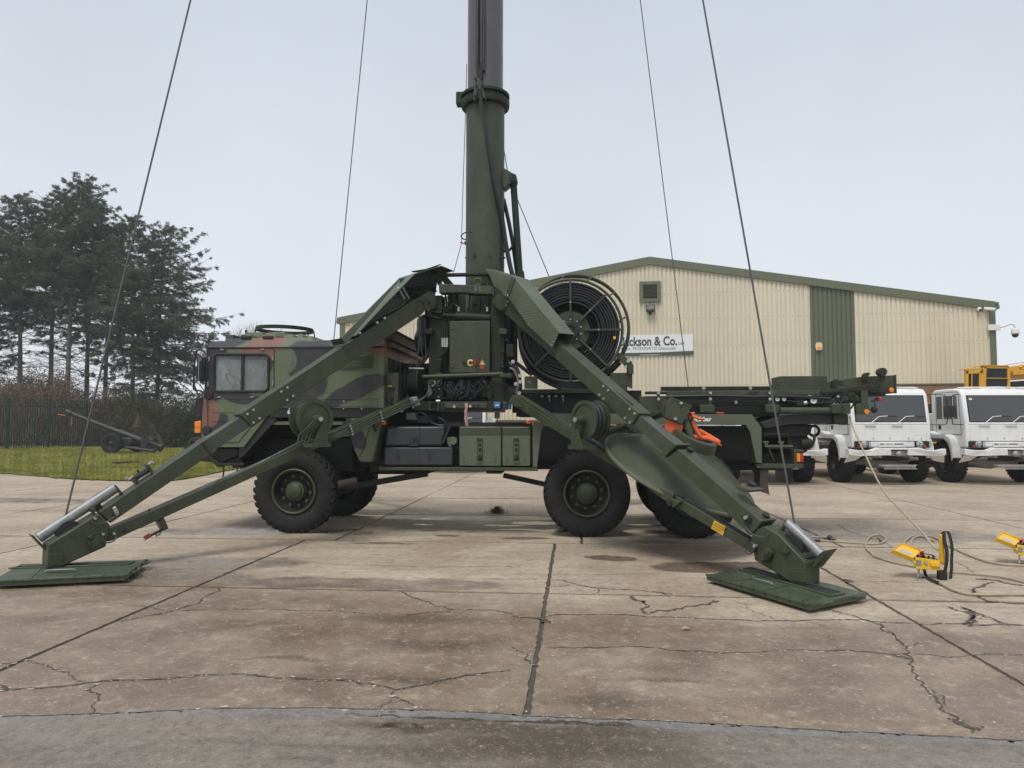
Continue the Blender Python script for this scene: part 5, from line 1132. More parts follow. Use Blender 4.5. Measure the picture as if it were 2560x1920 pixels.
for k in range(10): 
    a = k * .628 + .3; c0 = rc0 + Vec((math.cos(a) * .165, -.012, math.sin(a) * .165)); nb.cyl(c0, c0 + Vec((0, -.016, 0)), .012, n=8)
for k in range(8):
    a = math.pi / 2 - k * math.pi / 4; 
    for r in (.42,): c0 = rc0 + Vec((math.cos(a) * r, -.042, math.sin(a) * r)); nb.cyl(c0, c0 + Vec((0, -.012, 0)), .011, n=8)
nb.build('hub_bolts', M_BOLT, reel)
oc = T('C', 1088, 850, RWN + .55); ro = T('C', 1730, 850, RWN + .55).x - oc.x
outer = MB().torus(oc, (0, 1, 0), ro - .02, .024, 64, 8).build('outer_ring', M_GRN, reel)
oc2 = oc + Vec((0, -.26, 0)); MB().torus(oc2, (0, 1, 0), ro - .05, .018, 64, 7).build('middle_ring', M_GRN, reel)
for k in range(12):
    a = k * math.pi / 6 + .2; d = Vec((math.cos(a), 0, math.sin(a))); MB().tube([rc0 + d * (RRr - .02), oc2 + d * (ro - .05), oc + d * (ro - .02)], .014, 6).build('ring_tie', M_GRN, reel)
hr = random.Random(4)
for lay in range(5):
    cm = MB(); ww = .05 + lay * .095; r = .44 + hr.uniform(0, .01)
    while r < RRr - .05:
        cm.torus(rc0 + Vec((hr.uniform(-.006, .006), ww + hr.uniform(-.012, .012), hr.uniform(-.006, .006))), (hr.gauss(0, .008), 1, hr.gauss(0, .008)), r, .0185, 56, 6); r += .040
    cm.build('hose_coil', M_HOSE, reel)
for lay in range(3):
    cm = MB(); r = .20
    while r < .45: cm.torus(rc0 + Vec((hr.uniform(-.01, .01), .33 + lay * .07, hr.uniform(-.01, .01))), (hr.gauss(0, .02), 1, hr.gauss(0, .02)), r, .02, 40, 6); r += .047
    cm.build('hose_coil', M_HOSE, reel)
for k in range(12):
    a = k * math.pi / 6; d = Vec((math.cos(a), 0, math.sin(a))) * .38; MB().beam(rc0 + d + Vec((0, .03, 0)), rc0 + d + Vec((0, .5, 0)), .03, .02).build('drum_bar', M_GRND, reel)
tbox('hose_tag', M_YEL, 'C', 1535, 925, 1565, 957, RWN - .02, RWN + .02, reel, 0)
plate('reel_web', M_GRND, 'C', [(1270,860),(1440,985),(1420,1018),(1215,1018),(1200,960)], RWN + .30, RWN + .33, reel)
# reel cradle
for w in (RWN + .02, RWN + .58):
    plate('reel_stand', M_GRN, 'C', [(1600,1110),(1755,1220),(1755,1530),(1690,1500),(1690,1290),(1575,1165)], w, w + .05, truck, .006)
for x, y in ((1708, 1210), (1690, 1276)): c0 = T('C', x, y, RWN + .02); MB().cyl(c0, c0 + Vec((0, -.02, 0)), .028, n=10).build('bolt', M_BOLT, truck)
tbox('reel_drive_box', M_GRN, 'C', 1505, 1345, 1700, 1560, RWN + .05, RWN + .5, truck, .01); MB().cyl(T('C', 1730, 1250, RWN), T('C', 1730, 1360, RWN), .05).build('stand_pin', M_GRN, truck)
ep = plate('end_plate', M_GRN, 'C', [(512,1400),(528,1385),(648,1385),(664,1400),(664,1530),(512,1530)], .42, .45, truck, .004)
for x, y in ((563, 1447), (578, 1462)): tbox('plate_bolt', M_BOLT, 'C', x - 10, y - 3, x + 10, y + 3, .415, .42, ep, 0)
ttube('reel_stay', M_GRND, 'C', [(395,1215),(600,1370)], .55, .03, truck); ttube('reel_stay', M_GRND, 'C', [(1450,1400),(1620,1230)], .95, .025, truck)
# ---- bed / mast cradle
tbox('bed_beam', M_GRND, 'C', 480, 1535, 1330, 1580, .42, .56, truck, .006); a = T('D', 1560, 62, .64); b = T('E', 900, 268, .64); MB().box((a.x, .64, T('D', 1600, 296, .64).z), (b.x, .68, T('D', 1600, 70, .64).z)).build('bed_side', M_DARK, truck)
tbox('pump_dark_fill', M_DARK, 'B', 1380, 620, 1535, 1700, .95, 1.0, truck, 0)  # plain dark sheet closing the gap beside the tower
for k in range(5): ttube('reel_lead', M_HOSE, 'C', [(455 + 12 * k,860 + 20 * k),(470 + 16 * k,1080),(560 + 14 * k,1290 - 8 * k),(740,1440 - 14 * k),(1000,1545 - 16 * k),(1220,1555 - 18 * k),(1420,1500 - 10 * k)], .62 + .09 * k, .026, truck, 5, 7)
a = T('D', 1600, 240, .62); b = T('F', 740, 610, .62); MB().box((a.x, .62, a.z - .14), (b.x, 1.9, a.z - .02)).build('bed_frame', M_DARK, truck)
for k, x in enumerate((715, 795, 875, 955)):
    vv = tbox('valve_lever', M_BOLT, 'C', x - 12, 1605, x + 12, 1625, .50, .56, truck, .003); ttube('lever_arm', M_STEEL if k % 2 else M_BLK, 'C', [(x,1620),(x + 6,1690 - 12 * (k % 2))], .50, .008, vv)
rail = tbox('cradle_rail', M_GRN, 'F', -370, 384, 1150, 424, .30, .42, truck, .006); tbox('rail_pad', M_BLK, 'F', 437, 388, 543, 426, .296, .30, rail, 0); tbox('rail_end_tube', M_BLK, 'F', 1150, 398, 1300, 424, .33, .40, rail, .01); tbox('rail_sleeve', M_BLK, 'F', -580, 388, -360, 416, .32, .40, rail, .01)
rail2 = tbox('cradle_rail', M_GRND, 'F', -420, 342, 745, 377, 1.60, 1.75, truck, .006); tbox('rail_pad', M_BLK, 'F', -120, 346, 34, 380, 1.596, 1.60, rail2, 0)
for x in (-5, 455): c0 = T('F', x, 357, 1.60); MB().cyl(c0, c0 + Vec((0, -.03, 0)), .03, n=8).build('rail_bolt', M_BOLT, rail2)
for x in (-450, 62, 650):
    pl = tbox('cradle_post', M_GRN, 'F', x - 16, 392, x + 16, 535, .27, .31, truck, .004)
    for y in (405, 465): c0 = T('F', x, y, .27); MB().cyl(c0, c0 + Vec((0, -.02, 0)), .022, n=10).build('post_bolt', M_BOLT, pl)
for x0, x1 in ((-40, 108), (608, 752)): tbox('cradle_foot', M_GRN, 'F', x0, 520, x1, 600, .25, .55, truck, .01)
plate('bed_cover', M_GRN, 'E', [(880,112),(1080,112),(1250,165),(1250,270),(880,270)], .35, .5, truck, .008); tbox('bed_channel', M_GRND, 'E', 1250, 185, 1540, 215, .36, .5, truck, .006); tbox('bed_channel', M_GRND, 'F', 100, 495, 620, 530, .36, .5, truck, .006)
ttube('air_line', M_HOSE, 'F', [(-350,440),(100,432),(450,440),(640,436),(900,440),(1250,462)], .28, .022, truck, 4); ttube('air_line', M_HOSE, 'F', [(-350,452),(300,468),(700,470),(1000,505),(1250,500)], .30, .016, truck, 4)
ttube('bed_cylinder', M_BOLT, 'F', [(315,465),(315,510)], .33, .024, truck); ttube('bed_tube', M_GRN, 'F', [(750,580),(1310,580)], .22, .052, truck, 0, 14)
be = plate('bed_end', M_GRN, 'F', [(1258,512),(1450,506),(1452,608),(1262,608)], .14, .42, truck, .012); tbox('end_slot', M_BLK, 'F', 1350, 530, 1390, 585, .137, .14, be, .012)
tbox('bed_end_block', M_GRND, 'F', 1280, 612, 1430, 715, .18, .5, truck, .02); plate('rear_crossbar', M_BLK, 'F', [(560,700),(740,640),(880,618),(1280,612),(1280,710),(1080,712),(860,715),(600,760)], .25, 1.6, truck, .01)
tbox('bed_shade_block', M_DARK, 'F', -600, 436, 1280, 612, 1.0, 1.3, truck, 0); tbox('rear_dark_fill', M_DARK, 'F', 572, 840, 900, 1100, 1.0, 1.04, truck, 0)  # dark box imitates the shaded bed interior; dark sheet closes the rear gap
tbox('reel_box', M_GRN, 'F', 750, 238, 1220, 392, .75, 1.25, truck, .008)
for x, r in ((1080, 40), (722, 26), (788, 24)):
    c0 = T('F', x, 476 if x == 1080 else 465, .30); rm = r * .2532 / 178
    gg = MB().lathe([(rm, .04), (rm, -.02), (rm * .9, -.026), (rm * .88, -.012), (0, -.012)], c0, (0, 1, 0), 28).build('pressure_gauge', M_GRND, truck, smooth=25); MB().cyl(c0 + Vec((0, -.0125, 0)), c0 + Vec((0, -.016, 0)), rm * .87, n=24).build('dial', M_WHT, gg); MB().beam(c0 + Vec((-rm * .2, -.018, -rm * .25)), c0 + Vec((rm * .4, -.018, rm * .4)), .004, .008, (0, 1, 0)).build('needle', M_BLK, gg)
tbox('valve_body', M_GRND, 'F', 915, 462, 1000, 540, .28, .42, truck, .02); MB().cyl(T('F', 985, 508, .27), T('F', 1015, 500, .27), .03).build('valve_nut', M_BOLT, truck)
for k in range(7): 
    x = 1120 + 45 * k; ttube('brake_hose', M_HOSE, 'F', [(x,500),(x + 40,460 + 8 * (k % 3)),(x + 90,500 + 10 * (k % 2)),(x + 60,560)], .35, .014, truck, 4)
# rear end: stowage box, arms, lights
eb = plate('tail_box', M_GRN, 'F', [(1370,270),(1390,262),(1590,240),(1885,228),(1903,222),(1905,405),(1370,420)], .60, 1.5, truck, .008); tbox('box_edge', M_GRN, 'F', 1888, 224, 1906, 408, .57, .62, eb, .004)
ar = plate('tail_arm', M_GRND, 'F', [(1160,390),(1640,318),(1650,340),(1645,378),(1330,400),(1180,420)], .32, .48, truck, .008)
plate('tail_hook', M_GRND, 'F', [(1640,330),(1700,330),(1738,245),(1735,215),(1790,205),(1795,250),(1760,300),(1720,375),(1640,378)], .40, .48, truck, .008); c0 = T('F', 1768, 195, .36); MB().cyl(c0, c0 + Vec((0, .12, 0)), .06).build('hook_roller', M_BLK, truck)
for x, y in ((1610, 210), (1300, 275)): plate('catch_hook', M_GRND, 'F', [(x - 25,y + 75),(x - 20,y + 10),(x,y - 8),(x + 28,y - 8),(x + 30,y + 15),(x + 14,y + 25),(x + 10,y + 75)], .42, .56, truck, .006)
for (x, y, r) in ((1365, 400, .085), (1330, 380, .06), (1430, 430, .07), (1380, 470, .08), (1460, 420, .06), (1320, 440, .06), (1500, 470, .07), (1450, 470, .05)):
    c0 = T('F', x, y, .40); MB().lathe([(r * .5, -.07), (r, -.05), (r, .04), (r * .6, .1)], c0, (.6, 1, .1), 16).build('shaft_joint', M_GRND if r < .08 else M_BLK, truck)
c0 = T('F', 1320, 440, .30); MB().cyl(c0, c0 + Vec((0, -.02, 0)), .018, n=8).build('bolt', M_BOLT, truck)
lb_ = plate('tail_bracket', M_GRN, 'F', [(1555,380),(1618,380),(1618,518),(1632,520),(1632,600),(1625,614),(1500,614),(1500,520),(1555,515)], .30, .36, truck, .006)
for x, y, w in ((1605, 590, .30), (1850, 375, .57)):
    c0 = T('F', x, y, w); rm = 26 * .2532 / 180; rf_ = MB().lathe([(0, -.02), (rm * .85, -.018), (rm, -.006), (rm, .002)], c0, (0, 1, 0), 26).build('amber_reflector', M_AMB, truck)
tl = tbox('tail_light', M_RED, 'F', 1725, 448, 1768, 486, .45, .6, truck, .012); ttube('light_cable', M_HOSE, 'F', [(1650,490,.5),(1690,470,.5),(1730,465,.5)], .5, .012, truck, 3); ttube('padlock_chain', M_BLK, 'F', [(1683,485),(1690,520),(1678,545)], .5, .008, truck); MB().ball(T('F', 1682, 570, .5), .05, 10, 6).build('rubber_plug', M_BLK, truck)
plate('light_channel', M_GRND, 'F', [(1530,395),(1800,395),(1795,432),(1530,440)], .5, .9, truck, .006)
# rear chassis under the bed
plate('gearbox_end', M_DARK, 'F', [(575,760),(700,700),(1080,715),(1060,800),(1000,845),(830,850),(575,850)], .35, 1.8, truck, .03)
c0 = T('F', 1085, 778, .9); MB().torus(c0, (0, 1, .1), .075, .022, 20, 8).build('tow_eye', M_DARK, truck); MB().cyl(T('F', 940, 900, .4), T('F', 940, 900, .4) + Vec((0, 1.2, 0)), .16).build('air_reservoir', M_DARK, truck)
MB().cyl(T('F', 960, 905, .30), T('F', 1060, 895, .30), .06).build('brake_actuator', M_GRND, truck); ttube('coupling_hose', M_HOSE, 'F', [(1085,815),(1090,860),(1060,930),(1000,955)], .35, .022, truck, 4)
ttube('wire_frame', M_GRND, 'F', [(575,812),(830,812),(830,930),(870,935)], .2, .010, truck); ttube('wire_frame', M_GRN, 'F', [(610,936),(875,936)], .2, .030, truck); ttube('frame_prop', M_GRN, 'F', [(640,950),(690,1075)], .2, .012, truck)
for x in (612, 765): tbox('frame_pad', M_GRNL, 'F', x - 28, 882, x + 28, 898, .18, .26, truck, .004); ttube('pad_stem', M_GRNL, 'F', [(x,898),(x,935)], .2, .025, truck)
tbox('rear_step', M_GRN, 'F', 520, 1104, 985, 1150, .02, .14, truck, .006); plate('lamp_bracket', M_GRN, 'F', [(890,965),(920,960),(985,965),(985,985),(915,990),(915,1095),(985,1095),(985,1106),(890,1106)], .02, .14, truck, .004)
tbox('lamp_cluster', M_AMB, 'F', 918, 1002, 956, 1086, .0, .10, truck, .008); tbox('stop_lamp', M_RED, 'F', 957, 1002, 984, 1090, .0, .12, truck, .008)
mf = plate('mud_flap', paint('dusty_rubber', (.055, .047, .038), .8, .3, 4), 'F', [(556,1160),(640,1160),(628,1260),(632,1320),(648,1410),(548,1375),(555,1290)], .05, .40, truck); plate('mud_flap', M_BLK, 'F', [(838,1140),(880,1140),(872,1240),(862,1300),(834,1300)], 1.5, 2.3, truck)
MB().box((T('F', 560, 1150, .1).x, .1, T('F', 560, 1150, .1).z), (T('F', 600, 1150, .1).x, 2.3, T('F', 560, 1110, .1).z)).build('rear_bumper', M_DARK, truck)
tbox('red_strap', M_RED, 'F', 125, 594, 200, 614, .1, .2, truck, .008)
# ---- bowl-shaped antenna carried beside the rear wheels
dax = Vec((.36, -.30, .88)).normalized(); dc = T('E', 1245, 800, -1.05); hubp = dc + dax * .42
dish_m = paint('dish_paint', (.052, .063, .037), .5, .10, 1.2, .2, (.06, .06, .045), bump=.05, spec=.35)
dish = MB().lathe([(.985, -.03), (1.0, -.015), (.985, .005), (.93, .035), (.80, .105), (.62, .205), (.45, .295), (.34, .345), (.30, .40), (.0, .40)], dc, dax, 72).build('dish_antenna', dish_m, truck, smooth=50)
MB().torus(dc + dax * -.02, dax, .99, .026, 72, 8).build('dish_rim', M_GRNL, dish); MB().lathe([(.30, .36), (.305, .43), (.29, .52), (.27, .53), (.23, .53), (.22, .47), (0, .47)], dc, dax, 40).build('dish_hub', dish_m, dish, smooth=30)
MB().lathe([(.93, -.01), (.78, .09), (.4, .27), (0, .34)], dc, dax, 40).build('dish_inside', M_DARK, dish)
for a in range(0, 360, 20):
    ax_, x_, y_ = MB().frame(dax); c0 = dc + dax * .357 + (x_ * math.cos(R(a)) + y_ * math.sin(R(a))) * .40; MB().cyl(c0, c0 + dax * .012, .008, n=6).build('rivet', M_GRN, dish)
ttube('dish_arm', M_GRN, 'E', [(580,440,-.2),(790,380,-.9)], -.5, .045, dish, 0, 12); ttube('dish_arm', M_GRN, 'E', [(990,310,-.3),(1110,265,-.9)], -.5, .045, dish, 0, 12); ttube('dish_prop', M_GRN, 'E', [(1300,330,-1.25),(1350,480,-1.3),(1412,680,-1.35)], -1.3, .048, dish, 0, 12)
for x, y in ((830, 420), (1345, 400)): plate('dish_lug', M_GRN, 'E', [(x - 50,y + 10),(x - 30,y - 30),(x + 50,y - 40),(x + 80,y),(x + 60,y + 40)], -1.1, -1.0, dish, .006)
ttube('dish_leg', M_BLK, 'E', [(1480,985,-1.5),(1430,1130,-1.5)], -1.5, .05, dish, 0, 10)
bp = plate('hinge_plate', M_GRN, 'S', [(180,770),(270,640),(620,800),(580,880),(560,930),(455,1120),(140,985),(170,840)], -1.35, -1.15, dish, .008)
plate('hinge_edge', M_GRNL, 'S', [(270,640),(620,795),(612,806),(262,652)], -1.36, -1.35, dish)
for x, y in ((433, 748), (335, 1018)): c0 = T('S', x, y, -1.35); MB().cyl(c0, c0 + Vec((0, -.02, 0)), .022, .018, 8).build('bolt', M_BOLT, bp)
op = plate('orange_panel', M_ORG, 'S', [(205,1000),(480,1140),(405,1355),(140,1185)], -1.30, -1.27, dish, .004); ttube('panel_handle', M_ORG, 'S', [(250,1265),(265,1225),(298,1185)], -1.32, .010, op)
ttube('orange_tripod', M_ORG, 'S', [(430,1295),(640,1325),(880,1355),(1060,1420)], -1.20, .034, dish, 0, 12); ttube('orange_tripod', M_ORG, 'S', [(590,1010),(660,1150),(765,1330)], -1.22, .030, dish, 0, 12); ttube('orange_tripod', M_ORG, 'S', [(735,1220),(900,1310),(1070,1410)], -1.14, .032, dish, 0, 12)
plate('tripod_foot', M_ORG, 'S', [(1040,1400),(1100,1385),(1125,1395),(1105,1450),(1145,1475),(1120,1490),(1035,1450)], -1.22, -1.12, dish, .006)
ttube('orange_lever', M_ORG, 'S', [(560,915),(600,930),(665,920)], -1.25, .018, dish); ttube('orange_lever', M_ORG, 'S', [(600,970),(680,990),(740,1015),(830,1018)], -1.28, .016, dish, 3); ttube('orange_lever', M_ORG, 'S', [(560,960),(620,955),(720,985)], -1.26, .014, dish)
c0 = T('S', 590, 985, -1.25); MB().torus(c0, (1, .3, .2), .05, .010, 20, 6).build('clamp_ring', M_BLK, dish)
# ================================================================ outrigger legs
LTXT = []
def leg(side):
    right = side == 'R'
    if right: piv = T('B', 1300, 490, .45); foot = TG('H', 1237, 1240, .088)
    else: piv = T('B', 530, 495, .45); foot = TG('G', 480, 1106, .088)
    ld = Vec((foot.x - piv.x, foot.y - piv.y, 0)).normalized(); ln = Vec((-ld.y, ld.x, 0))
    if ln.y < 0: ln = -ln                                  # points away from the camera
    W = lambda d: TM.to_3x3() @ d
    def P(c, x, y, d=0.0):
        o = TM @ (piv + ln * d); return TMI @ on_plane(c, x, y, o, W(ln))
    def pl(name, mat, c, pts, d0, d1, parent, bevel=.008):
        q = [P(p[2] if len(p) > 2 else c, p[0], p[1], d0) for p in pts]; return MB().prism(q, ln * (d1 - d0)).build(name, mat, parent, bevel)
    def tb(name, mat, c, pts, d, r, parent, smooth=0, n=8):
        return MB().tube([P(p[2] if len(p) > 2 else c, p[0], p[1], d) for p in pts], r, n, smooth).build(name, mat, parent)
    def disc(name, mat, c, x, y, r, d0, d1, parent, n=20):
        p = P(c, x, y, d0); return MB().cyl(p, p + ln * (d1 - d0), r, n=n).build(name, mat, parent)
    def bolts(c, pts, parent, r=.016):
        for x, y in pts: disc('bolt', M_BOLT, c, x, y, r, -.014, 0, parent, 10)
    BW = .215
    if right:
        beam = pl('outrigger_leg', M_GRN, 'C', [(300,470),(215,600),(800,390,'E'),(875,270,'E')], 0, BW, truck)
        pl('leg_knuckle', M_GRN, 'C', [(130,500),(190,440),(250,450),(310,480),(330,530),(260,640),(200,620),(140,560)], -.03, BW + .02, beam, .02)
        pl('inner_tube', paint('worn_green', (.055, .066, .045), .4, .2, 2, .3, (.10, .10, .08)) if 'worn_green' not in bpy.data.materials else bpy.data.materials['worn_green'], 'E', [(868,280),(1215,558),(1122,648),(824,384)], .025, BW - .025, beam)
        pl('leg_collar', M_GRN, 'E', [(1190,545),(1222,562),(1105,680),(1065,640)], -.02, BW + .02, beam)
        pl('lower_tube', M_GRN, 'E', [(1235,600),(1125,685),(705,745,'H'),(800,605,'H')], 0, BW, beam)
        pl('sleeve', M_GRN, 'H', [(770,588),(815,602),(735,700),(690,745),(640,700)], -.015, BW + .015, beam)
        ft = pl('leg_foot', M_GRN, 'H', [(700,760),(745,690),(830,650),(985,745),(1235,1010),(1237,1242),(1120,1225),(735,990),(728,930)], 0, .25, beam, .012)
        pl('foot_plate', M_GRN, 'H', [(1100,1092),(1240,1108),(1240,1213),(1105,1192)], -.012, 0, ft, .004)
        pl('motor_cover', M_GRN, 'H', [(775,940),(835,862),(895,910),(885,960),(850,1000),(820,1015),(780,980)], -.07, 0, ft, .02)
        disc('cover_cap', M_GRN, 'H', 850, 905, .028, -.09, -.07, ft); disc('cover_cap', M_GRN, 'H', 812, 965, .022, -.08, -.07, ft)
        disc('axle_cap', M_GRN, 'H', 1022, 880, .035, -.02, 0, ft); disc('axle_cap', M_GRN, 'H', 1050, 905, .02, -.03, 0, ft)
        disc('pulley', M_BLK, 'H', 1090, 860, .125, .07, .22, ft, 32); pl('pulley_guard', M_GRND, 'H', [(1095,870),(1120,880),(1190,935),(1265,965),(1240,985),(1180,960),(1100,895)], .06, .24, ft)
        rp, rq = P('H', 1062, 622, .15), P('H', 1400, 935, .15)
        pl('roller_arm', M_GRN, 'H', [(965,710),(1040,600),(1085,590),(1060,605),(1000,715)], .13, .17, ft); pl('roller_arm', M_GRN, 'H', [(1285,1050),(1420,895),(1480,885),(1330,1070)], .08, .22, ft)
        pl('strut_clevis', M_GRN, 'H', [(640,860),(700,800),(740,830),(735,900),(690,920)], -.03, .30, ft, .01)
        tb('pin_lanyard', M_WIRE, 'H', [(640,650),(700,720),(780,755),(850,755),(880,730)], -.03, .007, beam, 4); tb('pin_ring', M_WIRE, 'H', [(650,880),(650,915),(690,925),(725,900),(740,860)], -.05, .008, ft, 4)
        disc('spring_pin', M_BOLT, 'H', 640, 570, .018, -.06, 0, beam); disc('spring_pin', M_GRND, 'H', 660, 590, .04, -.03, 0, beam); disc('spring_pin', M_BOLT, 'H', 730, 850, .016, -.06, -.02, ft)
        for x, y in ((835, 575),): 
            p = P('H', x, y, .15); up = (P('H', 790, 590, 0) - P('H', 700, 745, 0)).normalized(); MB().cyl(p - up * .02, p + up * .05, .038).build('rubber_buffer', M_BLK, beam)
        for x, y in ((1340, 620),): p = P('E', x, y, .15); MB().cyl(p - up * .03, p + up * .04, .038).build('rubber_buffer', M_BLK, beam)
        pl('buffer_stop', M_GRN, 'H', [(540,270),(560,250),(700,290),(715,300),(680,320),(600,310)], .04, .25, beam); p = P('H', 690, 270, .2); MB().cyl(p, P('H', 715, 225, .2), .045).build('buffer', M_BLK, beam)
        top0 = P('H', 560, 290, .03)
        bolts('E', [(787,230),(832,272),(743,313),(788,355),(545,20),(588,58),(505,100),(546,137)], beam)
        upn = (P('E', 875, 270, 0) - P('E', 800, 390, 0)).normalized()
        for x, y in ((830, 205), (895, 205), (690, 30), (630, -20), (935, 240)):
            p = P('E', x, y, .14); 
        # top face edge strip (worn bright rail)
        tb('wear_strip', M_BLK, 'E', [(300,-230),(600,20),(815,190)], .05, .012, beam)
        # strut
        st = pl('leg_strut', M_GRN, 'D', [(1510,185),(1560,110),(1000,905,'E'),(985,965,'E')], .03, .22, truck)
        pl('strut_extension', M_GRN, 'E', [(1000,925),(1130,985),(1905,1450),(1885,1538),(1130,1085),(975,985)], .06, .19, st)
        pl('strut_catch', M_GRN, 'E', [(1125,1075),(1150,1000),(1190,1010),(1180,1060),(1245,1085),(1240,1105),(1190,1140),(1140,1110)], .0, .06, st, .006); disc('catch_pin', M_BLK, 'E', 1150, 1095, .035, -.02, .0, st)
        tb('strut_rod', M_BLK, 'E', [(1200,995),(1560,1215),(1905,1430)], .12, .020, st); tb('rod_clip', M_BLK, 'E', [(1280,1060),(1285,1040),(1310,1045)], .05, .008, st); tb('rod_clip', M_BLK, 'E', [(1610,1260),(1615,1235),(1645,1240)], .05, .008, st)
        tb('strut_hose', M_HOSE, 'E', [(0,245),(170,365),(420,515),(640,660)], .08, .016, st); tb('strut_pipe', M_GRN, 'D', [(1590,95),(1840,260),(2060,405),(2180,480)], .05, .012, st)
        pl('strut_lug', M_GRN, 'D', [(1600,185),(1640,225),(1655,235),(1625,238)], .0, .03, st)
        lab = pl('warning_label', M_YEL, 'E', [(1570,1258),(1672,1315),(1648,1395),(1540,1330)], .055, .0595, st, 0)
        px = (P('E', 1672, 1315, .0545) - P('E', 1570, 1258, .0545)).normalized(); py = (P('E', 1570, 1258, .0545) - P('E', 1540, 1330, .0545)).normalized()
        for k, s in enumerate(('Bei Hochbetrieb', 'in Betriebsstellung', 'Seil spannen')):
            o = P('E', (1580, 1558, 1556)[k], (1290, 1300, 1325)[k], .0535); text_mesh('lettering', s, M_BLK, .030, basis(o, px, py), lab, .0003, .75, 0)
        reelc, rr, rax = P('E', 385, 330, -.20), .245, ln
        pr = P('E', 300, 330, -.20)
        pad_q = [('H', 262, 1132), ('H', 1280, 1425), ('H', 1838, 1312), ('H', 1478, 1222), ('H', 600, 1072), ('H', 500, 1095)]
        pad_slot = [('H', 590, 1082), ('H', 1490, 1345), ('H', 1620, 1315), ('H', 700, 1062)]
        hd = [[('H', 1305, 1405), ('H', 1320, 1418), ('H', 1420, 1415), ('H', 1508, 1390), ('H', 1490, 1372)], [('H', 1650, 1330), ('H', 1670, 1350), ('H', 1760, 1345), ('H', 1838, 1322), ('H', 1815, 1305)]]
        rollr = .052
        bk = [(330, 560), (345, 555), (240, 510), (200, 400)]
    else:
        beam = pl('outrigger_leg', M_GRN, 'A', [(2060,275),(2100,380),(2060,432),(590,1410),(480,1298),(1960,325)], 0, BW, truck)
        disc('leg_pivot', M_GRN, 'A', 2130, 300, .11, -.03, BW + .02, beam, 28); disc('pivot_cap', M_GRN, 'A', 2130, 300, .06, -.05, -.03, beam)
        pl('pivot_link', M_GRN, 'A', [(2020,310),(2070,330),(2090,360),(2080,400),(2160,390),(2190,330),(2160,260),(2090,255)], -.02, 0, beam, .006)
        pl('inner_tube', bpy.data.materials['worn_green'], 'A', [(503,1312),(580,1398),(272,1608),(165,1532)], .025, BW - .025, beam)
        pl('leg_collar', M_GRN, 'A', [(155,1540),(212,1503),(287,1612),(236,1648)], -.02, BW + .02, beam)
        pl('lower_tube', M_GRN, 'G', [(1760,10),(1838,112),(958,718),(862,622)], 0, BW, beam)
        ft = pl('leg_foot', M_GRN, 'G', [(415,905),(855,635),(900,690),(948,728),(952,770),(915,922),(560,1082),(545,1104),(408,1110)], -.01, .25, beam, .012)
        pl('foot_plate', M_GRN, 'G', [(425,985),(550,982),(548,1078),(413,1090)], -.022, -.01, ft, .004)
        disc('motor_cap', M_GRN, 'G', 825, 890, .066, -.05, -.01, ft, 28); disc('motor_cap', M_GRN, 'G', 825, 890, .035, -.07, -.05, ft); pl('motor_cover', M_GRN, 'G', [(758,838),(795,820),(818,845),(785,868)], -.06, -.01, ft, .008)
        disc('axle_cap', M_GRN, 'G', 628, 812, .032, -.03, -.01, ft)
        disc('pulley', M_BLK, 'G', 610, 800, .125, .07, .22, ft, 32)
        rp, rq = P('G', 332, 845, .15), P('G', 1005, 408, .15)
        pl('roller_arm', M_GRN, 'G', [(265,820),(290,825),(345,880),(415,955),(412,972),(330,890)], .08, .22, ft); pl('roller_arm', M_GRN, 'G', [(985,385),(1005,390),(1075,475),(1062,475)], .08, .22, ft); pl('roller_stop', M_GRN, 'G', [(785,595),(815,580),(840,610),(810,635)], .05, .22, ft)
        p = P('G', 855, 590, .15); up = (P('G', 862, 622, 0) - P('G', 958, 718, 0)).normalized(); MB().cyl(p - up * .03, p + up * .03, .04).build('rubber_buffer', M_BLK, beam)
        tb('pin_lanyard', M_WIRE, 'G', [(790,690),(800,715),(860,722),(930,700),(990,665)], -.03, .007, beam, 4); tb('pin_ring', M_WIRE, 'G', [(885,840),(900,880),(950,885),(995,860),(1000,830)], -.05, .008, ft, 4)
        pl('latch_block', M_BOLT, 'G', [(975,590),(1000,572),(1025,610),(1030,640),(1005,660)], -.05, 0, beam, .006)
        for x, y in ((825, 680), (895, 815), (990, 810), (1010, 640)): disc('spring_pin', M_BOLT, 'G', x, y, .013, -.05, 0, ft)
        bolts('A', [(895,1068),(945,1140),(843,1102),(893,1174),(603,1260),(655,1333),(550,1296),(602,1370)], beam)
        pl('cradle_yoke', M_GRN, 'G', [(1150,320),(1165,315),(1200,370),(1185,380)], .05, .2, beam, .004); pl('cradle_yoke', M_GRN, 'G', [(1275,215),(1290,210),(1330,275),(1310,285)], .05, .2, beam, .004)
        tb('yoke_tube', M_BLK, 'G', [(1165,330),(1300,245)], .12, .035, beam); tb('yoke_tube', M_STEEL, 'G', [(1195,350),(1310,280)], .10, .018, beam); tb('wing_nut', M_BOLT, 'G', [(1090,325),(1110,345),(1155,315)], .12, .016, beam); tb('wing_nut', M_BOLT, 'G', [(1280,215),(1310,190),(1325,205)], .12, .016, beam); tb('wing_nut', M_GRND, 'G', [(1185,260),(1195,275),(1215,290)], .12, .012, beam)
        st = pl('leg_strut', M_GRN, 'A', [(1950,1235),(1990,1145),(955,770,'G'),(925,810,'G'),(935,880,'G'),(1000,858,'G')], .03, .21, truck)
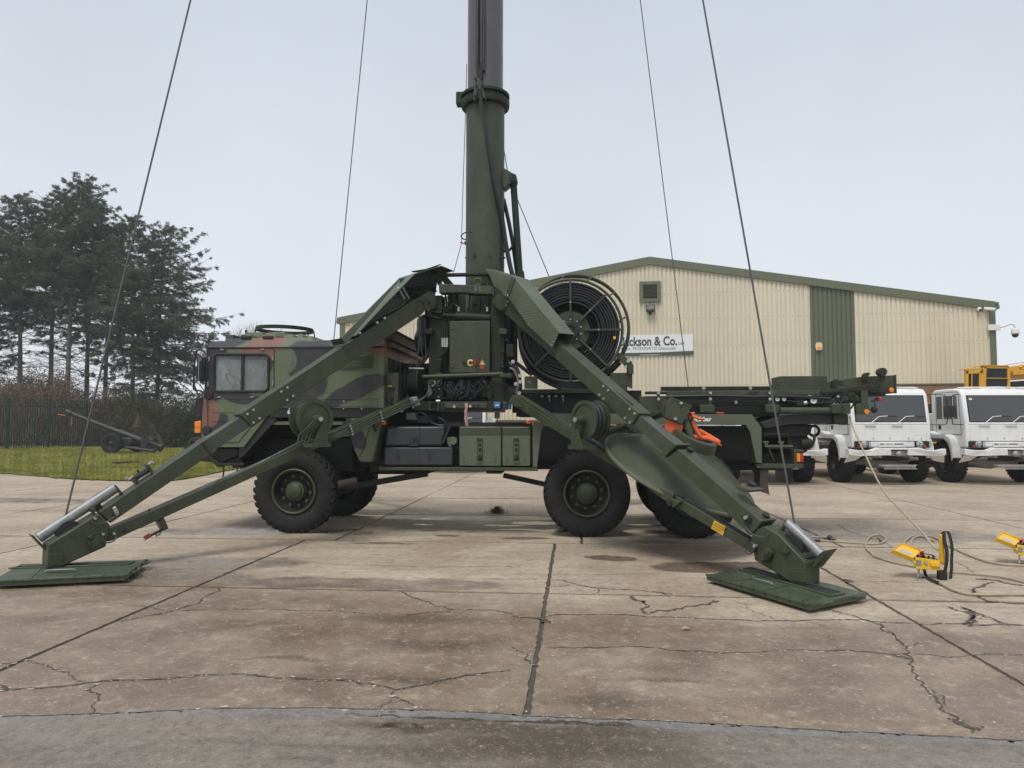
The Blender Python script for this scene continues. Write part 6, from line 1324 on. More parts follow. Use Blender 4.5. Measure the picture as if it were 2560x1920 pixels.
        pl('strut_tab', M_GRN, 'G', [(1370,700),(1420,672),(1460,765),(1415,785)], .04, .20, st); tb('toggle_lever', M_GRND, 'G', [(1400,775),(1355,800),(1300,825)], .1, .014, st); tb('toggle_grip', M_RED, 'G', [(1300,822),(1248,850)], .1, .026, st); tb('toggle_link', M_STEEL, 'G', [(1400,770),(1380,815),(1350,830),(1345,790)], .1, .012, st)
        disc('strut_stud', M_GRND, 'G', 1080, 790, .02, .01, .03, st); tb('strut_hook', M_BLK, 'G', [(1290,620),(1285,602),(1300,600)], .05, .008, st)
        tb('strut_rod', M_STEEL, 'G', [(960,768),(1500,545),(1900,340),(2160,240),(2620,5),(1050,1530,'A')], .10, .013, st)
        for k in range(4):
            tb('strut_pipe', M_GRN, 'A', [(1960,1165 + 20 * k),(1690,1295 + 20 * k),(1430,1420 + 20 * k),(1320 - 20 * k,1475 + 10 * k)], .0 - .008 * k, .014, st)
        for x, y in ((1960, 1190), (1700, 1310), (1440, 1425)):
            for k in range(4): disc('pipe_clamp', M_BOLT, 'A', x + 7 * k, y - 25 + 24 * k, .014, -.045, -.02, st, 8)
            tb('clamp_bar', paint('teal_clip', (.03, .09, .075), .5, .1) if 'teal_clip' not in bpy.data.materials else bpy.data.materials['teal_clip'], 'A', [(x - 30,y - 50),(x - 10,y - 20),(x + 10,y + 40)], -.03, .010, st)
        for k in range(4): tb('pipe_union', M_BOLT, 'A', [(1965 + 8 * k,1165 + 18 * k),(2010 + 8 * k,1155 + 18 * k)], -.02 - .01 * k, .024, st)
        reelc, rr = P('A', 1125, 1340, -.20), .262
        pad_q = [('G', -75, 1222), ('G', 1085, 1168), ('G', 1255, 1035), ('G', 180, 1072)]
        pad_slot = [('G', 75, 1112), ('G', 1100, 1075), ('G', 1160, 1052), ('G', 190, 1092)]
        hd = [[('G', 1095, 1140), ('G', 1160, 1142), ('G', 1200, 1112), ('G', 1150, 1105)], [('G', 1205, 1068), ('G', 1260, 1070), ('G', 1295, 1042), ('G', 1245, 1038)]]
        rollr = .060
    # guide roller (galvanised tube)
    MB().cyl(rp, rq, rollr, n=24).build('guide_roller', M_STEEL, ft)
    # small hose drum on the strut
    dn = MB().lathe([(.05, -.03), (rr * .80, -.02), (rr * .80, -.035), (rr, -.035), (rr, -.015), (rr * .72, .0), (rr * .72, .16), (rr, .175), (rr, .195), (.05, .195)], reelc, ln, 40).build('hose_drum', M_GRN, st, smooth=28)
    MB().torus(reelc + ln * .05, ln, rr * .82, .035, 40, 7).torus(reelc + ln * .115, ln, rr * .82, .035, 40, 7).build('drum_hose', M_HOSE, dn)
    MB().cyl(reelc - ln * .02, reelc - ln * .17, .055, .045, 18).build('drum_shaft', M_GRN, dn); MB().cyl(reelc - ln * .17, reelc - ln * .185, .03, n=12).build('shaft_nut', M_BOLT, dn)
    dz = Vec((0, 0, 1)); sgn = 1 if right else 1
    for k in range(4):
        a = reelc - ln * .13 + ld * (-.03 + .03 * k); b = reelc - ln * .10 + ld * (.10 + .05 * k) * (1 if not right else -.4) - dz * .20; c_ = b - dz * .10 + ld * .03
        MB().tube([a, a.lerp(b, .5) - ln * .02, b, c_], .011, 6, 3).build('drum_pipe', M_GRN, dn)
    s0 = reelc - ln * .14; MB().prism([s0 + ld * -.10 - dz * .02, s0 + ld * -.05 - dz * .02, s0 + ld * .10 - dz * .36, s0 + ld * -.14 - dz * .34], ln * .014).build('drum_bracket', M_GRN, dn, .004)
    MB().beam(reelc - dz * .34 - ln * .05 - ld * .16, reelc - dz * .34 - ln * .05 + ld * .12, .22, .05).build('drum_mount', M_GRN, dn)
    # ground pad
    ZP = .085
    def gq(lst, z): return [TG(c, x, y, z) for c, x, y in lst]
    pad = MB().prism(gq(pad_q, ZP), (0, 0, -.055)).build('ground_pad', paint('wet_pad_paint', (.062, .085, .050), .32, .22, 2.5, .4, (.04, .05, .03)) if 'wet_pad_paint' not in bpy.data.materials else bpy.data.materials['wet_pad_paint'], truck, .006)
    MB().prism(gq(pad_q, ZP - .06), (0, 0, -.020)).build('pad_underside', M_DARK, pad)
    s4 = gq(pad_slot, ZP + .004); MB().prism(s4, (0, 0, -.003)).build('pad_slot', M_BLK, pad)
    for i in range(4): MB().beam(s4[i] + Vec((0, 0, .003)), s4[(i + 1) % 4] + Vec((0, 0, .003)), .024, .014).build('slot_lip', bpy.data.materials['wet_pad_paint'], pad, .003)
    for h in hd: MB().tube(gq(h, ZP - .01), .014, 8, 3).build('pad_handle', bpy.data.materials['wet_pad_paint'], pad)
    q = gq(pad_q, ZP)
    wp_ = bpy.data.materials['wet_pad_paint']; fr0, fr1, fr2, fr3 = q[0], q[1], s4[1], s4[0]
    for t0, t1 in ((.06, .30), (.34, .62), (.66, .94)):        # raised tread panels in front of the slot
        a, b, c_, d_ = (fr0.lerp(fr1, t0), fr0.lerp(fr1, t1), fr3.lerp(fr2, t1), fr3.lerp(fr2, t0)); cc_ = (a + b + c_ + d_) / 4
        MB().prism([p.lerp(cc_, .16) + Vec((0, 0, ZP + .006 - p.z)) for p in (a, b, c_, d_)], (0, 0, -.005)).build('tread_panel', wp_, pad, .003)
    for k in range(9):
        p = fr0.lerp(fr1, .05 + k * .112); MB().cyl(p + Vec((0, 0, -.02)), p + Vec((0, 0, .012)), .014, n=8).build('pad_bolt', M_GRND, pad)
    hb = fr0.lerp(fr1, .35).lerp(fr3.lerp(fr2, .35), .45) + Vec((0, 0, .02)); hx = (fr1 - fr0).normalized(); MB().tube([hb, hb + Vec((0, 0, .012)) + hx * .02, hb + hx * .26 + Vec((0, 0, .012)), hb + hx * .28], .008, 6).build('pad_grip', M_STEEL, pad)
    for a, b in ((q[0], q[1]), (q[1], q[2])): MB().beam(a + Vec((0, 0, .0)), b + Vec((0, 0, .0)), .03, .02).build('pad_rim', bpy.data.materials['wet_pad_paint'], pad, .003)
    # checker-plate cover over the upper leg
    return beam, P, pl, ld, ln, piv, foot, rp, rq
def checker():
    m = NT('checker_plate'); v = m.n.new('ShaderNodeTexVoronoi'); v.inputs['Scale'].default_value = 1; v.inputs['Randomness'].default_value = 0
    m.l.new(m.mapping((19, 19, 26), rot=(0, 0, R(45))), v.inputs['Vector']); h = m.rng(v.outputs['Distance'], .28, .45, 1, 0)
    c = m.mix(m.rng(m.noise(2.5, 4), .3, .7), (.075, .088, .056), (.105, .120, .078)); c = m.mix(m.math('MULTIPLY', h, .45), c, (.165, .182, .130)); m.bump(h, .6, .006); return m.done(c, .48, 0, .5)
M_CHK = checker()
bR, PR, plR, ldR, lnR, pvR, ftR, rpR, rqR = leg('R')
bL, PL, plL, ldL, lnL, pvL, ftL, rpL, rqL = leg('L')
def shell(name, quads, parent, mat, t=.006):
    m = MB()
    for q in quads:
        q = [Vec(p) for p in q]; n = (q[1] - q[0]).cross(q[2] - q[0]).normalized(); m.prism(q, n * t)
    return m.build(name, mat, parent, 0, smooth=20)
WC = .27
def cov(P, c, x, y, d): return P(c, x, y, d)
# right cover: near side, top, folded head
d0 = -.07
Rn = [cov(PR, 'C', 385, 245, d0), cov(PR, 'C', 908, 885, d0), cov(PR, 'C', 832, 1060, d0), cov(PR, 'C', 555, 800, d0), cov(PR, 'C', 320, 470, d0)]
lo = lnR * WC
Rh = [cov(PR, 'C', 62, 142, d0 + .10), cov(PR, 'C', 240, 200, d0), cov(PR, 'C', 385, 245, d0), cov(PR, 'C', 305, 455, d0), cov(PR, 'C', 165, 350, d0 + .02)]
cvR = MB().prism(Rn, lnR * .006).prism([Rn[0] - lnR * .0, Rn[1], Rn[1] + lo, Rn[0] + lo], (0, 0, -.006)).prism([Rn[0] + lo, Rn[1] + lo, Rn[2] + lo, Rn[4] + lo], lnR * .006).build('leg_cover', M_CHK, bR, 0, smooth=15)
MB().prism(Rh, lnR * .006).prism([Rh[0], Rh[2], Rh[2] + lo, Rh[0] + lo * .8], (0, 0, -.006)).build('cover_head', M_CHK, cvR, 0, smooth=15)
MB().prism([cov(PR, 'C', 360, 240, d0 - .012), cov(PR, 'C', 398, 262, d0 - .012), cov(PR, 'C', 338, 452, d0 - .012), cov(PR, 'C', 300, 418, d0 - .012)], lnR * .012).build('cover_hinge', M_GRN, cvR, .003)
for x, y in ((410, 232), (303, 422), (850, 985), (828, 1030), (560, 795), (328, 527), (308, 572)):
    p = cov(PR, 'C', x, y, d0); MB().cyl(p, p - lnR * .012, .011, n=8).build('cover_bolt', M_BOLT, cvR)
# left cover: seen from its open underside
Lc = [PL('A', 1360, 640, .30), PL('A', 1590, 395, .30), PL('A', 1862, 122, .30), PL('A', 2090, 52, .30), PL('A', 2200, 95, .30)]
Lw = [PL('A', 1400, 725, .30), PL('A', 1600, 640, .30), PL('A', 1860, 450, .30), PL('A', 1990, 370, .30), PL('A', 2160, 330, .30)]
cvL = MB()
for i in range(4):
    cvL.prism([Lc[i], Lc[i + 1], Lw[i + 1], Lw[i]], lnL * .006)                       # far side of the channel
    cvL.prism([Lc[i], Lc[i + 1], Lc[i + 1] - lnL * .40, Lc[i] - lnL * .40], (0, 0, .006))  # top of the channel
cvo = cvL.build('leg_cover', M_CHK, bL, 0, smooth=15)
nf = [PL('A', 1360, 640, -.09), PL('A', 1862, 120, -.09), PL('A', 1875, 128, -.09), PL('A', 1400, 690, -.09), PL('A', 1362, 668, -.09)]
MB().prism([nf[0], nf[1], nf[2], nf[3]], lnL * .006).build('cover_lip', M_CHK, cvo, 0, smooth=15)
MB().prism([PL('A', 1360, 640, -.08), PL('A', 1385, 690, -.08), PL('A', 1420, 660, -.08)], lnL * .30).build('cover_end', M_GRND, cvo)
MB().prism([PL('A', 1970, 60, -.05), PL('A', 2090, 42, -.05), PL('A', 2215, 0, -.05), PL('A', 2225, 5, -.05), PL('A', 2095, 70, -.05), PL('A', 1975, 72, -.05)], lnL * .012).build('cover_flap', M_GRND, cvo)
MB().prism([PL('A', 1870, 130, .1), PL('A', 2090, 60, .1), PL('A', 2190, 240, .1), PL('A', 1990, 250, .1), PL('A', 1850, 220, .1)], lnL * .006).build('cover_web', M_GRND, cvo)
for k in range(4):
    pts = [(1890, 200 + 8 * k), (1990, 195 + 10 * k), (2090, 170 + 14 * k), (2170, 110 + 30 * k)]; MB().tube([PL('A', x, y, .02 + .02 * k) for x, y in pts], .012, 6, 4).build('leg_hose', M_HOSE, bL)
for x in (1855, 1895): MB().tube([PL('A', x, 215, -.02), PL('A', x + 50, 300, -.02)], .016, 8).build('gas_strut', M_STEEL, bL); p = PL('A', x, 212, -.03); MB().ball(p, .022, 10, 6).build('strut_ball', M_BOLT, bL)
MB().tube([PL('A', 1890, 310, -.02), PL('A', 1895, 350, -.02), PL('A', 1740, 430, -.02), PL('A', 1620, 490, -.02), PL('A', 1600, 520, -.02)], .010, 6, 3).build('leg_pipe', M_GRN, bL)
for x, y in ((1545, 550), (1655, 508), (1505, 598), (1720, 470)): p = PL('A', x, y, .02); MB().cyl(p, p - lnL * .05, .02, n=10).build('leg_fitting', M_BOLT if x != 1545 else M_GRND, bL)
# far-side outriggers, mirrored about the truck's centre line
MIR = Matrix(((1, 0, 0, 0), (0, -1, 0, 2.5), (0, 0, 1, 0), (0, 0, 0, 1)))
def mir(p): return Vec((p.x, 2.5 - p.y, p.z))
for pv, ft_ in ((pvR, ftR + Vec((.55, 0, 0))), (pvL, ftL + Vec((-.22, 0, 0)))):
    a, b = mir(pv), mir(ft_); dd = (b - a); s0 = T('B', 960, 1600, 1.9)
    fo = MB().beam(a, b + Vec((0, 0, .2)), .27, .30).build('outrigger_leg', M_GRN, truck, .01)
    lo_ = Vec((a.x, 1.9, 1.5)); MB().beam(lo_, b.lerp(lo_, .14) + Vec((0, 0, .10)), .16, .16).build('leg_strut', M_GRN, fo, .006)
    MB().box((b.x - .62, b.y - .45, .004), (b.x + .62, b.y + .45, .085)).build('ground_pad', M_GRN, fo, .006)
# ---- guy ropes to the mast head
top = Vec((MX, MW, ZTOP - .3))
def rope(p, name='guy_rope'): return MB().tube([p, top], .0105, 6).build(name, M_WIRE, truck)
rope(PR('H', 1165, 830, .15)); rope(PL('G', 565, 665, .13))
for c, x, y in (('o', 735, 680), ('o', 1490, 830)):
    # far ropes: start low on the far feet, in line with where they pass in the photo
    pass
rope(mir(ftR) + Vec((.55, 0, .5))); rope(mir(ftL) + Vec((-.22, 0, .5)))
# ================================================================ white trucks parked in a row, facing the camera
def grimy_white():
    m = NT('white_truck_paint'); st = m.noise(5, 5, .65, m.mapping((1.5, 1.5, .35))); c = m.mix(m.rng(st, .52, .80, 0, .34), (.75, .75, .735), (.50, .475, .42))
    c = m.mix(m.rng(m.noise(2.2, 6, .7), .5, .75, 0, .4), c, (.55, .52, .46)); c = m.mix(m.rng(m.noise(30, 4, .7), .66, .70, 0, .5), c, (.30, .24, .18)); return m.done(c, .42, 0, .5)
M_WP = grimy_white()
M_WPD = paint('grimy_white_underside', (.36, .35, .33), .6, .2, 4, .5, (.18, .16, .14))
M_SEAL = paint('window_seal', (.012, .012, .012), .5, .1)
M_LENS = paint('headlamp_lens', (.66, .68, .69), .15, .15, 30, metal=.2)
M_CABIN = paint('dark_cab_interior', (.03, .032, .034), .8, .2, 3)
def P2(o): return o
def make_white_truck():
    t = empty('cargo_truck')
    HW = 1.08
    cab = MB()
    prof = [(0, .98), (0, 1.66), (.13, 2.44), (.26, 2.58), (.5, 2.62), (1.45, 2.62), (1.62, 2.5), (1.62, 1.42), (1.5, 1.42), (1.34, 1.34), (1.1, 1.30), (.62, 1.30), (.42, 1.2), (.30, .98)]
    cab.prism([(-HW, y, z) for y, z in prof], (2 * HW, 0, 0)); co = cab.build('cab', M_WP, t, .05, seg=3)
    def face(name, mat, x0, x1, z0, z1, off, parent, th=.01, bevel=0.0):
        def py(z): return .13 * (z - 1.66) / .78 if z > 1.66 else 0
        return MB().prism([(x0, py(z0) - off, z0), (x1, py(z0) - off, z0), (x1, py(z1) - off, z1), (x0, py(z1) - off, z1)], (0, th, 0)).build(name, mat, parent, bevel)
    ws = face('windscreen', M_SEAL, -.97, .97, 1.68, 2.42, .004, co, .012, .004); face('pane', M_SCR, -.94, .94, 1.71, 2.39, .010, ws, .006)
    face('inspection_tag', M_WHT, -.90, -.82, 2.29, 2.34, .014, ws, .002)
    for x in (-.55, .18):
        w = MB().tube([(x - .12, -.03, 1.63), (x - .02, -.06, 1.66), (x + .20, -.045, 1.83), (x + .44, -.03, 1.85)], .011, 6).build('wiper', M_WP, co); MB().beam((x + .42, -.03, 1.85), (x + .72, -.025, 1.83), .012, .02).build('wiper_blade', M_SEAL, w); MB().box((x - .18, -.05, 1.585), (x + .12, -.0, 1.605)).build('wiper_tray', M_WP, w)
    face('front_panel', M_WP, -.98, .98, 1.17, 1.60, .014, co, .014, .02)
    for x0, z0, x1, z1 in ((-1.0, 1.155, 1.0, 1.163), (-1.0, 1.612, 1.0, 1.618)): face('panel_gap', M_SEAL, x0, x1, z0, z1, .003, co, .004)
    face('front_hatch', M_WP, .62, .95, 1.33, 1.58, .020, co, .01, .004)
    for x in (-.5, -.05, .45, .8): MB().cyl((x, -.016, 1.24), (x, -.026, 1.24), .018, n=10).build('panel_bolt', M_WPD, co)
    gp = face('grille_panel', M_WP, -.36, .36, 1.0, 1.13, .03, co, .03, .008)
    for x0, x1 in ((-.33, -.22), (-.18, .02), (.06, .3)): MB().box((x0, -.036, 1.075), (x1, -.0305, 1.10)).build('grille_slot', M_SEAL if x0 != -.18 else M_WPD, gp)
    for s in (-1, 1):
        cx = s * .82
        hl = MB().box((cx - .20, -.012, .99), (cx + .20, .02, 1.16)).build('headlight', M_SEAL, t, .01)
        MB().lathe([(.092, 0), (.092, -.03), (.065, -.05), (0, -.055)], (cx + .07 * (1 if s < 0 else -1), -.012, 1.08), (0, 1, 0), 22).build('lens', M_LENS, hl)
        MB().lathe([(.04, 0), (.04, -.03), (0, -.035)], (cx - .06 * (1 if s < 0 else -1), -.012, 1.03), (0, 1, 0), 14).build('indicator', M_RED if False else paint_once('red_orange_lens', (.55, .09, .03)), hl)
        gd = MB()
        for z in (1.0, 1.05, 1.10, 1.15): gd.tube([(cx - .2, -.09, z), (cx + .2, -.09, z)], .005, 5)
        for x in (-.2, -.1, 0, .1, .2): gd.tube([(cx + x, -.09, 1.0), (cx + x, -.09, 1.15)], .005, 5)
        for x in (-.2, .2): gd.tube([(cx + x, -.09, 1.0), (cx + x, 0, 1.0)], .005, 5); gd.tube([(cx + x, -.09, 1.15), (cx + x, 0, 1.15)], .005, 5)
        gd.build('lamp_guard', M_SEAL, hl)
        # half bumper with its downturned end
        b = MB().prism([(s * .22, -.42, .80), (s * .24, -.42, .97), (s * .55, -.42, 1.0), (s * .75, -.42, .93), (s * 1.05, -.42, .93), (s * 1.30, -.30, .97), (s * 1.30, -.30, .80), (s * 1.1, -.42, .78)], (0, .22, 0)).build('bumper', M_WP, t, .012)
        MB().prism([(s * 1.28, -.25, .80), (s * .88, -.25, .80), (s * 1.05, -.15, .66), (s * 1.35, -.12, .60)], (0, .05, -.02)).build('bumper_wing', M_WP, t, .01)
        # mudguard
        arc = [(y, z) for y, z in ((.25, .70), (.30, .98), (.42, 1.2), (.62, 1.31), (1.1, 1.31), (1.34, 1.35), (1.52, 1.40))]
        fm = MB()
        for (y0, z0), (y1, z1) in zip(arc[:-1], arc[1:]): fm.prism([(s * 1.06, y0, z0), (s * 1.30, y0, z0), (s * 1.30, y1, z1), (s * 1.06, y1, z1)], (0, -.015, .03))
        fm.prism([(s * 1.295, y, z) for y, z in arc] + [(s * 1.295, y + .06, z - .08) for y, z in reversed(arc)], (s * .012, 0, 0)); fm.build('mudguard', M_WP, co, 0, smooth=60)
        # doors, windows, mirror
        MB().tube([(s * (HW + .002), .19, 1.34), (s * (HW + .002), .29, 2.52), (s * (HW + .002), 1.37, 2.52), (s * (HW + .002), 1.37, 1.34)], .008, 5, 0, True).build('door_gap', M_SEAL, co)
        dr = MB().prism([(s * HW, .20, 1.36), (s * HW, .30, 2.50), (s * HW, 1.35, 2.50), (s * HW, 1.35, 1.36)], (s * .012, 0, 0)).build('door', M_WP, co, .01)
        for y0, y1, nm in ((.26, .50, 'quarter_window'), (.56, .98, 'door_window'), (1.05, 1.32, 'rear_window')):
            MB().prism([(s * (HW + .012), y0 + (.07 if y0 < .3 else 0), 1.78), (s * (HW + .012), y0 + (.09 if y0 < .3 else 0), 2.42), (s * (HW + .012), y1, 2.42), (s * (HW + .012), y1, 1.78)], (s * .006, 0, 0)).build(nm, M_SCR, dr)
        MB().box((s * (HW + .012), 1.12, 1.48), (s * (HW + .022), 1.24, 1.60)).build('door_handle', M_SEAL, dr)
        mi = MB().tube([(s * 1.10, .08, 1.62), (s * 1.40, -.05, 1.62), (s * 1.48, -.08, 1.70), (s * 1.48, -.08, 2.30), (s * 1.40, -.05, 2.42), (s * 1.1, .2, 2.44)], .014, 6, 3).build('mirror_arm', M_SEAL, co); MB().box((s * 1.38, -.14, 1.82), (s * 1.56, -.06, 2.14)).build('mirror', M_SEAL, mi, .03)
    MB().box((-.22, -.30, .78), (.22, -.16, .92)).build('winch_plate', M_WPD, t, .02); MB().ball((0, -.36, .84), .075, 14, 8).build('tow_hitch', M_WPD, t); MB().box((-.30, -.40, .945), (.30, -.12, .985)).build('bumper_top', M_WP, t, .008)
    st = MB().box((-.42, -.40, .50), (.42, -.10, .54)).build('step', M_WP, t)
    sm = MB()
    for k in range(14):
        x = -.42 + k * .06; sm.beam((x, -.405, .44), (x + .06, -.405, .54), .012, .014, (0, 1, 0)); sm.beam((x + .06, -.405, .44), (x, -.405, .54), .012, .014, (0, 1, 0))
    sm.box((-.44, -.41, .535), (.46, -.398, .55)); sm.box((-.44, -.41, .43), (.46, -.398, .445)); sm.build('step_mesh', M_WPD, st)
    MB().lathe([(.05, -1.0), (.07, -.4), (.16, -.2), (.18, .1), (.1, .35), (.06, 1.0)], (0, .85, .55), (1, 0, 0), 18).build('front_axle', M_WPD, t); MB().lathe([(.05, -1.0), (.19, 0), (.05, 1.0)], (0, 4.4, .55), (1, 0, 0), 16).build('rear_axle', M_WPD, t)
    for s in (-.42, .42): MB().box((s - .05, -.2, .72), (s + .05, 6.2, .92)).build('chassis_rail', M_WPD, t)
    for x in (-.62, .62): MB().tube([(x, -.1, .70), (x, .9, .60), (x, 1.6, .72)], .045, 8, 4).build('leaf_spring', M_WPD, t)
    MB().box((-.55, .45, .62), (.55, 1.5, 1.2)).build('engine', M_CABIN, t, .05)
    # cargo bed with drop sides
    bd = MB().box((-1.22, 1.95, 1.10), (1.22, 6.3, 1.22)).build('cargo_bed', M_WP, t, .01)
    MB().box((-1.22, 1.90, 1.22), (1.22, 1.95, 1.95)).build('headboard', M_WP, bd, .01)
    for s in (-1, 1):
        for k in range(3): MB().box((s * 1.20, 2.0 + k * 1.44, 1.22), (s * 1.235, 3.38 + k * 1.44, 1.80)).build('drop_side', M_WP, bd, .01)
        for k in range(4): MB().box((s * 1.235 - .02, 1.93 + k * 1.43, 1.10), (s * 1.235 + .03, 2.01 + k * 1.43, 1.86)).build('side_post', M_WP, bd)
    MB().box((-1.22, 6.27, 1.22), (1.22, 6.3, 1.8)).build('tailboard', M_WP, bd)
    rh = MB().lathe([(.30, 0), (.30, .03), (.26, .06), (0, .06)], (.2, .8, 2.62), (0, 0, 1), 24).build('roof_hatch', M_WP, co, .01)
    for s in (-1, 1): MB().box((s * .75 - .12, .35, 2.61), (s * .75 + .12, .5, 2.66)).build('roof_bracket', M_WP, co, .01)
    MB().tube([(-1.0, .45, 2.64), (0, .4, 2.66), (1.0, .45, 2.64)], .015, 6).build('roof_rail', M_WP, co)
    # wheels
    w0 = make_wheel('wheel', .60, .36, t, None, M_SEAL, M_TYRE)
    for k, (x, y) in enumerate(((-1.02, .85), (1.02, .85), (-1.02, 4.4), (1.02, 4.4))):
        o = w0 if k == 0 else copy_tree(w0, t); o.location = (x, y, .595); o.rotation_euler = (0, 0, -math.pi / 2 if x < 0 else math.pi / 2)
    return t
def paint_once(n, c): return bpy.data.materials.get(n) or paint(n, c, .25, .08, 9)
M_SCR = glass('white_truck_glass', (.10, .12, .13), .85, .14, (.075, .085, .09))  # lightened pane colour stands in for reflected sky
wt0 = make_white_truck()
def px_X(c, x, y, Y): return at_y(c, x, y, Y).x
YT = 20.15
xc = px_X('I', 745, 1000, YT)
row = [(xc, YT, 0, 'white cargo truck with bare bumper in the middle of the parked row', 1.0), (px_X('I', 745 + 1262, 1000, YT), YT, 0, 'rightmost white cargo truck of the parked row, with black door mirror', 1.0),
       (px_X('I', 745 - 1285, 1000, YT), YT, 0, 'white cargo truck mostly hidden behind the tail of the mast truck', 1.0),
       (px_X('I', 690, 600, 29.2), 29.2, 0, 'white truck in the second row, only its cab roof corner showing', 1.14), (px_X('p', 1135, 1050, 25.2), 25.2, 0, 'white truck glimpsed under the mast truck bed between its lockers', 1.0)]
for k, (x, y, rz, lb, s) in enumerate(row):
    o = wt0 if k == 0 else copy_tree(wt0); o.location = (x, y, .002); o.rotation_euler = (0, 0, R(rz)); o.scale = (s, s, s); tag(o, lb, 'truck', 'white cargo trucks parked in rows')
# ================================================================ yellow crane behind the trucks
YC = 27.6
def CP(x, y, d=0.0): return at_y('I', x, y, YC + d)
cr0 = CP(1815, 470); cr = empty('mobile_crane', (cr0.x, YC + 1, 0)); tag(cr, 'yellow mobile crane with glazed cab and long boom behind the white trucks', 'crane')
CI = Matrix.Translation((-cr0.x, -YC - 1, 0))
M_CRY = paint('crane_yellow', (.66, .335, .020), .42, .1, 2, .2, (.4, .22, .03))
def cpl(name, mat, pts, d0, d1, parent, bevel=.01): return MB().prism([CP(x, y, d0) for x, y in pts], (0, d1 - d0, 0)).build(name, mat, parent, bevel, mw=CI)
cc = MB()
for p in (((1570,300),(1600,290),(1600,600),(1580,600)), ((1720,320),(1760,250),(1800,250),(1790,600),(1720,600)), ((2030,255),(2060,250),(2065,600),(2035,600)), ((1570,285),(1760,262),(1760,325),(1570,332)), ((1765,240),(2045,246),(2045,272),(1765,268)), ((1580,470),(2065,475),(2065,600),(1580,600))):
    cc.prism([CP(*q) for q in p], (0, .14, 0))
cco = cc.build('crane_cab', M_CRY, cr, .012, mw=CI)
cpl('cab_roof', M_CRY, [(1565,285),(1765,240),(2050,246),(2050,238),(1765,230),(1565,276)], -.03, .4, cco)
cpl('side_window', M_GLSD, [(1600,335),(1722,322),(1722,470),(1600,470)], .05, .06, cco, 0); cpl('window_bar', M_CRY, [(1632,330),(1642,328),(1642,470),(1632,470)], .0, .04, cco, 0); cpl('front_window', M_GLSD, [(1795,270),(2032,272),(2035,475),(1792,470)], .05, .06, cco, 0); cpl('cab_rail', M_CRY, [(1795,372),(2040,376),(2040,384),(1795,380)], -.02, .03, cco, 0)
cpl('cab_interior', M_CABIN, [(1840,470),(1870,390),(1960,380),(2010,430),(2010,475)], .14, .34, cco, .05); cpl('rear_panel', M_CABIN, [(1600,330),(2030,300),(2030,470),(1600,470)], .35, .38, cco, 0)
bm = cpl('boom', M_CRY, [(2052,255),(2600,165),(2600,330),(2330,380),(2060,400)], .3, 1.1, cr, .02); cpl('boom_strip', M_RED, [(1935,244),(2600,138),(2600,143),(1935,249)], .5, .6, bm, 0)
for k in range(4): p = CP(2160 + 25 * k, 260 + 18 * k, .28); MB().tube([p, p + Vec((.3, -.03, .1)), p + Vec((.6, 0, -.1))], .03, 6, 3).build('boom_hose', M_CRY, bm, mw=CI)
cpl('boom_base', M_CRY, [(2090,300),(2300,270),(2300,330),(2090,345)], .15, .3, bm, .01)
MB().box((cr0.x - 2.2, YC + .3, .9), (cr0.x + 7, YC + 2.6, 1.5)).build('carrier', M_CRY, cr, .03, mw=CI)
MB().box((cr0.x - 1.3, YC + .1, 1.5), (cr0.x + 3.0, YC + 1.9, 2.5)).build('superstructure', M_CRY, cr, .03, mw=CI)
cpl('cable_drum', M_DARK, [(2090,450),(2110,415),(2180,405),(2260,405),(2260,470),(2090,470)], .2, 1.0, cr, .02)
wc = make_wheel('wheel', .62, .38, cr, None, M_CRY, M_TYRE)
for k, x in enumerate((-1.4, .2, 3.6, 5.2)):
    o = wc if k == 0 else copy_tree(wc, cr); o.location = (x, -.3, .615); o = copy_tree(wc, cr); o.location = (x, 1.5, .615); o.rotation_euler = (0, 0, math.pi)
# ================================================================ field gun on the lawn
YG = 38.6
def GP(x, y, d=0.0): return at_y('K', x, y, YG + d)
gz = GP(1105, 1000).z
gun = empty('field_gun', (GP(1105, 935).x, YG, gz)); tag(gun, 'dark towed artillery gun with long raised barrel parked on the lawn', 'artillery gun')
GI = Matrix.Translation((-GP(1105, 935).x, -YG, -gz))
M_GUN = paint('gunmetal_green', (.022, .025, .025), .55, .2, 3, .2, (.05, .05, .04))
def gt(name, pts, r, d, parent, n=12, mat=None): return MB().tube([GP(x, y, d) for x, y in pts], r, n).build(name, mat or M_GUN, parent, mw=GI)
ba = gt('barrel', [(690,600),(940,700),(1190,795)], lambda t: .10 + .04 * t, .75, gun, 16)
gt('muzzle_brake', [(655,585),(705,607)], .15, .75, ba, 14); gt('barrel_ring', [(1180,790),(1245,818)], .17, .75, ba, 14); gt('breech_tube', [(1240,812),(1420,885),(1590,948)], .17, .75, ba, 16); gt('muzzle_rod', [(570,617),(645,627)], .035, .75, ba, 8, paint_once('faded_red_rod', (.36, .09, .055))); gt('muzzle_cord', [(700,640),(708,680),(700,725)], .02, .75, ba, 5, paint_once('old_rope', (.35, .27, .15)))
gt('breech_ring', [(1568,938),(1600,952)], .19, .75, ba, 16)
MB().prism([GP(*p, .5) for p in ((1390,850),(1440,840),(1475,870),(1450,945),(1395,950),(1380,900))], (0, .5, 0)).build('cradle', M_GUN, gun, .03, mw=GI)
gt('recoil_rail', [(1460,880),(1530,910),(1590,940)], .04, .5, gun, 8); gt('sight', [(1410,840),(1435,815),(1470,860)], .035, .45, gun, 8)
MB().prism([GP(*p, .3) for p in ((1170,870),(1200,845),(1280,850),(1300,890),(1280,930),(1180,930))], (0, .9, 0)).build('carriage', M_GUN, gun, .04, mw=GI)
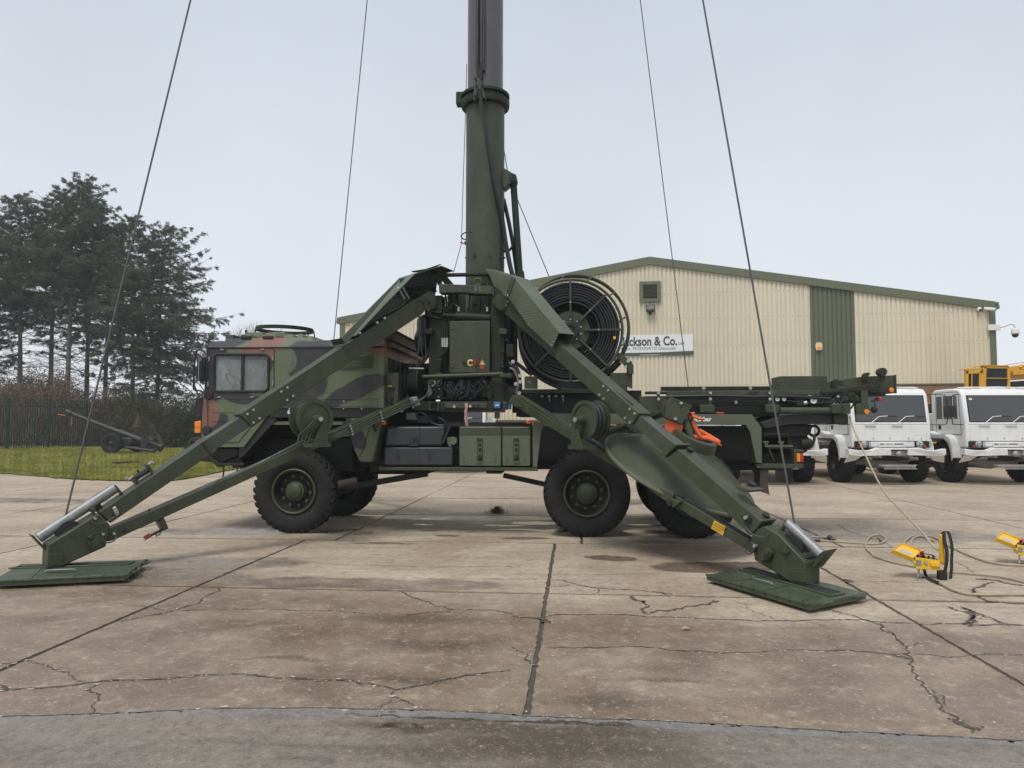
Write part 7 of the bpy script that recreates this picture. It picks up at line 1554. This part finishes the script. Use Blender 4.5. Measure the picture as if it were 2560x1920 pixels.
gt('trail_leg', [(1130,925),(1300,950),(1520,978)], .075, .25, gun, 10); gt('trail_leg', [(1130,915),(1320,935),(1530,962)], .075, 1.25, gun, 10); gt('trail_spade', [(1500,985),(1545,960)], .09, .3, gun, 8); gt('cross_shaft', [(1230,920),(1400,955)], .05, .5, gun, 8)
for k in range(5): gt('linkage', [(1180 + 30 * k,840 + 6 * k),(1215 + 26 * k,880 + 10 * k)], .03, .35 + .1 * k, gun, 6)
gw = make_wheel('wheel', .53, .30, gun, None, M_GUN, M_TYRE)
gw.location = (0, 0, .52); o = copy_tree(gw, gun); o.location = (.45, 1.75, .52); o.rotation_euler = (0, 0, math.pi)
gt('axle', [(1105,935),(1150,925)], .08, .2, gun)
MB().beam((0, .1, .52), (.45, 1.7, .52), .1, .1).build('axle_beam', M_GUN, gun)
# slack wire mesh by the timber post
wm = MB(); wr = random.Random(4)
q = [GP(1300, 600, 7), GP(1430, 640, 7.5), GP(1640, 930, 6.5), GP(1290, 760, 6.8)]
q = [Vec((p.x, p.y, max(.15, p.z))) for p in q]
for k in range(17):
    s = k / 16; a0, a1 = q[0].lerp(q[3], s), q[1].lerp(q[2], s); wm.tube([a0.lerp(a1, j / 8) + Vec((0, .35 * math.sin(j * .9 + k * .2), .1 * math.sin(j + k))) for j in range(9)], .0035, 3)
    b0, b1 = q[0].lerp(q[1], s), q[3].lerp(q[2], s); wm.tube([b0.lerp(b1, j / 8) + Vec((0, .35 * math.sin(s * 8 * .9 + j * .4), .1 * math.sin(s * 8 + j))) for j in range(9)], .0035, 3)
tag(wm.build('wire_mesh', M_TWIG), 'crumpled grey wire mesh hanging beside the timber post', 'wire mesh')
# ================================================================ yellow remote-control boxes and their cables
YB_ = at_z('J', 1010, 965).y
def BP(x, y, d=0.0): return at_y('J', x, y, YB_ + d)
b_o = BP(1100, 960); b_o = Vec((b_o.x, b_o.y, 0))
BI = Matrix.Translation(-b_o)
M_LYEL = paint('yellow_case', (.83, .50, .030), .38, .08, 6, .12, (.5, .3, .05))
M_CHR = paint('chrome_tube', (.62, .61, .58), .22, .1, 8, metal=.9)
M_BLUE = paint('blue_caps', (.05, .11, .33), .35, .2, 20)
M_STRAP = paint('black_webbing', (.014, .015, .015), .75, .15, 40, bump=.4, bs=200)
def make_remote(label):
    r = empty('control_box', b_o); tag(r, label, 'control box', 'yellow remote-control boxes on the ground')
    def bpl(name, mat, pts, d0, d1, parent=None, bevel=.004): return MB().prism([BP(x, y, d0) for x, y in pts], (0, d1 - d0, 0)).build(name, mat, parent or r, bevel, mw=BI)
    f = [BP(968, 838), BP(1242, 862), BP(1248, 745), BP(962, 705)]
    dep = .20; back = Vec((.085, dep, .0))
    # open-topped case: floor and four walls
    case = MB(); up = Vec((0, 0, .0))
    lo = [f[0], f[1], f[1] + back, f[0] + back]; hi = [f[3], f[2], f[2] + back, f[3] + back]; c_in = sum(hi, Vec()) / 4
    hin = [h.lerp(c_in, .10) for h in hi]; hin2 = [h - Vec((0, 0, .022)) for h in hin]
    case.add(lo + hi + hin + hin2, [(3, 2, 1, 0)] + [(i, (i + 1) % 4, 4 + (i + 1) % 4, 4 + i) for i in range(4)] + [(4 + i, 4 + (i + 1) % 4, 8 + (i + 1) % 4, 8 + i) for i in range(4)] + [(8 + i, 8 + (i + 1) % 4, 12 + (i + 1) % 4, 12 + i) for i in range(4)])
    co = case.build('case', M_LYEL, r, .004, mw=BI)
    MB().add(hin2, [(0, 1, 2, 3)]).build('panel', M_BLKP, co, mw=BI)
    rr = random.Random(6)
    for i in range(4):
        for j in range(3):
            a = hin2[0].lerp(hin2[1], (i + .6) / 4.2); b = hin2[3].lerp(hin2[2], (i + .6) / 4.2); p = a.lerp(b, (j + .5) / 3)
            k = rr.choice((0, 1, 1, 2)); h = rr.uniform(.02, .045)
            MB().cyl(p, p + Vec((rr.uniform(-.006, .006), 0, h)), .012, .009, 10).build('switch', (M_BLKP, M_BLUE, M_BLKP)[k], co, mw=BI)
    p = hin2[3].lerp(hin2[2], .33); MB().cyl(p, p + Vec((0, 0, .05)), .016, n=12).cyl(p + Vec((0, 0, .05)), p + Vec((0, 0, .066)), .024, n=14).build('stop_button', M_RED, co, mw=BI)
    MB().tube([hin2[0].lerp(hin2[2], .35), hin2[0].lerp(hin2[2], .35) + Vec((0, 0, .06)), hin2[1].lerp(hin2[3], .25) + Vec((0, 0, .06)), hin2[1].lerp(hin2[3], .25)], .007, 6).build('guard_rail', M_BLKP, co, mw=BI)
    # front ridge and catches
    bpl('case_ridge', M_LYEL, [(1140,765),(1240,775),(1240,822),(1145,810)], -.018, 0, co); bpl('catch_plate', M_STEEL, [(975,738),(1030,742),(1030,802),(975,797)], -.006, 0, co, 0); bpl('catch', M_BOLT, [(1068,755),(1104,757),(1104,790),(1068,788)], -.014, 0, co, .003); bpl('catch_loop', M_LYEL, [(1075,725),(1100,727),(1098,755),(1078,755)], -.010, 0, co, .002)
    bpl('case_foot', M_LYEL, [(948,752),(968,752),(968,790),(950,785)], -.01, .05, co)
    # lid open to the left
    l = [BP(690, 628, .02), BP(928, 724, .02), BP(1032, 636, .22), BP(792, 548, .22)]; nl = (l[1] - l[0]).cross(l[3] - l[0]).normalized()
    if nl.z < 0: nl = -nl
    lid = MB().prism(l, -nl * .035)
    cen = sum(l, Vec()) / 4
    for i in range(4): lid.beam(l[i].lerp(cen, .03), l[(i + 1) % 4].lerp(cen, .03), .008, .03, nl)
    lo_ = lid.build('lid', M_LYEL, r, .003, mw=BI)
    q = [p.lerp(cen, .45) + nl * .002 for p in l]; q = [q[0].lerp(q[1], .05), q[1].lerp(q[2], .0), q[2].lerp(q[1], .55), q[3].lerp(q[0], .55)]; MB().prism(q, nl * .001).build('lid_print', paint_once('lid_print', (.42, .45, .55)), lo_, mw=BI)
    # upright side flap and carrying strap
    bpl('side_flap', M_LYEL, [(1258,452),(1270,440),(1278,470),(1310,740),(1300,800),(1255,765)], .02, .06, co)
    def strap(pts, w=.045): 
        m = MB(); P = catmull([BP(*p) for p in pts], 5); vs = []; 
        for p in P: vs += [p - Vec((w / 2, .012, 0)), p + Vec((w / 2, .012, 0)), p + Vec((w / 2, .018, 0)), p + Vec((-w / 2, -.006, 0))]
        fs = [(4 * i + a, 4 * i + (a + 1) % 4, 4 * i + 4 + (a + 1) % 4, 4 * i + 4 + a) for i in range(len(P) - 1) for a in range(4)]; return m.add(vs, fs).build('carrying_strap', M_STRAP, r, mw=BI, smooth=50)
    strap([(1262,470,.05),(1278,425,.06),(1310,405,.07),(1345,425,.1),(1368,500,.1),(1385,600,.1),(1380,720,.08),(1378,850,.06),(1362,990,.03)]); strap([(1290,420,.04),(1298,520,.0),(1325,640,-.02),(1322,760,-.02),(1300,880,-.02),(1270,990,-.02)], .05)
    bpl('pouch', M_STRAP, [(1242,870),(1300,860),(1335,900),(1330,995),(1260,1000),(1240,950)], -.03, .03, None, .006)
    # tubular stand
    MB().tube([BP(992, 838, .03), BP(992, 925, .03), BP(985, 955, -.02), BP(1000, 968, -.04), BP(1200, 1000, -.04), BP(1238, 985, -.02), BP(1238, 862, .03)], .0075, 8, 4).build('stand', M_CHR, r, mw=BI)
    MB().tube([BP(1005, 838, .18) , BP(1005, 935, .14), BP(1030, 928, .10), BP(1235, 950, .10), BP(1245, 860, .18)], .0075, 8, 4).build('stand', M_CHR, r, mw=BI)
    return r
rc1 = make_remote('open yellow control box with switches and black strap, nearest the mast truck')
g2 = at_z('J', 2182, 795); g1 = at_z('J', 1010, 965)
rc2 = copy_tree(rc1); rc2.location = rc1.location + (g2 - g1); rc2['label'] = 'orange-yellow control box cut off by the right edge of the photo'
# cables
M_CBL = paint('cream_cable', (.40, .34, .225), .55, .12, 4, .35, (.2, .17, .12))
def cable(label, pts, r=.0115, end=None):
    P = [p if isinstance(p, Vec) else at_z(p[0], p[1], p[2], .006 + r + (p[3] if len(p) > 3 else 0)) for p in pts]
    o = MB().tube(P, r, 8, 7).build('cable', M_CBL); return tag(o, label, 'cable', 'cream cables on the yard')
ts = TM @ T('F', 1440, 640, .25); te = at_z('J', 1235, 622, .24)
def hang(c, x, y, t): return at_y(c, x, y, ts.y + (te.y - ts.y) * t)
cable('cream cable hanging from the truck tail down to the control box', [ts, hang('F', 1470, 740, .07), hang('F', 1530, 880, .17), hang('F', 1600, 1030, .28), hang('F', 1680, 1200, .40), hang('F', 1790, 1400, .55), hang('J', 760, 130, .68), hang('J', 900, 275, .78), hang('J', 1040, 420, .88), hang('J', 1120, 520, .94), hang('J', 1180, 595, .98), te])
cable('cream cable looping on the ground from the plug to the near control box', [('H', 1330, 790), ('H', 1500, 802), ('H', 1750, 820), ('H', 1930, 828), ('H', 2015, 808), ('H', 2030, 775), ('H', 1985, 745), ('H', 1925, 742), ('H', 1865, 770), ('H', 1832, 830), ('H', 1850, 885), ('H', 1900, 930), ('J', 480, 690), ('J', 640, 745), ('J', 800, 785), ('J', 1000, 820)])
cable('cream cable arching behind the near box towards the far box', [('J', 905, 585), ('J', 925, 500), ('J', 975, 468), ('J', 1090, 460), ('J', 1190, 480), ('J', 1290, 540), ('J', 1400, 600), ('J', 1550, 670), ('J', 1750, 745), ('J', 1950, 785), ('J', 2212, 802), ('J', 2500, 800)])
cable('short cream cable with black plug behind the near control box', [('J', 832, 560), ('J', 850, 515), ('J', 900, 470), ('J', 970, 455), ('J', 1060, 470), ('J', 1120, 500), ('J', 1180, 518)])
cable('cream cable running right from behind the black strap', [('J', 1320, 873), ('J', 1500, 885), ('J', 1700, 902), ('J', 1900, 925), ('J', 2080, 960), ('J', 2260, 1005), ('J', 2500, 1090)])
cable('lowest cream cable curving from the near box to the right edge', [('J', 1215, 985), ('J', 1290, 1030), ('J', 1400, 1085), ('J', 1540, 1125), ('J', 1750, 1138), ('J', 1980, 1136), ('J', 2212, 1134), ('J', 2500, 1130)], .0125)
o = MB().tube([at_z('J', 1062, 850, .10), at_z('J', 1085, 920, .03), at_z('J', 1140, 965, .02), at_z('J', 1225, 1000, .02)], .016, 8, 6).build('cable', M_HOSE); tag(o, 'short thick black cable end under the near control box', 'cable')
pg = empty('cable_plug', at_z('H', 1480, 780)); tag(pg, 'black and silver cable plug lying behind the right outrigger foot', 'plug')
pc = pg.location.copy(); PI_ = Matrix.Translation(-pc)
MB().cyl(at_z('H', 1300, 760, .03), at_z('H', 1450, 765, .03), .016).build('sleeve', M_STEEL, pg, mw=PI_); MB().ball(at_z('H', 1480, 770, .035), .04, 12, 7).build('cap', M_BLKP, pg, mw=PI_); MB().cyl(at_z('H', 1490, 782, .03), at_z('H', 1535, 785, .03), .02).build('collar', M_BLKP, pg, mw=PI_); MB().cyl(at_z('H', 1310, 790, .022), at_z('H', 1385, 795, .022), .019).build('boot', M_BLKP, pg, mw=PI_)
# straw tuft, leaf
tc_ = at_z('D', 1405, 1325); tr_ = random.Random(12); tm = MB()
for k in range(420):
    a = tr_.uniform(0, 6.28); rr_ = abs(tr_.gauss(0, .07)); p = tc_ + Vec((math.cos(a) * rr_ * 1.3, math.sin(a) * rr_, tr_.uniform(.005, .12) * max(0, 1 - rr_ / .2))); d = Vec((tr_.gauss(0, 1), tr_.gauss(0, 1), tr_.gauss(.2, .5))).normalized() * tr_.uniform(.03, .09)
    tm.tube([p, p + d * .5 + Vec((0, 0, .008)), p + d], .0028, 3)
tag(tm.build('straw_clump', paint('brown_straw', (.12, .065, .038), .95, .4, 30), smooth=0), 'small brown clump of straw on the concrete under the truck', 'straw')
lp = at_z('R', 755, 470, .012); lf = MB().add([lp + Vec((-.045, 0, 0)), lp + Vec((-.01, .025, .018)), lp + Vec((.04, .012, .004)), lp + Vec((.02, -.02, .014)), lp + Vec((-.02, -.022, .006))], [(0, 3, 1), (1, 3, 2), (0, 4, 3)]).build('dead_leaf', paint('dry_leaf', (.38, .25, .17), .8, .2, 30), smooth=0)
sl = lf.modifiers.new('t', 'SOLIDIFY'); sl.thickness = .001; tag(lf, 'single curled dead leaf on the foreground concrete', 'leaf')
# ================================================================ thin winter mist
hz = MB().box((-130, -40, -1.0), (130, 130, 34)).build('haze', None, smooth=0)
hm = bpy.data.materials.new('winter_mist'); hm.use_nodes = True; hn = hm.node_tree.nodes; hn.clear()
ho_ = hn.new('ShaderNodeOutputMaterial'); hv = hn.new('ShaderNodeVolumePrincipled'); hv.inputs['Color'].default_value = (.90, .93, .97, 1); hv.inputs['Density'].default_value = .0011
hm.node_tree.links.new(hv.outputs[0], ho_.inputs['Volume']); hz.data.materials.clear(); hz.data.materials.append(hm); tag(hz, 'thin pale winter mist filling the yard air', 'mist', kind='stuff')
